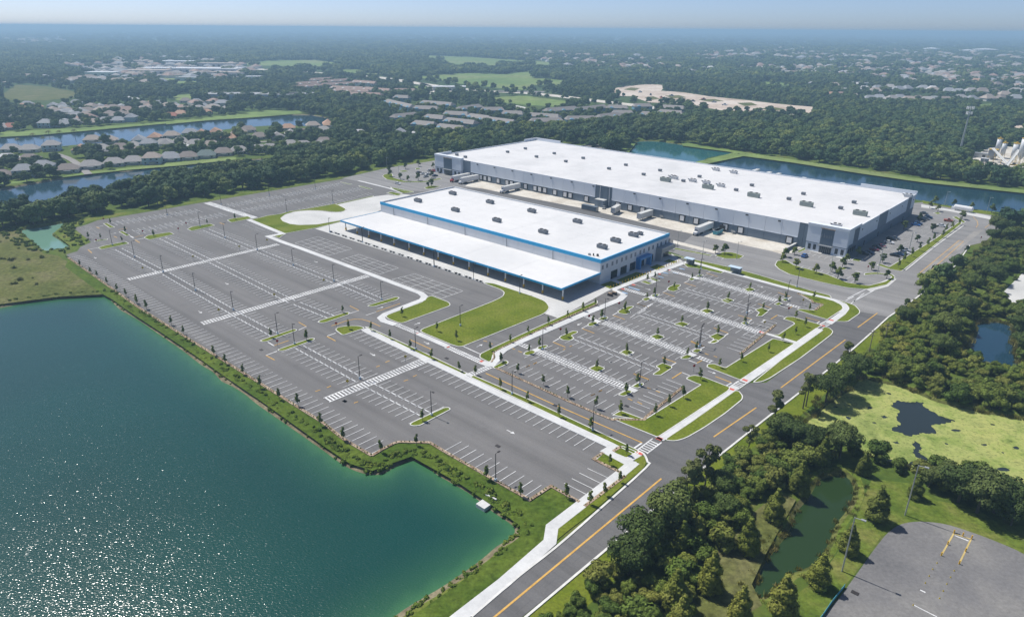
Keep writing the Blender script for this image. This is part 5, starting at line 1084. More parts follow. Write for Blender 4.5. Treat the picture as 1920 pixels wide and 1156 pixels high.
carlist = [('d7', (395, 875), 'blue', 1, 0, ang_y, 'bright blue car alone in the small lot before the grey entrance tower')]
for i, (p, c_) in enumerate([((1045, 850), 'black'), ((1095, 838), 'darkblue'), ((1150, 805), 'maroon'), ((1180, 785), 'black'), ((1225, 768), 'maroon'), ((1310, 728), 'white'), ((1335, 692), 'black'), ((1375, 682), 'grey'), ((1600, 535), 'blue'), ((1625, 525), 'darkblue'), ((1672, 480), 'black'), ((1705, 470), 'grey'), ((1735, 458), 'darkblue'), ((1690, 412), 'grey')]):
    carlist.append(('d7', p, c_, i % 3 == 0, 0, ang_x, f'{nth(i)} car from the corner in the shaded row beside the warehouse, {c_ if c_ != "darkblue" else "dark blue"}'))
for p, c_, l in (((1375, 868), 'black', 'black car nearest the entrance in the sunny row by the grass median'), ((1425, 858), 'darkblue', 'dark blue car under the tree by the grass median'), ((1472, 838), 'white', 'white car beside the tree by the grass median'), ((1488, 810), 'silver', 'silver car behind the white one by the grass median')): carlist.append(('d7', p, c_, 0, 0, ang_x, l))
carlist += [('d8', (840, 488), 'white', 0, 0, ang_x, 'white car parked alone near the far end of the grass median'), ('d8', (912, 435), 'orange', 0, 1, ang_x + .2, 'red-orange pickup near the crossing behind the grass median')]
for p, c_ in (((630, 508), 'black'), ((680, 520), 'white'), ((735, 525), 'white'), ((712, 553), 'silver'), ((757, 485), 'silver'), ((805, 490), 'red'), ((815, 543), 'darkblue'), ((885, 505), 'black')):
    carlist.append(('d4', p, c_, c_ == 'red', 0, ang_y, {'black': 'black car', 'white': 'white car', 'silver': 'silver car', 'red': 'red car', 'darkblue': 'dark blue car'}[c_] + f', {nth(_fl(p))} from the left in the far end small lot'))
carlist += [('d4', (395, 632), 'white', 0, 0, ang_x + .1, 'white car driving on the lane by the far small lot'), ('d5', (915, 605), 'silver', 0, 0, ang_y + .5, 'silver car parked in the truck court by the grey compactor')]
rv = random.Random(5)
for i in range(9):
    c = P(*Z('f5', (480 + i * 95, 545 + i * 11 + (i % 3) * 14))[0]); carlist.append((None, c, 'white grey orange silver'.split()[i % 4], 1, 1, rv.uniform(0, 6), f'{nth(i)} vehicle from the left on the sandy construction site'))
for c, p, cl, suv, pick, a, l in carlist:
    q = P(*Z(c, p)[0], .06) if c else p
    spawn(car(cl, bool(suv), bool(pick)), q, a, 1 if c else 1.6, l, None, None)
# trucks and trailers
def box_trailer(L, mat, name='trailer'):
    m = MB(); m.box(-L / 2, L / 2, -1.28, 1.28, 1.15, 4.05); parts = [('box', m.mesh('box', mat), [])]
    m = MB(); m.box(-L / 2, L / 2, -1.32, 1.32, 3.98, 4.1); m.box(-L / 2 - .04, L / 2 + .04, -1.3, 1.3, 1.1, 1.22); parts.append(('trim', m.mesh('trim', 'dirty_white'), []))
    m = MB(); m.box(-L / 2 + .2, L / 2 - .2, -.6, .6, .85, 1.14); parts.append(('chassis', m.mesh('chassis', 'metal_dark'), []))
    for sx in (-L / 2 + 1.4, -L / 2 + 2.6):
        for sy in (-1, 1): m = MB(); m.tube((sx, sy * 1.05 - .25, .5), (sx, sy * 1.05 + .25, .5), .5, .5, 12); parts.append(('wheel', m.mesh('wheel', 'tyre'), []))
    for sy in (-.8, .8): m = MB(); m.box(L / 2 - 3, L / 2 - 2.85, sy - .08, sy + .08, 0, .9); parts.append(('landing_leg', m.mesh('landing_leg', 'metal_dark'), []))
    return {'name': name, 'cat': 'trailer', 'parts': parts}
def tractor(mat):
    cab = loft([(-.9, 1.2, 1.15, .9, 3.3), (.6, 1.2, 1.15, .9, 3.2), (1.0, 1.2, 1.1, .9, 2.2)], mat, 'cab'); hood = loft([(1.0, 1.05, .9, .8, 2.0), (2.6, .95, .8, .75, 1.75)], mat, 'hood')
    w = MB(); w.face([(.72, -1.05, 3.0), (1.02, -1.0, 2.2), (1.02, 1.0, 2.2), (.72, 1.05, 3.0)]); ch = MB(); ch.box(-4.2, 2.2, -.5, .5, .7, .95); dl = loft([(-.9, 1.1, 1.0, 3.3, 3.9), (.3, 1.0, .8, 3.25, 3.4)], mat, 'fairing')
    parts = [('cab', cab, [('fairing', dl), ('windscreen', w.mesh('windscreen', 'glass_dark'))]), ('hood', hood, []), ('chassis', ch.mesh('chassis', 'metal_dark'), [])]
    for sx in (1.7, -2.2, -3.4):
        for sy in (-1, 1): m = MB(); m.tube((sx, sy * 1.0 - .25, .5), (sx, sy * 1.0 + .25, .5), .5, .5, 12); parts.append(('wheel', m.mesh('wheel', 'tyre'), []))
    return {'name': 'truck_tractor', 'cat': 'truck', 'parts': parts}
TR = box_trailer(15.5, 'white_metal'); TR2 = box_trailer(12.5, 'dirty_white'); TC = tractor('white_metal'); TCR = tractor('car_red')
def docked(x, L, proto, label, tr=None, y=-1.2):
    spawn(proto, B.world(x, y - L / 2, .08), B.a - pi / 2, 1, label)
    if tr: spawn(tr[0], B.world(x, y - L - 2.2 + 3.2 - .2, .08), B.a - pi / 2, 1, tr[1])
lx = lambda c, p, z=2: B.loc(*Z(c, p)[0], z)[0]
docked(lx('d6', (470, 790)), 15.5, TR, 'white box trailer docked beside the pale blue dumpster', (TC, 'white truck tractor pulling out a trailer beside the blue dumpster'))
docked(lx('d4', (1650, 680)), 15.5, TR, 'white box trailer docked third from the far warehouse end', (TC, 'white truck tractor at the second trailer from the far end'))
docked(lx('d4', (1190, 580)), 15.5, TR, 'white box trailer near the far warehouse end, front one of two', (TC, 'white truck tractor nearest the far end of the truck court'))
docked(lx('d4', (1120, 555)), 15.5, TR, 'white box trailer closest to the far warehouse tower', (TCR, 'red truck tractor half hidden behind a white trailer'))
docked(lx('d5', (1440, 660)), 12.5, TR2, 'dirty white box trailer docked alone mid court')
q = P(*Z('d5', (1030, 668))[0]); spawn(TR2, Vector((q.x, q.y, .08)) + Vector((1, 2, 0)), B.a - pi / 2 + .25, (.75, 1, 1), 'short white box trailer standing askew beside the silver car')
for i, (c, p) in enumerate((('d6', (985, 128)), ('d6', (1130, 162)), ('d6', (1245, 178)), ('d6', (1545, 230)), ('d7', (770, 95)), ('d7', (910, 128)))):
    q = P(*Z(c, p)[0], 3.9); spawn(TR, (q.x, q.y, .05), B.a + pi / 2, 1, f'{nth(i)} white trailer top from the left showing behind the long roof', 'trailer', 'trailers parked behind the long warehouse')
def simple(name, c, p, boxes, label, cat, rz=None, z=.08):
    r = empty(name, P(*Z(c, p)[0], z), B.a if rz is None else rz)
    for pn, mat, (x0, x1, y0, y1, z0, z1) in boxes: m = MB(); m.box(x0, x1, y0, y1, z0, z1); m.build(pn, mat, r)
    tag(r, label, cat)
simple('dumpster', 'd6', (550, 885), [('bin', 'teal', (-1.2, 1.2, -3.2, 3.2, .25, 2.2)), ('rib', 'shade_blue', (-1.28, 1.28, -3.28, 3.28, 2.0, 2.2)), ('skid', 'metal_dark', (-1.0, 1.0, -3.0, 3.0, 0, .25))], 'pale blue open dumpster under a dark chute at the dock wall', 'dumpster')
simple('waste_chute', 'd6', (615, 850), [('hopper', 'metal_dark', (-1.4, 1.4, -1.6, 1.2, 0, 3.2)), ('duct', 'metal_dark', (-.6, .6, .2, 1.4, 3.2, 8.2)), ('cap', 'metal_dark', (-.9, .9, 0, 1.6, 8.2, 8.7))], 'dark waste chute rising up the warehouse wall', 'waste chute')
simple('container', 'd5', (755, 625), [('box', 'panel_dark', (-5.2, 5.2, -1.3, 1.3, .3, 2.9)), ('door', 'metal_grey', (5.2, 5.3, -1.2, 1.2, .4, 2.8)), ('rail', 'mulch', (-5.3, 5.3, -1.36, 1.36, .1, .3))], 'dark container in the truck court near the compactor', 'container')
simple('compactor', 'd5', (880, 580), [('housing', 'panel_grey', (-3.2, 3.2, -2, 2, 0, 4.0)), ('top', 'dirty_white', (-3.3, 3.3, -2.1, 2.1, 4.0, 4.3)), ('hatch', 'panel_dark', (-1, 1, -2.1, -2, .5, 2.5))], 'grey compactor housing at the dark middle of the warehouse front', 'compactor')
for i, p in enumerate(((1565, 715), (235, 435), (60, 390))): simple('dock_stairs', 'd5', p, [('landing', 'galvanised', (-1, 1, -.8, .8, .9, 1.1)), ('step', 'galvanised', (1, 1.4, -.8, .8, .3, .5)), ('step', 'galvanised', (1.4, 1.8, -.8, .8, 0, .25)), ('railing', 'galvanised', (-1, 1, -.85, -.8, 1.1, 2.0))], f'{nth(i)} small metal dock stair from the right along the warehouse front', 'stairs')
simple('dock_stairs', 'd6', (735, 885), [('landing', 'galvanised', (-1, 1, -.8, .8, .9, 1.1)), ('step', 'galvanised', (1, 1.4, -.8, .8, .3, .5)), ('railing', 'galvanised', (-1, 1, -.85, -.8, 1.1, 2.0))], 'small metal dock stair right of the pale blue dumpster', 'stairs')
simple('ramp_wall', 'd6', (1420, 1070), [('wall', 'panel_dark', (-.4, .4, -7, 9, 0, 1.6)), ('cap', 'concrete', (-.5, .5, -7.1, 9.1, 1.6, 1.72))], 'dark retaining wall beside the concrete loading ramp', 'wall')
r = empty('tanker', P(*Z('d8', (1070, 325))[0], .1), B.a - .08); m = MB(); m.tube((-4.5, 0, 2.1), (4.5, 0, 2.1), 1.35, 1.35, 16); m.tube((-5, 0, 2.1), (-4.5, 0, 2.1), .8, 1.35, 16); m.tube((4.5, 0, 2.1), (5, 0, 2.1), 1.35, .8, 16); m.build('tank', 'white_metal', r)
for x in (-3, 3): m = MB(); m.box(x - .4, x + .4, -1, 1, 0, 1.2); m.build('saddle', 'kerb', r)
m = MB(); m.box(-5.5, 5.5, -1.6, 1.6, 0, .12); m.build('pad', 'concrete', r); tag(r, 'white horizontal tank by the pond behind the road end', 'tank')
simple('pump_cabinet', 'd8', (965, 305), [('cabinet', 'white_metal', (-1, 1, -.7, .7, 0, 1.8)), ('guard', 'bollard_yellow', (-2.3, -2.1, -.1, .1, 0, 1.1)), ('guard', 'bollard_yellow', (2.1, 2.3, -.1, .1, 0, 1.1))], 'white pump cabinet left of the horizontal tank', 'cabinet')

# ------------------------------------------------------------------ cell tower, concrete plant
r = empty('cell_tower', P(1796, 298)); m = MB(); m.tube((0, 0, 0), (0, 0, 41), .9, .4, 10); m.build('mast', 'galvanised', r)
for z, s in ((40.5, 3.2), (36.5, 2.6)):
    m = MB()
    for k in range(3):
        a = 2 * pi * k / 3; b = 2 * pi * (k + 1) / 3; m.tube((s * cos(a), s * sin(a), z), (s * cos(b), s * sin(b), z), .12, .12, 6); m.tube((0, 0, z), (s * cos(a), s * sin(a), z), .1, .1, 6)
    pl = m.build('antenna_platform', 'galvanised', r)
    m = MB()
    for k in range(12): a = 2 * pi * k / 12; m.box(s * .8 * cos(a) - .2, s * .8 * cos(a) + .2, s * .8 * sin(a) - .2, s * .8 * sin(a) + .2, z - 1, z + 1.2)
    m.build('antenna', 'white_metal', pl)
m = MB(); m.box(2, 6, -2, 2, 0, 2.6); m.build('equipment_hut', 'white_metal', r); tag(r, 'tall pale monopole cell tower rising from the trees by the pond', 'tower')
def silo(p, top, rad, label):
    b = P(*Z('f4', p)[0]); h = 8
    for i in range(40, 400):
        q = P(*Z('f4', top)[0], i * .1)
        if q.y <= b.y: h = i * .1; break
    r = empty('silo', b); m = MB(); m.tube((0, 0, h * .35), (0, 0, h), rad, rad, 14); m.build('barrel', 'silo_grey', r, True); m = MB(); m.tube((0, 0, h * .18), (0, 0, h * .35), .5, rad, 14); m.build('cone', 'silo_grey', r)
    for k in range(4): a = pi / 4 + k * pi / 2; m = MB(); m.tube((rad * .9 * cos(a), rad * .9 * sin(a), 0), (rad * .9 * cos(a), rad * .9 * sin(a), h * .4), .15, .15, 6); m.build('leg', 'machine_yellow', r)
    m = MB(); m.tube((0, 0, h), (0, 0, h + 1.2), .7, .7, 8); m.tube((0, 0, h - .1), (0, 0, h + .15), rad + .25, rad + .25, 14); m.build('filter', 'machine_yellow', r); tag(r, label, 'silo', 'silos of the concrete plant')
silo((640, 720), (685, 385), 1.9, 'leftmost pale silo of the concrete plant, taller than its neighbour'); silo((745, 740), (785, 460), 1.8, 'shorter pale silo second from the left at the concrete plant'); silo((935, 820), (1000, 470), 2.1, 'third pale silo from the left at the concrete plant'); silo((1060, 850), (1130, 380), 2.4, 'tallest pale silo at the right edge of the concrete plant')
def conveyor(a, az, b, bz, label):
    A_ = P(*Z('f4', a)[0], az); B_ = P(*Z('f4', b)[0], bz); r = empty('conveyor', (A_.x, A_.y, 0)); o = Vector((A_.x, A_.y, 0)); d = (B_ - A_); nn = Vector((-d.y, d.x, 0)).normalized()
    m = MB()
    for s, w in ((.9, 'x'), (-.9, 'x')): m.tube(A_ - o + nn * s, B_ - o + nn * s, .3, .3, 6)
    m.face([A_ - o - nn * .9, B_ - o - nn * .9, B_ - o + nn * .9, A_ - o + nn * .9]); m.build('belt', 'dirty_white', r)
    for t in (.35, .8): q = lerp(A_, B_, t) - o; m = MB(); m.tube((q.x, q.y, 0), (q.x, q.y, q.z), .2, .2, 6); m.build('support', 'machine_yellow', r)
    tag(r, label, 'conveyor')
conveyor((850, 830), 2, (595, 560), 10, 'inclined conveyor leaning left at the concrete plant'); conveyor((830, 890), 1.5, (1095, 550), 12, 'inclined conveyor leaning right at the concrete plant')
simple('batch_hopper', 'f4', (570, 760), [('bin', 'metal_grey', (-3, 3, -2.5, 2.5, 3, 8)), ('leg', 'machine_yellow', (-2.8, -2.4, -2.3, -1.9, 0, 3)), ('leg', 'machine_yellow', (2.4, 2.8, -2.3, -1.9, 0, 3)), ('rim', 'machine_yellow', (-3.2, 3.2, -2.7, 2.7, 8, 8.4))], 'grey batching hopper left of the silos', 'hopper')
simple('plant_shed', 'f4', (430, 730), [('wall', 'dirty_white', (-7, 7, -2.5, 2.5, 0, 3.4)), ('roof', 'metal_grey', (-7.3, 7.3, -2.8, 2.8, 3.4, 3.7)), ('door', 'metal_dark', (-1, 1, -2.6, -2.5, 0, 2.6))], 'long low shed left of the batching hopper', 'shed')
simple('plant_office', 'f4', (440, 800), [('wall', 'panel_dark', (-2.5, 2.5, -2, 2, 0, 2.6)), ('roof', 'white_metal', (-2.8, 2.8, -2.3, 2.3, 2.6, 2.9)), ('door', 'metal_grey', (-.5, .5, -2.1, -2, 0, 2.1))], 'dark cabin with a white roof at the concrete plant', 'cabin')
simple('mixer_frame', 'f4', (960, 900), [('deck', 'machine_yellow', (-5, 5, -1.5, 1.5, 1.5, 2.1)), ('leg', 'machine_yellow', (-4.8, -4.4, -1.3, -.9, 0, 1.5)), ('leg', 'machine_yellow', (4.4, 4.8, -1.3, -.9, 0, 1.5)), ('motor', 'metal_dark', (-1, 1, -1, 1, 2.1, 3.4))], 'yellow mixer frame below the right conveyor', 'machine')
# ------------------------------------------------------------------ plants
def ico(m, c, r, sub=1, sq=1.0, jit=.0, rng=random, mi=0):
    bm = bmesh.new(); bmesh.ops.create_icosphere(bm, subdivisions=sub, radius=1); i = len(m.v)
    for v in bm.verts: k = r * (1 + rng.uniform(-jit, jit)); m.v.append((c[0] + v.co.x * k, c[1] + v.co.y * k, c[2] + v.co.z * k * sq))
    for f in bm.faces: m.f.append(tuple(i + v.index for v in f.verts)); m.mi.append(mi)
    bm.free()
def crown(name, mat, lobes, n, size, seed, core=.74, flat=.45, sub=1):
    """leaf clumps spread over the lobes of a crown, facing mostly outwards"""
    rng = random.Random(seed); m = MB(); tot = sum(l[3] ** 2 for l in lobes)
    for (x, y, z, r) in lobes:
        if core: ico(m, (x, y, z), r * core, sub, .85, .12, rng)
        for _ in range(int(n * r * r / tot)):
            while True:
                d = Vector((rng.gauss(0, 1), rng.gauss(0, 1), rng.gauss(0, 1)))
                if d.length > .01: break
            d.normalize()
            if d.z < -.45: d.z *= -.4; d.normalize()
            p = Vector((x, y, z)) + Vector((d.x, d.y, d.z * .85)) * r * rng.uniform(.78, 1.12)
            if any((p - Vector((a, b, c))).length < q * .72 for a, b, c, q in lobes if (a, b, c, q) != (x, y, z, r)): continue
            nn = (d + Vector((rng.uniform(-1, 1), rng.uniform(-1, 1), rng.uniform(-.6, 1))) * flat).normalized()
            u = nn.orthogonal().normalized(); u.rotate(Matrix.Rotation(rng.uniform(0, 6.28), 3, nn)); v = nn.cross(u); s = size * rng.uniform(.6, 1.35)
            m.face([p - u * s * .5 - v * s * .32, p + u * s * .1 - v * s * .5, p + u * s * .55 + v * s * .1, p - u * s * .05 + v * s * .5])
    return m.mesh(name, mat)
def limb_trunk(h, r, tips, mat='bark'):
    m = MB(); m.tube((0, 0, -.2), (0, 0, h * .5), r, r * .75, 7); m.tube((0, 0, h * .5), (0, 0, h), r * .75, r * .3, 7)
    for t in tips: m.tube((0, 0, h * .55), t, r * .45, r * .15, 5)
    return m.mesh('trunk', mat)
def lobes_round(h, R, n, seed, base=.42, top=1.0):
    rng = random.Random(seed); L = [(0, 0, h * (base + top) / 2, R * .72)]
    for k in range(n):
        a = 2 * pi * k / n + rng.uniform(-.4, .4); q = R * rng.uniform(.45, .75); z = h * rng.uniform(base + .08, top - .14)
        L.append((q * cos(a), q * sin(a), z, R * rng.uniform(.34, .52)))
    L.append((rng.uniform(-.5, .5), rng.uniform(-.5, .5), h - R * .45, R * .45)); return L
def tree_proto(name, mat, h, R, n, leaves, size, seed, cat='tree', base=.42, core=.74):
    L = lobes_round(h, R, n, seed, base)
    return {'name': name, 'cat': cat, 'parts': [('trunk', limb_trunk(h * .7, .035 * h, [(x * .8, y * .8, z) for x, y, z, r in L[1:5]]), []), ('crown', crown('crown', mat, L, leaves, size, seed, core), [])]}
OAKN = [tree_proto('oak_tree', 'leaf_oak', 9.5, 4.4, 13, 5200, .44, s, core=.55) for s in (1, 2, 3)]
OAKM = [tree_proto('broadleaf_tree', 'leaf_far', 10.5, 5.0, 10, 1150, .95, 10 + s, base=.16) for s in range(4)]
BUSHN = [tree_proto('bush', 'leaf_bush', 3.6, 2.2, 8, 1900, .33, 20 + s, 'bush', .12) for s in range(4)]
PINE = []
for s in range(2):
    rng = random.Random(40 + s); L = [(rng.uniform(-1.6, 1.6), rng.uniform(-1.6, 1.6), 6.2 + k * .75 + rng.uniform(-.3, .3), rng.uniform(.7, 1.25)) for k in range(7)] + [(0, 0, 11.2, .9)]
    PINE.append({'name': 'pine_tree', 'cat': 'tree', 'parts': [('trunk', limb_trunk(11, .22, [(x, y, z - .2) for x, y, z, r in L]), []), ('crown', crown('crown', 'leaf_pine', L, 1500, .42, 44 + s, .5), [])]})
CYP = []
for s in range(3):
    rng = random.Random(60 + s); L = []
    for k in range(9):
        z = .9 + k * .85; r = 1.75 * (1 - (k / 9.6) ** 1.5) + .25
        for j in range(3 if k < 6 else 1): a = rng.uniform(0, 6.28); q = r * .42 if k < 6 else 0; L.append((q * cos(a), q * sin(a), z + rng.uniform(-.25, .25), r * .72))
    CYP.append({'name': 'cypress_tree', 'cat': 'tree', 'parts': [('trunk', limb_trunk(5, .2, []), []), ('crown', crown('crown', 'leaf_cypress', L, 4200, .3, 66 + s, .9, .35), [])]})
YOUNG = []
for s in range(3):
    rng = random.Random(80 + s); L = [(rng.uniform(-.25, .25), rng.uniform(-.25, .25), 1.5 + k * .5, .5 - .055 * k) for k in range(5)]
    YOUNG.append({'name': 'young_tree', 'cat': 'tree', 'parts': [('trunk', limb_trunk(2.4, .06, [(.3, .2, 2.2), (-.3, -.1, 2.4)]), []), ('crown', crown('crown', 'leaf_young', L, 240, .3, 84 + s, .55), [])]})
EVER = tree_proto('evergreen_tree', 'leaf_oak', 4.6, 1.5, 6, 700, .4, 91, 'tree', .15)
PALM = None
pm_ = MB(); rng = random.Random(7)
for k in range(22):
    a = 2 * pi * k / 22 + rng.uniform(-.1, .1); e = rng.uniform(-.2, .8); d = Vector((cos(a), sin(a), 0)); q0 = Vector((0, 0, 0)); nn = Vector((-d.y, d.x, 0)); prev = q0
    for j in range(4):
        q1 = d * (j + 1) * .55 + Vector((0, 0, e * (j + 1) * .35 - .09 * (j + 1) ** 2)); w = .32 * (1 - j / 4.5); pm_.face([prev - nn * w, q1 - nn * w * .7, q1 + nn * w * .7, prev + nn * w]); prev = q1
pf = pm_.mesh('fronds', 'leaf_palm'); pt_ = MB(); pt_.tube((0, 0, 0), (0, 0, 1), .035, .028, 8); ptk = pt_.mesh('trunk', 'bark')
def palm(q, h, label):
    r = empty('palm_tree', q); o = put('trunk', ptk, r, sc=(5, 5, h)); f = put('fronds', pf, r, (0, 0, h), sc=1.25); tag(r, label, 'palm', 'palms among the houses')
rt = random.Random(77)
def stand(protos, q, s, label, group=None, i=None): return spawn(protos[rt.randrange(len(protos)) if i is None else i], q, rt.uniform(0, 6.28), (s * rt.uniform(.9, 1.1), s * rt.uniform(.9, 1.1), s), label, None, group)

# stuff: many instances carried by one object
def scatter(name, pts, meshes, label, cat, seed=1):
    """pts: (x, y, z, scale, tilt-free); geometry nodes drop one of the meshes on every point"""
    key = 'protos_' + name + str(seed); c = bpy.data.collections.new(key)
    for k, me in enumerate(meshes): o = bpy.data.objects.new(f'{key}_{k}', me); c.objects.link(o)
    me = bpy.data.meshes.new(name); me.from_pydata([p[:3] for p in pts], [], []); a = me.attributes.new('size', 'FLOAT', 'POINT'); a.data.foreach_set('value', [p[3] for p in pts])
    o = put(name, me); ng = bpy.data.node_groups.new(key, 'GeometryNodeTree')
    ng.interface.new_socket('Geometry', in_out='INPUT', socket_type='NodeSocketGeometry'); ng.interface.new_socket('Geometry', in_out='OUTPUT', socket_type='NodeSocketGeometry')
    N, L = ng.nodes, ng.links; gi = N.new('NodeGroupInput'); go = N.new('NodeGroupOutput'); ip = N.new('GeometryNodeInstanceOnPoints'); ci = N.new('GeometryNodeCollectionInfo')
    ci.inputs['Collection'].default_value = c; ci.inputs['Separate Children'].default_value = True; ci.inputs['Reset Children'].default_value = True
    ip.inputs['Pick Instance'].default_value = True
    ri = N.new('FunctionNodeRandomValue'); ri.data_type = 'INT'; ri.inputs['Min'].default_value = 0; ri.inputs['Max'].default_value = len(meshes) - 1; ri.inputs['Seed'].default_value = seed
    for s in ri.inputs:
        if s.name == 'Min' and s.type == 'INT': s.default_value = 0
        if s.name == 'Max' and s.type == 'INT': s.default_value = len(meshes) - 1
    rr_ = N.new('FunctionNodeRandomValue'); rr_.data_type = 'FLOAT_VECTOR'; rr_.inputs[0].default_value = (0, 0, 0); rr_.inputs[1].default_value = (0, 0, 6.283); rr_.inputs['Seed'].default_value = seed + 5
    na = N.new('GeometryNodeInputNamedAttribute'); na.data_type = 'FLOAT'; na.inputs['Name'].default_value = 'size'
    L.new(gi.outputs[0], ip.inputs['Points']); L.new(ci.outputs[0], ip.inputs['Instance'])
    L.new([q for q in ri.outputs if q.type == 'INT'][0], ip.inputs['Instance Index']); L.new([q for q in rr_.outputs if q.type == 'VECTOR'][0], ip.inputs['Rotation'])
    L.new(na.outputs[0], ip.inputs['Scale']); L.new(ip.outputs[0], go.inputs[0])
    md = o.modifiers.new('scatter', 'NODES'); md.node_group = ng
    return tag(o, label, cat, kind='stuff')
BB = {}
def bb(p):
    k = id(p)
    if k not in BB: xs = [v.x for v in p]; ys = [v.y for v in p]; BB[k] = (min(xs), max(xs), min(ys), max(ys))
    return BB[k]
def hit(x, y, polys):
    for p in polys:
        b = bb(p)
        if b[0] <= x <= b[1] and b[2] <= y <= b[3] and inside(x, y, p): return True
    return False
def near_road(x, y, extra=0):
    for ln, w in ROADS:
        for a, b in zip(ln, ln[1:]):
            ex, ey = b.x - a.x, b.y - a.y; l2 = ex * ex + ey * ey + 1e-9; t = max(0, min(1, ((x - a.x) * ex + (y - a.y) * ey) / l2))
            if (x - a.x - t * ex) ** 2 + (y - a.y - t * ey) ** 2 < (w + extra) ** 2: return True
    return False

# young trees of the new lots
yt = Z('c1', (545, 325), (785, 345), (990, 435), (1210, 545), (1440, 650), (1740, 780), (478, 150), (1120, 190), (1500, 350), (1712, 450), (85, 440)) + Z('c2', (530, 820), (800, 980), (1090, 1110), (690, 560), (905, 470), (1100, 375), (1320, 280), (1525, 200), (1690, 130), (1830, 70), (805, 690)) + Z('c4', (780, 215), (1085, 345), (1445, 590)) \
  + Z('c3', (10, 330), (255, 490), (660, 620), (1045, 540), (1800, 910), (1110, 280)) + Z('c4', (60, 830), (400, 1000), (850, 1010), (1080, 1080), (1230, 990), (1380, 860), (1275, 690)) + Z('f1', (10, 615), (135, 705), (325, 820), (510, 960), (715, 1085), (920, 1160), (625, 420), (1010, 450)) \
  + Z('e6', (710, 575), (870, 690), (985, 765), (1055, 805), (1165, 885), (1270, 960), (1370, 1015), (1490, 1100), (1590, 1150), (960, 390), (1095, 395), (1325, 425), (1200, 235), (1360, 330), (1665, 360)) + Z('r4', (1125, 290), (1275, 265), (835, 355), (740, 715), (795, 750), (930, 835), (995, 885)) \
  + Z('c6', (530, 590), (645, 530), (935, 410), (1225, 270), (1320, 215), (1570, 125), (1265, 765), (1590, 585), (1700, 930), (1580, 1010), (410, 800), (685, 930), (950, 1060), (230, 670)) + Z('c7', (760, 720), (505, 790), (415, 840), (1000, 580), (1075, 545), (1295, 470), (1490, 365), (1565, 330), (1110, 985), (1375, 850), (1655, 705), (780, 1145), (1765, 960), (1005, 380), (1085, 360)) \
  + Z('c5', (840, 270), (1090, 160), (1185, 100), (1435, 280), (1230, 410), (1045, 610), (890, 700), (745, 800), (370, 780), (100, 720), (430, 565), (1675, 215)) + Z('c8', (150, 710), (375, 595), (610, 480), (265, 970), (555, 845), (755, 700), (930, 635), (995, 590), (1258, 710), (1105, 800), (1210, 880), (1105, 960), (970, 1040), (810, 1150), (1300, 580))
yt = sorted(yt)
for i, (x, y) in enumerate(yt):
    near = y > 700
    stand(YOUNG, P(x, y, .15), rt.uniform(.75, 1.0) * (1.1 if near else 1), f'{nth(i)} young staked tree of the new parking lots, from the left', 'young trees in the new parking lots')
ev = sorted(Z('d7', (415, 755), (285, 850), (190, 875), (160, 930), (300, 1000), (520, 1055), (690, 1040), (805, 985), (850, 945), (755, 1110), (940, 1156), (1120, 1015), (1240, 935), (970, 870), (1430, 835), (1615, 715), (1470, 580), (1780, 610), (1285, 1110)) + Z('d8', (710, 290), (800, 325), (1060, 410), (770, 245), (975, 270), (1165, 300), (1380, 340), (1565, 380), (600, 430)) + Z('d4', (310, 545), (425, 575), (512, 595), (625, 590), (780, 560), (775, 655), (735, 668), (795, 450), (1000, 500), (625, 430), (482, 460), (295, 495)) + Z('r6', (408, 400), (362, 398)) + Z('e4', (1140, 800), (1280, 800), (1400, 830), (1580, 770), (1645, 765)))
for i, (x, y) in enumerate(ev): stand([EVER], P(x, y, .1), rt.uniform(.8, 1.15), f'{nth(i)} small dark tree around the long warehouse, from the left', 'small dark trees round the long warehouse')
md_ = [lerp(P(*Z('d7', (1390, 1000))[0]), P(*Z('d8', (1010, 470))[0]), k / 9) for k in range(10)]
for i, q in enumerate(md_): stand(YOUNG, q + Vector((rt.uniform(-1, 1), rt.uniform(-1, 1), .1)), 1.25, f'{nth(i)} small tree from the near end along the yard-side grass median', 'trees on the yard-side median')
# low shrubs in the mulch beds
sh = MB(); ico(sh, (0, 0, .2), .24, 1, .9, .3, random.Random(2)); shm = sh.mesh('shrub', 'leaf_young'); pts = []
for ln in bed_lines:
    for a, b in zip(ln, ln[1:]):
        L_ = (b - a).length; k = max(1, int(L_ / .95))
        for i in range(k): q = lerp(a, b, (i + .5) / k); pts.append((q.x + rt.uniform(-.2, .2), q.y + rt.uniform(-.2, .2), .2, rt.uniform(.4, .95)))
scatter('bed_shrubs', pts, [shm], 'small new shrubs planted in the mulch beds along the kerbs', 'shrubs', 3)
# rank growth along the lake banks
tuft = []
for s in range(4): L_ = [(rt.uniform(-.5, .5), rt.uniform(-.5, .5), .25 + rt.uniform(0, .25), rt.uniform(.35, .6)) for _ in range(4)]; tuft.append(crown('tuft', 'bank_leaf', L_, 130, .3, 100 + s, .8))
pts = []; n = len(LAKE); rs = random.Random(9)
def bank_pts(poly, n0, lo, hi, dens, smin, smax, keep=None):
    A_ = poly; O_ = offset(poly, 1.0); out = []
    for i in range(len(A_)):
        j = (i + 1) % len(A_); a, b = A_[i], A_[j]; nn = (O_[i] - A_[i] + O_[j] - A_[j]) * .5; L_ = (b - a).length
        for _ in range(int(L_ * dens) + (rs.random() < (L_ * dens) % 1)):
            q = lerp(a, b, rs.random()); t = rs.uniform(lo, hi) ; q = q + nn * t
            u, v = px_of((q.x, q.y, 0))
            if not (-60 < u < 1990 and 40 < v < 1250): continue
            if keep and not keep(u, v, q): continue
            z = 0 if t > 3.4 else -1 + .29 * t
            out.append((q.x, q.y, max(-1.0, z), rs.uniform(smin, smax)))
    return out
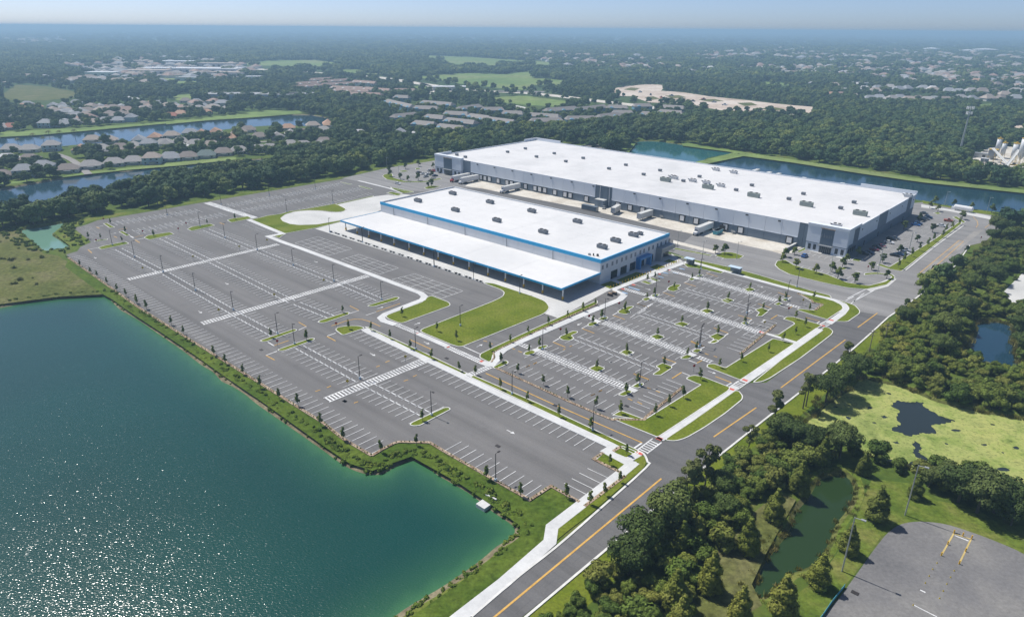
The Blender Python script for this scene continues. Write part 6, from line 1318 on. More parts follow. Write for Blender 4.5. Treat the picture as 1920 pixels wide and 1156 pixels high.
pts += bank_pts(LAKE, 0, .3, 3.6, 1.5, .3, .85, lambda u, v, q: not inside(q.x, q.y, LOT) and (u < 700 or v < 1000))
pts += bank_pts(LAKE, 0, .5, 3.0, 1.8, .5, 1.25, lambda u, v, q: 600 < u < 980 and v < 1010 and not inside(q.x, q.y, LOT)); pts += bank_pts(LAKE, 0, .2, 2.5, 1.2, .35, .9, lambda u, v, q: v > 990)
pts += bank_pts(TEAL, 0, .5, 9, 1.2, .5, 1.5, lambda u, v, q: not inside(q.x, q.y, LOT)); pts += bank_pts(POND_R, 0, .3, 2.5, .5, .4, .9); pts += bank_pts(CANAL1, 0, .2, 2, .4, .4, .9)
scatter('bank_growth', pts, tuft, 'leafy green growth covering the lake banks', 'bank plants', 4)
reed = []
for s in range(3):
    m = MB(); rg = random.Random(200 + s)
    for _ in range(70):
        x, y = rg.gauss(0, .5), rg.gauss(0, .5); h = rg.uniform(.5, 1.5); a = rg.uniform(0, 6.28); dx, dy = .12 * cos(a), .12 * sin(a); l = rg.uniform(-.4, .4); m.face([(x - dx, y - dy, 0), (x + dx, y + dy, 0), (x + l + dx * .3, y + l * .5, h), (x + l - dx * .3, y + l * .5 - .03, h)])
    reed.append(m.mesh('reed', 'reed'))
pts = bank_pts(GREENP, 0, -.4, 2.5, 1.1, .35, .8) + bank_pts(ALGAE, 0, -.3, 3, 1.0, .5, 1.0) + bank_pts(BLUEP, 0, -.3, 1.5, 1, .6, 1.2)
wild = [PP('px', [(0, 445), (40, 445), (110, 490), (205, 545), (110, 556), (0, 570), (-100, 580), (-150, 460)])]
for _ in range(35):
    x = rs.uniform(-20, 210); y = rs.uniform(440, 572); q = P(x, y)
    if inside(q.x, q.y, wild[0]): pts.append((q.x, q.y, 0, rs.uniform(.4, 1.1)))
scatter('reeds', pts, reed, 'rough reeds and tall grasses round the ponds and fallow field', 'reeds', 5)

# the thicket right of the road
THICK = PP('px', [(985, 1200), (1120, 1060), (1200, 1000), (1300, 930), (1400, 850), (1500, 772), (1560, 720), (1640, 640), (1700, 585), (1770, 530), (1830, 475), (1870, 445), (1930, 430), (1990, 420), (2050, 1300), (900, 1300)])
OPEN = [PP('r8', [(100, 1200), (170, 1010), (300, 800), (440, 640), (600, 540), (700, 450), (900, 380), (1000, 420), (1180, 490), (1300, 560), (1724, 700), (1800, 720), (1900, 1600), (60, 1600)]), PP('e8', [(850, 330), (1010, 230), (1060, 250), (1010, 330), (900, 370)]), PP('e8', [(1130, 210), (1321, -40), (1321, 100), (1140, 300)])]
VERGE = PP('px', [(985, 1156), (1160, 1012), (1260, 926), (1444, 780), (1502, 735), (1602, 652), (1680, 590), (1640, 660), (1560, 745), (1480, 800), (1380, 850), (1300, 915), (1240, 985), (1150, 1060), (1060, 1156)])
tp = []; g = 2.6; xs = [p.x for p in THICK]; ys = [p.y for p in THICK]
yy = max(60, min(ys))
while yy < max(ys):
    xx = min(xs)
    while xx < max(xs):
        x = xx + rs.uniform(-1.2, 1.2); y = yy + rs.uniform(-1.2, 1.2); xx += g
        u, v = px_of((x, y, 1.5))
        if not (-40 < u < 1960 and v < 1220): continue
        if not inside(x, y, THICK) or hit(x, y, EXCL) or hit(x, y, OPEN) or inside(x, y, VERGE): continue
        tp.append((x, y, hypot(x, y)))
    yy += g
tp.sort(key=lambda q: q[2]); rs.shuffle(tp)
big = sorted(tp[:260], key=lambda q: px_of((q[0], q[1], 0))[0])
for i, (x, y, d) in enumerate(big): stand(BUSHN, (x, y, 0), rs.uniform(.7, 1.4), f'{nth(i)} tall bush of the thicket right of the road, from the left', 'bushes of the thicket right of the road')
scatter('undergrowth', [(x, y, 0, rs.uniform(.3, .95)) for x, y, d in tp[260:] if rs.random() < .85], [b['parts'][1][1] for b in BUSHN], 'dense green undergrowth filling the thicket right of the road', 'undergrowth', 6)
oakspots = [('f2', (285, 640), 1.15), ('f2', (130, 760), .95), ('f2', (60, 900), .9), ('f2', (640, 560), .6), ('f2', (620, 430), .7), ('r8', (845, 400), .95), ('r8', (700, 380), .8), ('f3', (560, 440), .95), ('f3', (690, 330), .9), ('f3', (480, 500), .85), ('f3', (610, 420), .8), ('f3', (740, 300), .75), ('f3', (60, 830), .8), ('f3', (200, 880), .8), ('r8', (1340, 560), .75), ('r8', (1410, 610), .95), ('r8', (1500, 660), 1.05), ('r8', (1580, 660), .95), ('r8', (1660, 720), .7), ('r8', (1270, 540), .55),
   ('e8', (700, 640), .95), ('e8', (650, 770), .8), ('e8', (890, 290), .9), ('e8', (1000, 190), .85), ('e8', (1060, 210), .85), ('e8', (950, 150), .8), ('e8', (400, 540), .75), ('e8', (860, 460), .8), ('d8', (1420, 560), .95), ('d8', (1480, 620), .95), ('d8', (1570, 680), .9), ('d8', (1380, 660), .7), ('d8', (1620, 640), .7), ('d8', (1690, 500), .9), ('e8', (1290, 640), .9), ('e8', (1310, 560), .8), ('e8', (1310, 760), .8)]
oakspots = sorted([(Z(c, p)[0], s) for c, p, s in oakspots])
for i, (p, s) in enumerate(oakspots): stand(OAKN, P(*p), s * 1.0, f'{nth(i)} large broad tree right of the road, from the left', 'large trees right of the road')
for i, (c, p, s) in enumerate([('f2', (372, 475), .62), ('f2', (403, 468), .95), ('f2', (450, 440), .9), ('f2', (520, 395), 1.05), ('f2', (785, 165), .7), ('f3', (290, 560), .85), ('f3', (315, 540), .85), ('f3', (650, 250), .8), ('f3', (40, 720), .95)]): stand(PINE, P(*Z(c, p)[0]), s, f'{nth(i)} tall thin pine beside the road verge, from the bottom', 'tall pines beside the road')
for i, (c, p, s) in enumerate([('r8', (405, 850), 1.1), ('r8', (230, 1035), 1.2), ('r8', (535, 695), 1.05), ('r8', (650, 565), 1.1), ('r8', (760, 430), 1.0), ('r8', (955, 480), .8), ('r8', (1015, 700), 1.15), ('r8', (882, 850), .95), ('r8', (745, 1010), 1.0), ('r8', (565, 1150), 1.2), ('r8', (60, 1110), 1.15), ('r8', (370, 1180), 1.05), ('r8', (90, 1230), 1.1), ('r8', (1205, 590), .75), ('f2', (380, 760), 1.0), ('f2', (470, 720), .9)]):
    stand(CYP, P(*Z(c, p)[0]), s, f'{nth(i)} cone-shaped cypress by the narrow green pond, {"left bank" if Z(c, p)[0][0] < 1530 else "yard side"}', 'cypresses round the narrow green pond')
for i, (x, y) in enumerate(sorted(Z('e8', (850, 880), (1050, 865), (980, 900), (930, 910), (1110, 900), (880, 330), (1150, 140), (620, 700), (300, 760), (1180, 930)) + Z('f3', (850, 100), (960, 180)) + Z('f2', (850, 80), (860, 300)))):
    r = empty('palmetto', P(x, y)); put('trunk', ptk, r, sc=(5, 5, 1.6)); put('fronds', pf, r, (0, 0, 1.6), sc=.95); tag(r, f'{nth(i)} pale fan palm in the thicket right of the road, from the left', 'palm', 'fan palms in the thicket')
hs = sorted(Z('d8', (790, 1050), (880, 1000), (985, 900), (1010, 870), (1110, 770)) + Z('e8', (570, 275), (515, 315), (670, 180), (720, 140), (410, 390), (790, 70)))
for i, (x, y) in enumerate(hs): stand([EVER], P(x, y), .75, f'{nth(i)} clipped dark bush on the road edge opposite the yard, from the left', 'dark bushes on the road edge')
# ------------------------------------------------------------------ houses and far things
def house_proto(w, d, h, roof, wall, storeys=1):
    m = MB(); m.box(-w / 2, w / 2, -d / 2, d / 2, 0, h); parts = [('wall', m.mesh('wall', wall), [])]
    r = MB(); e = .6; x0, x1, y0, y1 = -w / 2 - e, w / 2 + e, -d / 2 - e, d / 2 + e; rh = h + d * .36; k = d * .42
    a, b, c, dd = (x0, y0, h), (x1, y0, h), (x1, y1, h), (x0, y1, h); p, q = (x0 + k, 0, rh), (x1 - k, 0, rh)
    r.face([a, b, q, p]); r.face([b, c, q]); r.face([c, dd, p, q]); r.face([dd, a, p]); r.face([dd, c, b, a])
    parts.append(('roof', r.mesh('roof', roof), []))
    for s in range(storeys):
        for x in (-w * .32, 0, w * .32):
            g = MB(); g.box(x - .7, x + .7, -d / 2 - .06, -d / 2, s * 2.8 + .9, s * 2.8 + 2.2); parts[0][2].append(('window', g.mesh('window', 'glass_dark')))
    g = MB(); g.box(-w * .1, w * .22, -d / 2 - 2.2, -d / 2 - .07, 0, 2.5); parts.append(('porch', g.mesh('porch', 'metal_grey'), []))
    g = MB(); g.box(w * .2, w * .2 + 1.0, d / 2, d / 2 + .06, 0, 2.1); parts[0][2].append(('door', g.mesh('door', 'metal_dark')))
    return {'name': 'house', 'cat': 'house', 'parts': parts}
HP = {}
def house(roof, two, wall):
    k = (roof, two, wall)
    if k not in HP: HP[k] = house_proto(15.5 if not two else 14, 11.5, 5.6 if two else 2.9, 'roof_' + roof + 's', wall, 2 if two else 1)
    return HP[k]
HOUSES = [('front row on the near canal', 'e1', [((275, 860), 'slate', 1), ((490, 815), 'slate', 1), ((740, 825), 'brown', 0), ((985, 785), 'grey', 0), ((1240, 755), 'grey', 0), ((1455, 735), 'grey', 0), ((1660, 720), 'tan', 1), ((1850, 690), 'slate', 0), ((20, 895), 'brown', 0)]),
  ('front row on the near canal', 'e2', [((120, 700), 'slate', 0), ((310, 685), 'brown', 0), ((505, 668), 'green', 0), ((690, 640), 'brown', 0), ((860, 622), 'grey', 0), ((1080, 605), 'grey', 0), ((1200, 595), 'grey', 0), ((1420, 575), 'grey', 1), ((1560, 560), 'grey', 0), ((1760, 555), 'grey', 0)]),
  ('middle rows between the two canals', 'e1', [((330, 715), 'brown', 0), ((90, 710), 'white', 0), ((330, 605), 'grey', 0), ((130, 600), 'grey', 0), ((570, 580), 'grey', 1), ((880, 605), 'orange', 0), ((1100, 600), 'grey', 0), ((1220, 622), 'slate', 0), ((1310, 590), 'brown', 0), ((1450, 570), 'grey', 0), ((1390, 610), 'tan', 0), ((1620, 560), 'slate', 1), ((1790, 540), 'grey', 0), ((1510, 498), 'slate', 0), ((1680, 470), 'orange', 0), ((1010, 498), 'tan', 0), ((1200, 505), 'tan', 0)]),
  ('middle rows between the two canals', 'e2', [((80, 540), 'grey', 0), ((230, 525), 'grey', 0), ((235, 585), 'white', 0), ((390, 545), 'grey', 0), ((560, 560), 'tan', 0), ((590, 495), 'orange', 0), ((750, 482), 'orange', 0), ((940, 492), 'grey', 0), ((450, 432), 'orange', 0), ((600, 412), 'orange', 0), ((330, 422), 'slate', 0), ((1080, 465), 'brown', 0), ((1270, 465), 'grey', 0), ((1390, 368), 'orange', 0), ((1420, 432), 'grey', 0), ((1560, 424), 'clay', 0), ((1710, 422), 'slate', 0), ((130, 452), 'tan', 0), ((960, 390), 'brown', 0), ((1660, 340), 'tan', 0), ((1820, 320), 'orange', 0), ((1780, 520), 'brown', 0), ((860, 420), 'tan', 0)]),
  ('far bank of the wide canal', 'e1', [((40, 365), 'grey', 0), ((130, 360), 'red', 0), ((510, 330), 'slate', 1), ((690, 328), 'slate', 0), ((820, 305), 'grey', 0), ((1000, 308), 'tan', 0), ((1150, 290), 'slate', 0), ((1290, 285), 'slate', 0), ((1430, 265), 'slate', 1), ((1830, 238), 'red', 0)]),
  ('far bank of the wide canal', 'e2', [((130, 238), 'red', 0), ((230, 212), 'orange', 0), ((380, 196), 'orange', 0), ((500, 198), 'orange', 0)]),
  ('streets beyond the wide canal', 'e1', [((270, 132), 'orange', 0), ((400, 140), 'orange', 0), ((300, 108), 'slate', 0), ((580, 122), 'slate', 0), ((680, 120), 'slate', 0), ((830, 92), 'slate', 0), ((950, 72), 'brown', 0), ((690, 218), 'slate', 0), ((830, 228), 'slate', 0), ((740, 182), 'tan', 0), ((950, 222), 'tan', 0), ((1300, 160), 'brown', 0), ((1400, 55), 'white', 0), ((1490, 70), 'white', 0), ((1620, 104), 'orange', 0), ((1560, 160), 'grey', 0), ((1730, 98), 'slate', 0), ((30, 230), 'slate', 0), ((150, 260), 'grey', 0)]),
  ('streets beyond the wide canal', 'e2', [((290, 165), 'tan', 0), ((150, 120), 'slate', 0), ((470, 130), 'slate', 0), ((720, 160), 'tan', 0), ((280, 70), 'brown', 0), ((400, 80), 'slate', 0)]),
  ('small cluster above the far tree belt', 'e3', [((120, 590), 'orange', 0), ((210, 560), 'brown', 0), ((440, 690), 'white', 0), ((510, 760), 'grey', 0), ((50, 800), 'brown', 0), ((740, 620), 'slate', 1), ((900, 690), 'slate', 1), ((1050, 715), 'white', 0), ((40, 650), 'grey', 0)])]
HSPOTS = []; rowsd = {}
for rowname, c, lst in HOUSES:
    for p, roof, two in lst: rowsd.setdefault(rowname, []).append((Z(c, p)[0], roof, two))
for rowname, lst in rowsd.items():
    lst.sort()
    for i, (p, roof, two) in enumerate(lst):
        q = P(p[0], p[1] + (2 if two else 0)); HSPOTS.append((q.x, q.y)); wall = 'wall_blue' if (roof == 'slate' or two) else 'wall_house'
        far = q.y > 750
        spawn(house(roof, bool(two), wall), q, .32 + rt.choice((0, 0, pi / 2 * .96)) * (0 if 'front' in rowname else 1) + rt.uniform(-.08, .08) - (.18 if 'far' in rowname else 0), .9, f'{nth(i)} house from the left in the {rowname}, {roof} roof', 'house', f'houses in the {rowname}')
# townhouse rows
def town(a, b, roof, wall, label, z=6.0, d=11):
    A_, B_ = P(*a), P(*b); L_ = (B_ - A_).length; r = empty('townhouse_row', (A_ + B_) / 2, atan2(B_.y - A_.y, B_.x - A_.x)); m = MB(); m.box(-L_ / 2, L_ / 2, -d / 2, d / 2, 0, z); m.build('wall', wall, r)
    m = MB(); w = L_ / 2 + .6; e = d / 2 + .6; rz = z + 3.6
    m.face([(-w, -e, z), (w, -e, z), (w - 3, 0, rz), (-w + 3, 0, rz)]); m.face([(w, -e, z), (w, e, z), (w - 3, 0, rz)]); m.face([(w, e, z), (-w, e, z), (-w + 3, 0, rz), (w - 3, 0, rz)]); m.face([(-w, e, z), (-w, -e, z), (-w + 3, 0, rz)]); rf = m.build('roof', roof, r)
    n = max(2, int(L_ / 9))
    for k in range(n):
        x = -L_ / 2 + L_ * (k + .5) / n; g = MB(); g.box(x - 1.3, x + 1.3, -d / 2 - .08, -d / 2, 3.6, 5.2); g.build('window', 'glass_dark', r)
        if k % 2 == 0:
            g = MB(); g.box(x - 2.2, x + 2.2, -d / 2 - 1.2, -d / 2 + 2.0, .2, z + .6); g.face([(x - 2.5, -d / 2 - 1.5, z + .6), (x + 2.5, -d / 2 - 1.5, z + .6), (x, -d / 2 + .3, z + 2.2)]); g.face([(x + 2.5, -d / 2 - 1.5, z + .6), (x + 2.5, -d / 2 + 2, z + .6), (x, -d / 2 + .3, z + 2.2)]); g.face([(x - 2.5, -d / 2 + 2, z + .6), (x - 2.5, -d / 2 - 1.5, z + .6), (x, -d / 2 + .3, z + 2.2)]); g.build('gable_bay', wall, r)
    tag(r, label, 'townhouse row', 'rows of townhouses'); return r
TOWN = [('e3', s) for s in [((1060, 615), (1310, 640)), ((1330, 655), (1640, 690)), ((1190, 540), (1410, 560)), ((1420, 580), (1760, 620)), ((1400, 500), (1680, 515)), ((1680, 530), (1920, 565)), ((820, 545), (1090, 515)), ((1060, 435), (1340, 445)), ((760, 355), (1050, 425)), ((1150, 370), (1500, 400)), ((1550, 450), (1800, 415)), ((840, 305), (1010, 312))]] \
     + [('e4', s) for s in [((10, 455), (270, 455)), ((250, 495), (490, 505)), ((0, 560), (400, 615)), ((540, 520), (900, 545)), ((560, 590), (930, 585)), ((960, 565), (1300, 560)), ((1320, 545), (1560, 515)), ((730, 468), (1080, 440)), ((1080, 460), (1400, 418)), ((1480, 490), (1720, 495)), ((1720, 410), (1920, 408)), ((1800, 505), (1920, 512)), ((1420, 425), (1660, 432)), ((2000, 420), (2300, 440)), ((2000, 480), (2280, 500))]]
for i, (c, (a, b)) in enumerate(sorted(TOWN, key=lambda t: Z(t[0], t[1][0])[0])):
    a, b = Z(c, a, b); town(a, b, 'roof_towns', 'wall_town', f'{nth(i)} blue-grey townhouse row with a brown-grey roof, from the left')
    for t in (0, .25, .5, .75, 1): q = lerp(P(*a), P(*b), t); HSPOTS.append((q.x, q.y))
BROWN = [((0, 125), (330, 100)), ((130, 190), (500, 205)), ((150, 225), (560, 235)), ((500, 205), (800, 230)), ((830, 225), (1080, 228)), ((250, 262), (700, 282)), ((20, 160), (380, 140)), ((380, 120), (640, 140)), ((-300, 190), (0, 160)), ((-260, 150), (-20, 130)), ((-100, 100), (150, 85))]
for i, (a, b) in enumerate(sorted(BROWN)):
    a, b = Z('e3', a, b); town(a, b, 'roof_clays', 'wall_house', f'{nth(i)} long clay-roofed row house beyond the park, from the left')
    for t in (0, .25, .5, .75, 1): q = lerp(P(*a), P(*b), t); HSPOTS.append((q.x, q.y))
# bigger far buildings
def slab(c, p, w, d, h, wall, roof, label, rz=.1, name='commercial_building'):
    q = P(*Z(c, p)[0]); r = empty(name, q, rz); m = MB(); m.box(-w / 2, w / 2, -d / 2, d / 2, 0, h); m.build('wall', wall, r); m = MB(); m.box(-w / 2 - .4, w / 2 + .4, -d / 2 - .4, d / 2 + .4, h, h + .7); m.build('roof', roof, r)
    n = max(3, int(w / 14))
    for k in range(n): g = MB(); x = -w / 2 + w * (k + .5) / n; g.box(x - 3, x + 3, -d / 2 - .15, -d / 2, 1, h * .6); g.build('window', 'glass_dark', r)
    tag(r, label, 'building'); HSPOTS.append((q.x, q.y)); return r
for i, (c, p, w, d, h, wall, roof) in enumerate([('r1', (1360, 540), 130, 34, 8, 'wall_blue', 'roof_slates'), ('r1', (1610, 538), 60, 26, 8, 'wall_blue', 'roof_slates'), ('r1', (780, 398), 110, 40, 7, 'wall_house', 'roof_tans'), ('r1', (1130, 390), 150, 50, 8, 'dirty_white', 'white_metal'), ('r1', (880, 385), 90, 40, 7, 'wall_house', 'white_metal'), ('r1', (1250, 410), 80, 40, 7, 'wall_house', 'roof_tans'), ('r1', (1090, 438), 90, 26, 6, 'wall_blue', 'roof_slates'), ('r1', (335, 315), 90, 50, 10, 'white_metal', 'white_metal'), ('r1', (560, 410), 60, 30, 7, 'white_metal', 'white_metal'), ('r1', (1380, 432), 30, 18, 6, 'white_metal', 'white_metal'), ('r1', (160, 425), 40, 22, 6, 'white_metal', 'white_metal'), ('r1', (560, 312), 120, 50, 9, 'dirty_white', 'white_metal'), ('r1', (800, 260), 190, 60, 9, 'dirty_white', 'white_metal'), ('r1', (950, 256), 150, 60, 9, 'dirty_white', 'roof_tans'), ('r1', (690, 345), 120, 40, 8, 'wall_house', 'roof_tans'), ('r1', (1000, 348), 130, 40, 8, 'dirty_white', 'white_metal'), ('r1', (1180, 360), 100, 40, 8, 'dirty_white', 'roof_tans'),
      ('r1', (1560, 190), 200, 60, 10, 'white_metal', 'white_metal'), ('r1', (1095, 183), 160, 60, 10, 'white_metal', 'white_metal'), ('r1', (320, 235), 160, 60, 8, 'dirty_white', 'white_metal'), ('r2', (585, 490), 55, 22, 6, 'dirty_white', 'white_metal'), ('r2', (640, 190), 250, 60, 8, 'dirty_white', 'roof_greys'), ('r3', (1380, 290), 170, 55, 10, 'white_metal', 'white_metal'), ('r3', (1160, 277), 230, 50, 7, 'dirty_white', 'roof_tans'), ('r3', (1050, 270), 130, 40, 7, 'dirty_white', 'roof_greys'), ('r3', (905, 465), 60, 24, 6, 'white_metal', 'white_metal'), ('r3', (850, 500), 24, 12, 6, 'white_metal', 'white_metal'), ('r3', (480, 290), 130, 40, 8, 'white_metal', 'white_metal'), ('r3', (600, 290), 110, 40, 8, 'white_metal', 'white_metal'), ('r3', (440, 186), 200, 60, 12, 'white_metal', 'white_metal')]):
    slab(c, p, w, d, h, wall, roof, f'{nth(i)} long low {"white" if roof == "white_metal" else "grey or tan"} building in the far distance', rt.uniform(-.15, .15))
for i, (x, rad, hh) in enumerate(((1540, 40, 15), (1635, 55, 20), (1345, 38, 18))):
    q = P(*Z('r3', (x, 292 if x > 1400 else 284))[0]); r = empty('storage_tank', q); m = MB(); m.tube((0, 0, 0), (0, 0, hh), rad, rad, 28); m.build('shell', 'white_metal', r, False); m = MB(); m.tube((0, 0, hh), (0, 0, hh + 5), rad, 2, 28); m.build('dome', 'white_metal', r); tag(r, f'{("left of two adjacent white", "largest white", "isolated white")[i]} storage tank near the right horizon', 'storage tank')
# houses of the far right suburbs
fr = [(1120, 480, 'grey'), (1165, 490, 'slate'), (1210, 485, 'slate'), (1300, 485, 'slate'), (1355, 495, 'tan'), (1440, 500, 'slate'), (1490, 505, 'slate'), (1560, 500, 'grey'), (1620, 500, 'brown'), (1680, 505, 'brown'), (1740, 520, 'tan'), (1800, 500, 'grey'), (1850, 505, 'slate'), (1010, 545, 'slate'), (1060, 540, 'slate'), (1130, 545, 'grey'), (1170, 540, 'slate'), (1220, 550, 'tan'), (1270, 545, 'brown'), (1320, 552, 'grey'), (1360, 550, 'slate'), (1420, 552, 'brown'), (1500, 540, 'grey'), (1560, 545, 'slate'), (1650, 540, 'tan'), (1720, 540, 'brown'), (1800, 540, 'slate'), (1040, 500, 'tan'), (980, 490, 'white'), (930, 470, 'white'), (820, 470, 'tan'), (790, 525, 'orange'), (860, 525, 'clay'), (920, 535, 'tan'), (700, 465, 'slate'), (1490, 435, 'orange'), (1590, 445, 'orange'), (1320, 410, 'grey'), (1240, 410, 'tan'), (1180, 440, 'tan'), (1400, 410, 'grey'), (1660, 450, 'slate'), (1750, 450, 'grey'), (1810, 460, 'slate'), (970, 385, 'tan'), (1110, 385, 'tan'), (860, 405, 'clay'), (780, 405, 'clay'), (700, 400, 'grey'), (620, 370, 'tan'), (520, 375, 'slate'), (440, 375, 'white'), (310, 385, 'white'), (150, 372, 'white'), (110, 375, 'slate'), (40, 390, 'slate'), (60, 395, 'brown'), (540, 372, 'white'), (600, 360, 'tan'), (740, 375, 'white'), (930, 400, 'tan'), (1000, 375, 'tan'), (1450, 440, 'tan'), (1540, 440, 'slate'), (1700, 465, 'brown'), (1350, 490, 'white'), (1050, 485, 'slate')]
fr.sort()
for i, (x, y, roof) in enumerate(fr):
    q = P(*Z('r3', (x, y + 6))[0]); HSPOTS.append((q.x, q.y)); spawn(house(roof, False, 'wall_house'), q, rt.uniform(-.6, .6), (1.25, 1.25, 1.35), f'{nth(i)} house from the left in the far right suburb, {roof} roof', 'house', 'houses in the far right suburb')
# rooftops too far to tell apart
FARROOF = [house_proto(22, 16, 4.5, 'roof_' + r_ + 's', 'wall_house') for r_ in ('grey', 'tan', 'brown', 'slate', 'clay')]
fm = []
for hp in FARROOF:
    m = MB(); w, d, h = 11, 8, 4.5
    m.box(-w, w, -d, d, 0, h, 1); m.face([(-w, -d, h), (w, -d, h), (w - 7, 0, h + 4), (-w + 7, 0, h + 4)]); m.face([(w, d, h), (-w, d, h), (-w + 7, 0, h + 4), (w - 7, 0, h + 4)]); m.face([(w, -d, h), (w, d, h), (w - 7, 0, h + 4)]); m.face([(-w, d, h), (-w, -d, h), (-w + 7, 0, h + 4)])
    fm.append(m.mesh('far_roof', [hp['parts'][1][1].materials[0].name, 'wall_house']))
pts = []
zones = [('r3', [(0, 275), (300, 268), (700, 262), (1100, 268), (1320, 285), (1850, 290), (1850, 380), (1400, 375), (1000, 345), (500, 340), (100, 340)], 520), ('r3', [(300, 360), (1000, 350), (1850, 390), (1850, 480), (1300, 460), (900, 420), (400, 400)], 260), ('r2', [(150, 185), (700, 175), (1300, 200), (1850, 210), (1850, 235), (1000, 220), (300, 205)], 230), ('r1', [(0, 215), (400, 200), (400, 245), (0, 250)], 90), ('r1', [(300, 340), (700, 300), (1250, 330), (1450, 385), (1200, 430), (600, 430)], 160), ('r2', [(850, 280), (1200, 290), (1850, 330), (1850, 400), (1250, 370)], 120), ('r1', [(0, 420), (300, 430), (900, 445), (800, 470), (200, 440)], 40), ('r1', [(150, 600), (900, 560), (1250, 560), (1250, 600), (700, 640), (250, 680)], 50)]
rf_ = random.Random(15)
for c, poly, n in zones:
    pp = [Vector((x, y, 0)) for x, y in Z(c, *poly)]; k = 0; xs = [p.x for p in pp]; ys = [p.y for p in pp]
    while k < n:
        x, y = rf_.uniform(min(xs), max(xs)), rf_.uniform(min(ys), max(ys))
        if not inside(x, y, pp): continue
        k += 1; q = P(x, y)
        if hit(q.x, q.y, EXCL): continue
        pts.append((q.x, q.y, 0, rf_.uniform(.8, 1.3) * (1.5 if q.y > 2600 else 1 if q.y > 1200 else .75))); HSPOTS.append((q.x, q.y)) if q.y < 6500 else None
scatter('distant_rooftops', pts, fm, 'scattered pale rooftops of the distant suburbs', 'rooftops', 8)

# ------------------------------------------------------------------ woods and belts
cell = {}
for x, y in HSPOTS: cell.setdefault((int(x // 30), int(y // 30)), []).append((x, y))
def near_house(x, y, r):
    cx, cy_ = int(x // 30), int(y // 30)
    for i in (-1, 0, 1):
        for j in (-1, 0, 1):
            for hx, hy in cell.get((cx + i, cy_ + j), ()):
                if (hx - x) ** 2 + (hy - y) ** 2 < r * r: return True
    return False
TOWNZ = [PP('e1', [(-100, 200), (400, 60), (1000, 20), (1850, 20), (1900, 240), (1500, 300), (700, 380), (0, 420)]), PP('e2', [(0, 60), (700, 60), (1300, 60), (1200, 180), (600, 240), (0, 300)]), PP('e1', [(-100, 560), (700, 480), (1500, 420), (1900, 400), (1900, 760), (1300, 820), (700, 900), (0, 1010)]), PP('e2', [(0, 400), (700, 330), (1500, 300), (1850, 330), (1850, 640), (1200, 660), (600, 740), (0, 780)]),
         PP('e3', [(700, 280), (1500, 300), (1920, 380), (1920, 660), (1600, 720), (1000, 740), (650, 640), (780, 480)]), PP('e4', [(0, 400), (700, 420), (1400, 370), (1920, 380), (1920, 540), (1300, 590), (400, 640), (0, 640)]), PP('r1', [(1480, 450), (1850, 420), (2050, 460), (2010, 530), (1700, 520)]), PP('r3', [(950, 470), (1850, 470), (1850, 570), (1300, 575), (950, 560)]), PP('r1', [(250, 330), (1450, 330), (1450, 450), (600, 440)]), PP('r1', [(0, 450), (420, 450), (430, 560), (0, 560)])]
SITE_KEEP = [PP('px', [(640, 334), (820, 298), (1170, 285), (1730, 365), (1920, 410), (1640, 610), (1215, 860), (990, 960), (100, 480), (183, 408)]), PP('px', [(815, 303), (830, 340), (1500, 460), (1600, 500), (1760, 420), (1800, 400), (1740, 372), (1500, 335), (1280, 312), (1170, 290), (1040, 265)]), PP('px', [(0, 430), (120, 414), (185, 400), (320, 381), (380, 371), (640, 327), (725, 308), (820, 293), (820, 303), (700, 330), (150, 470), (120, 480), (205, 540), (200, 556), (110, 560), (0, 575), (-300, 600), (-300, 470)]), [Vector((-1000, -200, 0)), Vector((1000, -200, 0)), Vector((1000, 255, 0)), Vector((-1000, 255, 0))], THICK,
    PP('r3', [(0, 768), (280, 812), (330, 822), (700, 876), (1000, 920), (1300, 968), (1850, 1028), (1850, 1060), (300, 900), (0, 900)])]
def veils(x, y, h=10):
    D = hypot(x, y); ex = D * h / (CAM_H - h); ux, uy = x / D, y / D
    return any(hit(x + ux * ex * t, y + uy * ex * t, KEEPV) for t in (.25, .55, .9))
BELT = PP('px', [(-200, 425), (0, 388), (156, 362), (311, 328), (446, 308), (560, 290), (815, 262), (815, 296), (640, 330), (190, 400), (0, 430), (-200, 470)])
def inside_belt(x, y): return inside(x, y, BELT)
near_t, rest, town_t = [], [], []
def frustum(x, y, z=5, m=60):
    u, v = px_of((x, y, z)); return -m < u < 1920 + m and v < 1220
g = 8.0; y = 250.0; rw = random.Random(21)
while y < 1500:
    hw = y * .80 + 40; x = -hw
    step = g * (1 if y < 900 else 1.25)
    while x < hw:
        qx, qy = x + rw.uniform(-.45, .45) * step, y + rw.uniform(-.45, .45) * step; x += step
        if not frustum(qx, qy): continue
        if hit(qx, qy, SITE_KEEP) or hit(qx, qy, EXCL) or near_road(qx, qy): continue
        tz = hit(qx, qy, TOWNZ)
        if tz and (rw.random() > (.62 if qy < 850 else .3) or near_house(qx, qy, 9.5)): continue
        if not tz and near_house(qx, qy, 12): continue
        ux, uy = qx / hypot(qx, qy), qy / hypot(qx, qy); k = 1.0
        if inside_belt(qx, qy):
            if any(hit(qx + ux * t, qy + uy * t, [CANAL1]) for t in (10, 20)): continue
            if any(hit(qx + ux * t, qy + uy * t, [CANAL1]) for t in (32, 44)): k = .66
        elif any(hit(qx + ux * t, qy + uy * t, [CANAL2]) for t in (12, 25, 38, 50)): 
            if rw.random() < .93: continue
        elif veils(qx, qy) and rw.random() < .82: continue
        (town_t if tz else near_t).append((qx, qy, 0, rw.uniform(.5, 1.22) * (.85 if tz else 1) * k))
    y += step
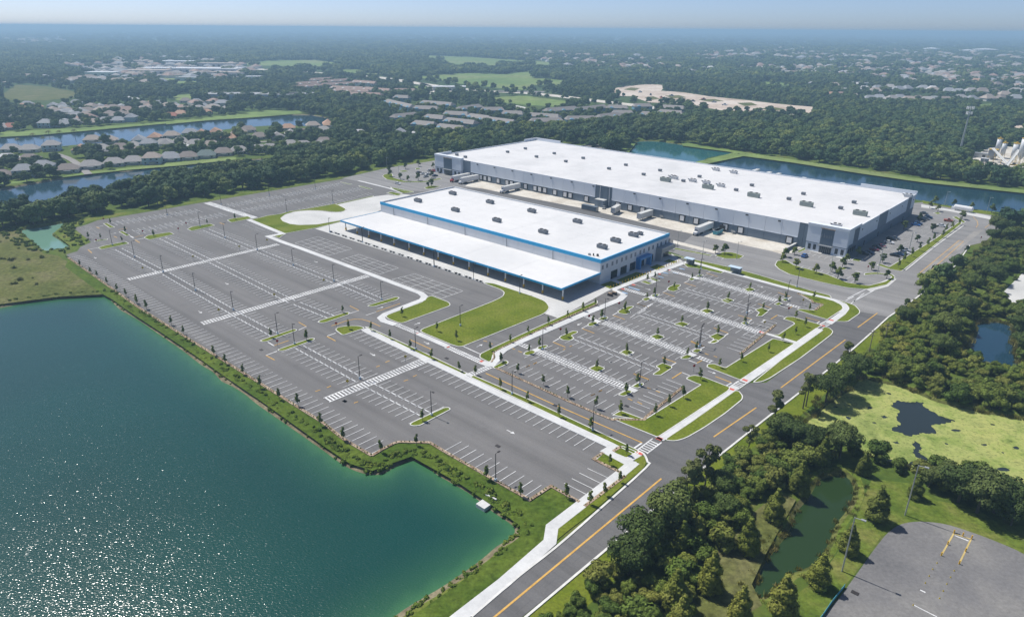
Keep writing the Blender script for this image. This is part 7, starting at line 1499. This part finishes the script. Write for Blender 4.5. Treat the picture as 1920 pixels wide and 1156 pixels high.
for _ in range(700):  # fill the belt by the lots
    qx, qy = rw.uniform(-420, 0), rw.uniform(370, 640)
    if inside(qx, qy, BELT) and not hit(qx, qy, EXCL) and not hit(qx, qy, SITE_KEEP) and frustum(qx, qy) and not any(hit(qx + qx / hypot(qx, qy) * t, qy + qy / hypot(qx, qy) * t, [CANAL1]) for t in (10, 20, 30)): near_t.append((qx, qy, 0, rw.uniform(.55, 1.0)))
near_t.sort(key=lambda p: p[0] ** 2 + p[1] ** 2); town_t.sort(key=lambda p: p[0] ** 2 + p[1] ** 2)
beltw = [p for p in near_t if p[0] < 20][:120]; belte = [p for p in near_t if p[0] >= 20][:80]; used = set(beltw) | set(belte)
for nm, lst, lab, grp in (('w', beltw, 'tree from the left in the dark belt between the canal and the parking lots', 'trees of the belt between canal and parking lots'), ('e', belte, 'tree from the left in the woods around the warehouse pond', 'trees of the woods round the warehouse pond'), ('t', town_t[:95], 'tree from the left in the gardens among the canal houses', 'garden trees among the canal houses')):
    for i, (x, y, z, s) in enumerate(sorted(lst, key=lambda p: px_of(p[:3])[0])): stand(OAKM, (x, y, 0), s * (.9 if nm == 't' else 1), f'{nth(i)} {lab}', grp)
cm = [o['parts'][1][1] for o in OAKM]
scatter('woodland', [p for p in near_t if p not in used], cm, 'dark broadleaf woodland beyond the site', 'woodland', 10)
scatter('street_trees', town_t[95:], cm, 'round trees scattered through the far housing', 'trees', 11)
for i, (x, y) in enumerate(sorted(Z('e1', (675, 540), (828, 500), (388, 560), (490, 560), (215, 580), (560, 540)))): palm(P(x, y), rt.uniform(9, 13), f'{nth(i)} slender palm by the wide canal, from the left')
# far clumps
clump = []
for s in range(4):
    rg = random.Random(300 + s); L_ = [(rg.uniform(-11, 11), rg.uniform(-11, 11), rg.uniform(4, 8), rg.uniform(3.5, 6)) for _ in range(11)]; clump.append(crown('clump', 'leaf_far', L_, 420, 2.6, 310 + s, .85))
pts = []; y = 1500.0
while y < 4200:
    st = 19 * (1 + (y - 1500) / 3800); hw = y * .80; x = -hw
    while x < hw:
        qx, qy = x + rw.uniform(-.5, .5) * st, y + rw.uniform(-.5, .5) * st; x += st
        if not frustum(qx, qy) or hit(qx, qy, EXCL) or near_road(qx, qy, 8): continue
        if rw.random() < .72 and hit(qx, qy, PAVED): continue
        if (near_house(qx, qy, 34) or near_house(qx + qx / qy * 70, qy + 70, 25)) and rw.random() < .85: continue
        if veils(qx, qy, 11) and rw.random() < .85: continue
        if rw.random() < .16: continue
        pts.append((qx, qy, 0, rw.uniform(.7, 1.25) * (1 + (y - 1500) / 6000)))
    y += st
scatter('distant_woods', pts, clump, 'hazy woods spreading over the plain to the distance', 'woods', 12)
pts = []; y = 4200.0
while y < 26000:
    st = 75 * (y / 4200) ** .9; hw = y * .80; x = -hw
    while x < hw:
        qx, qy = x + rw.uniform(-.5, .5) * st, y + rw.uniform(-.5, .5) * st; x += st
        if rw.random() < .3 or hit(qx, qy, EXCL) or (qy < 6500 and (near_house(qx, qy, 30) or near_house(qx + qx / qy * 90, qy + 90, 30) or near_house(qx + qx / qy * 180, qy + 180, 30))): continue
        pts.append((qx, qy, -1, rw.uniform(1.0, 1.9) * min(3.0, (y / 4200) ** .6)))
    y += st
scatter('horizon_woods', pts, clump, 'blue hazy tree cover along the horizon', 'woods', 13)

# ------------------------------------------------------------------ haze
m = MB(); m.box(-62000, 62000, -420, 92000, -3, 104)
hz = m.build('haze', 'paint_white'); hz.data.materials.clear()
hm = bpy.data.materials.new('haze_air'); hm.use_nodes = True; N, L = hm.node_tree.nodes, hm.node_tree.links; N.clear()
ov = N.new('ShaderNodeOutputMaterial'); pv = N.new('ShaderNodeVolumePrincipled'); pv.inputs['Color'].default_value = (.5, .77, 1.0, 1); pv.inputs['Density'].default_value = HAZE; pv.inputs['Anisotropy'].default_value = 0.1
L.new(pv.outputs[0], ov.inputs['Volume']); hz.data.materials.append(hm); tag(hz, 'pale blue haze lying over the plain', 'haze', kind='stuff')
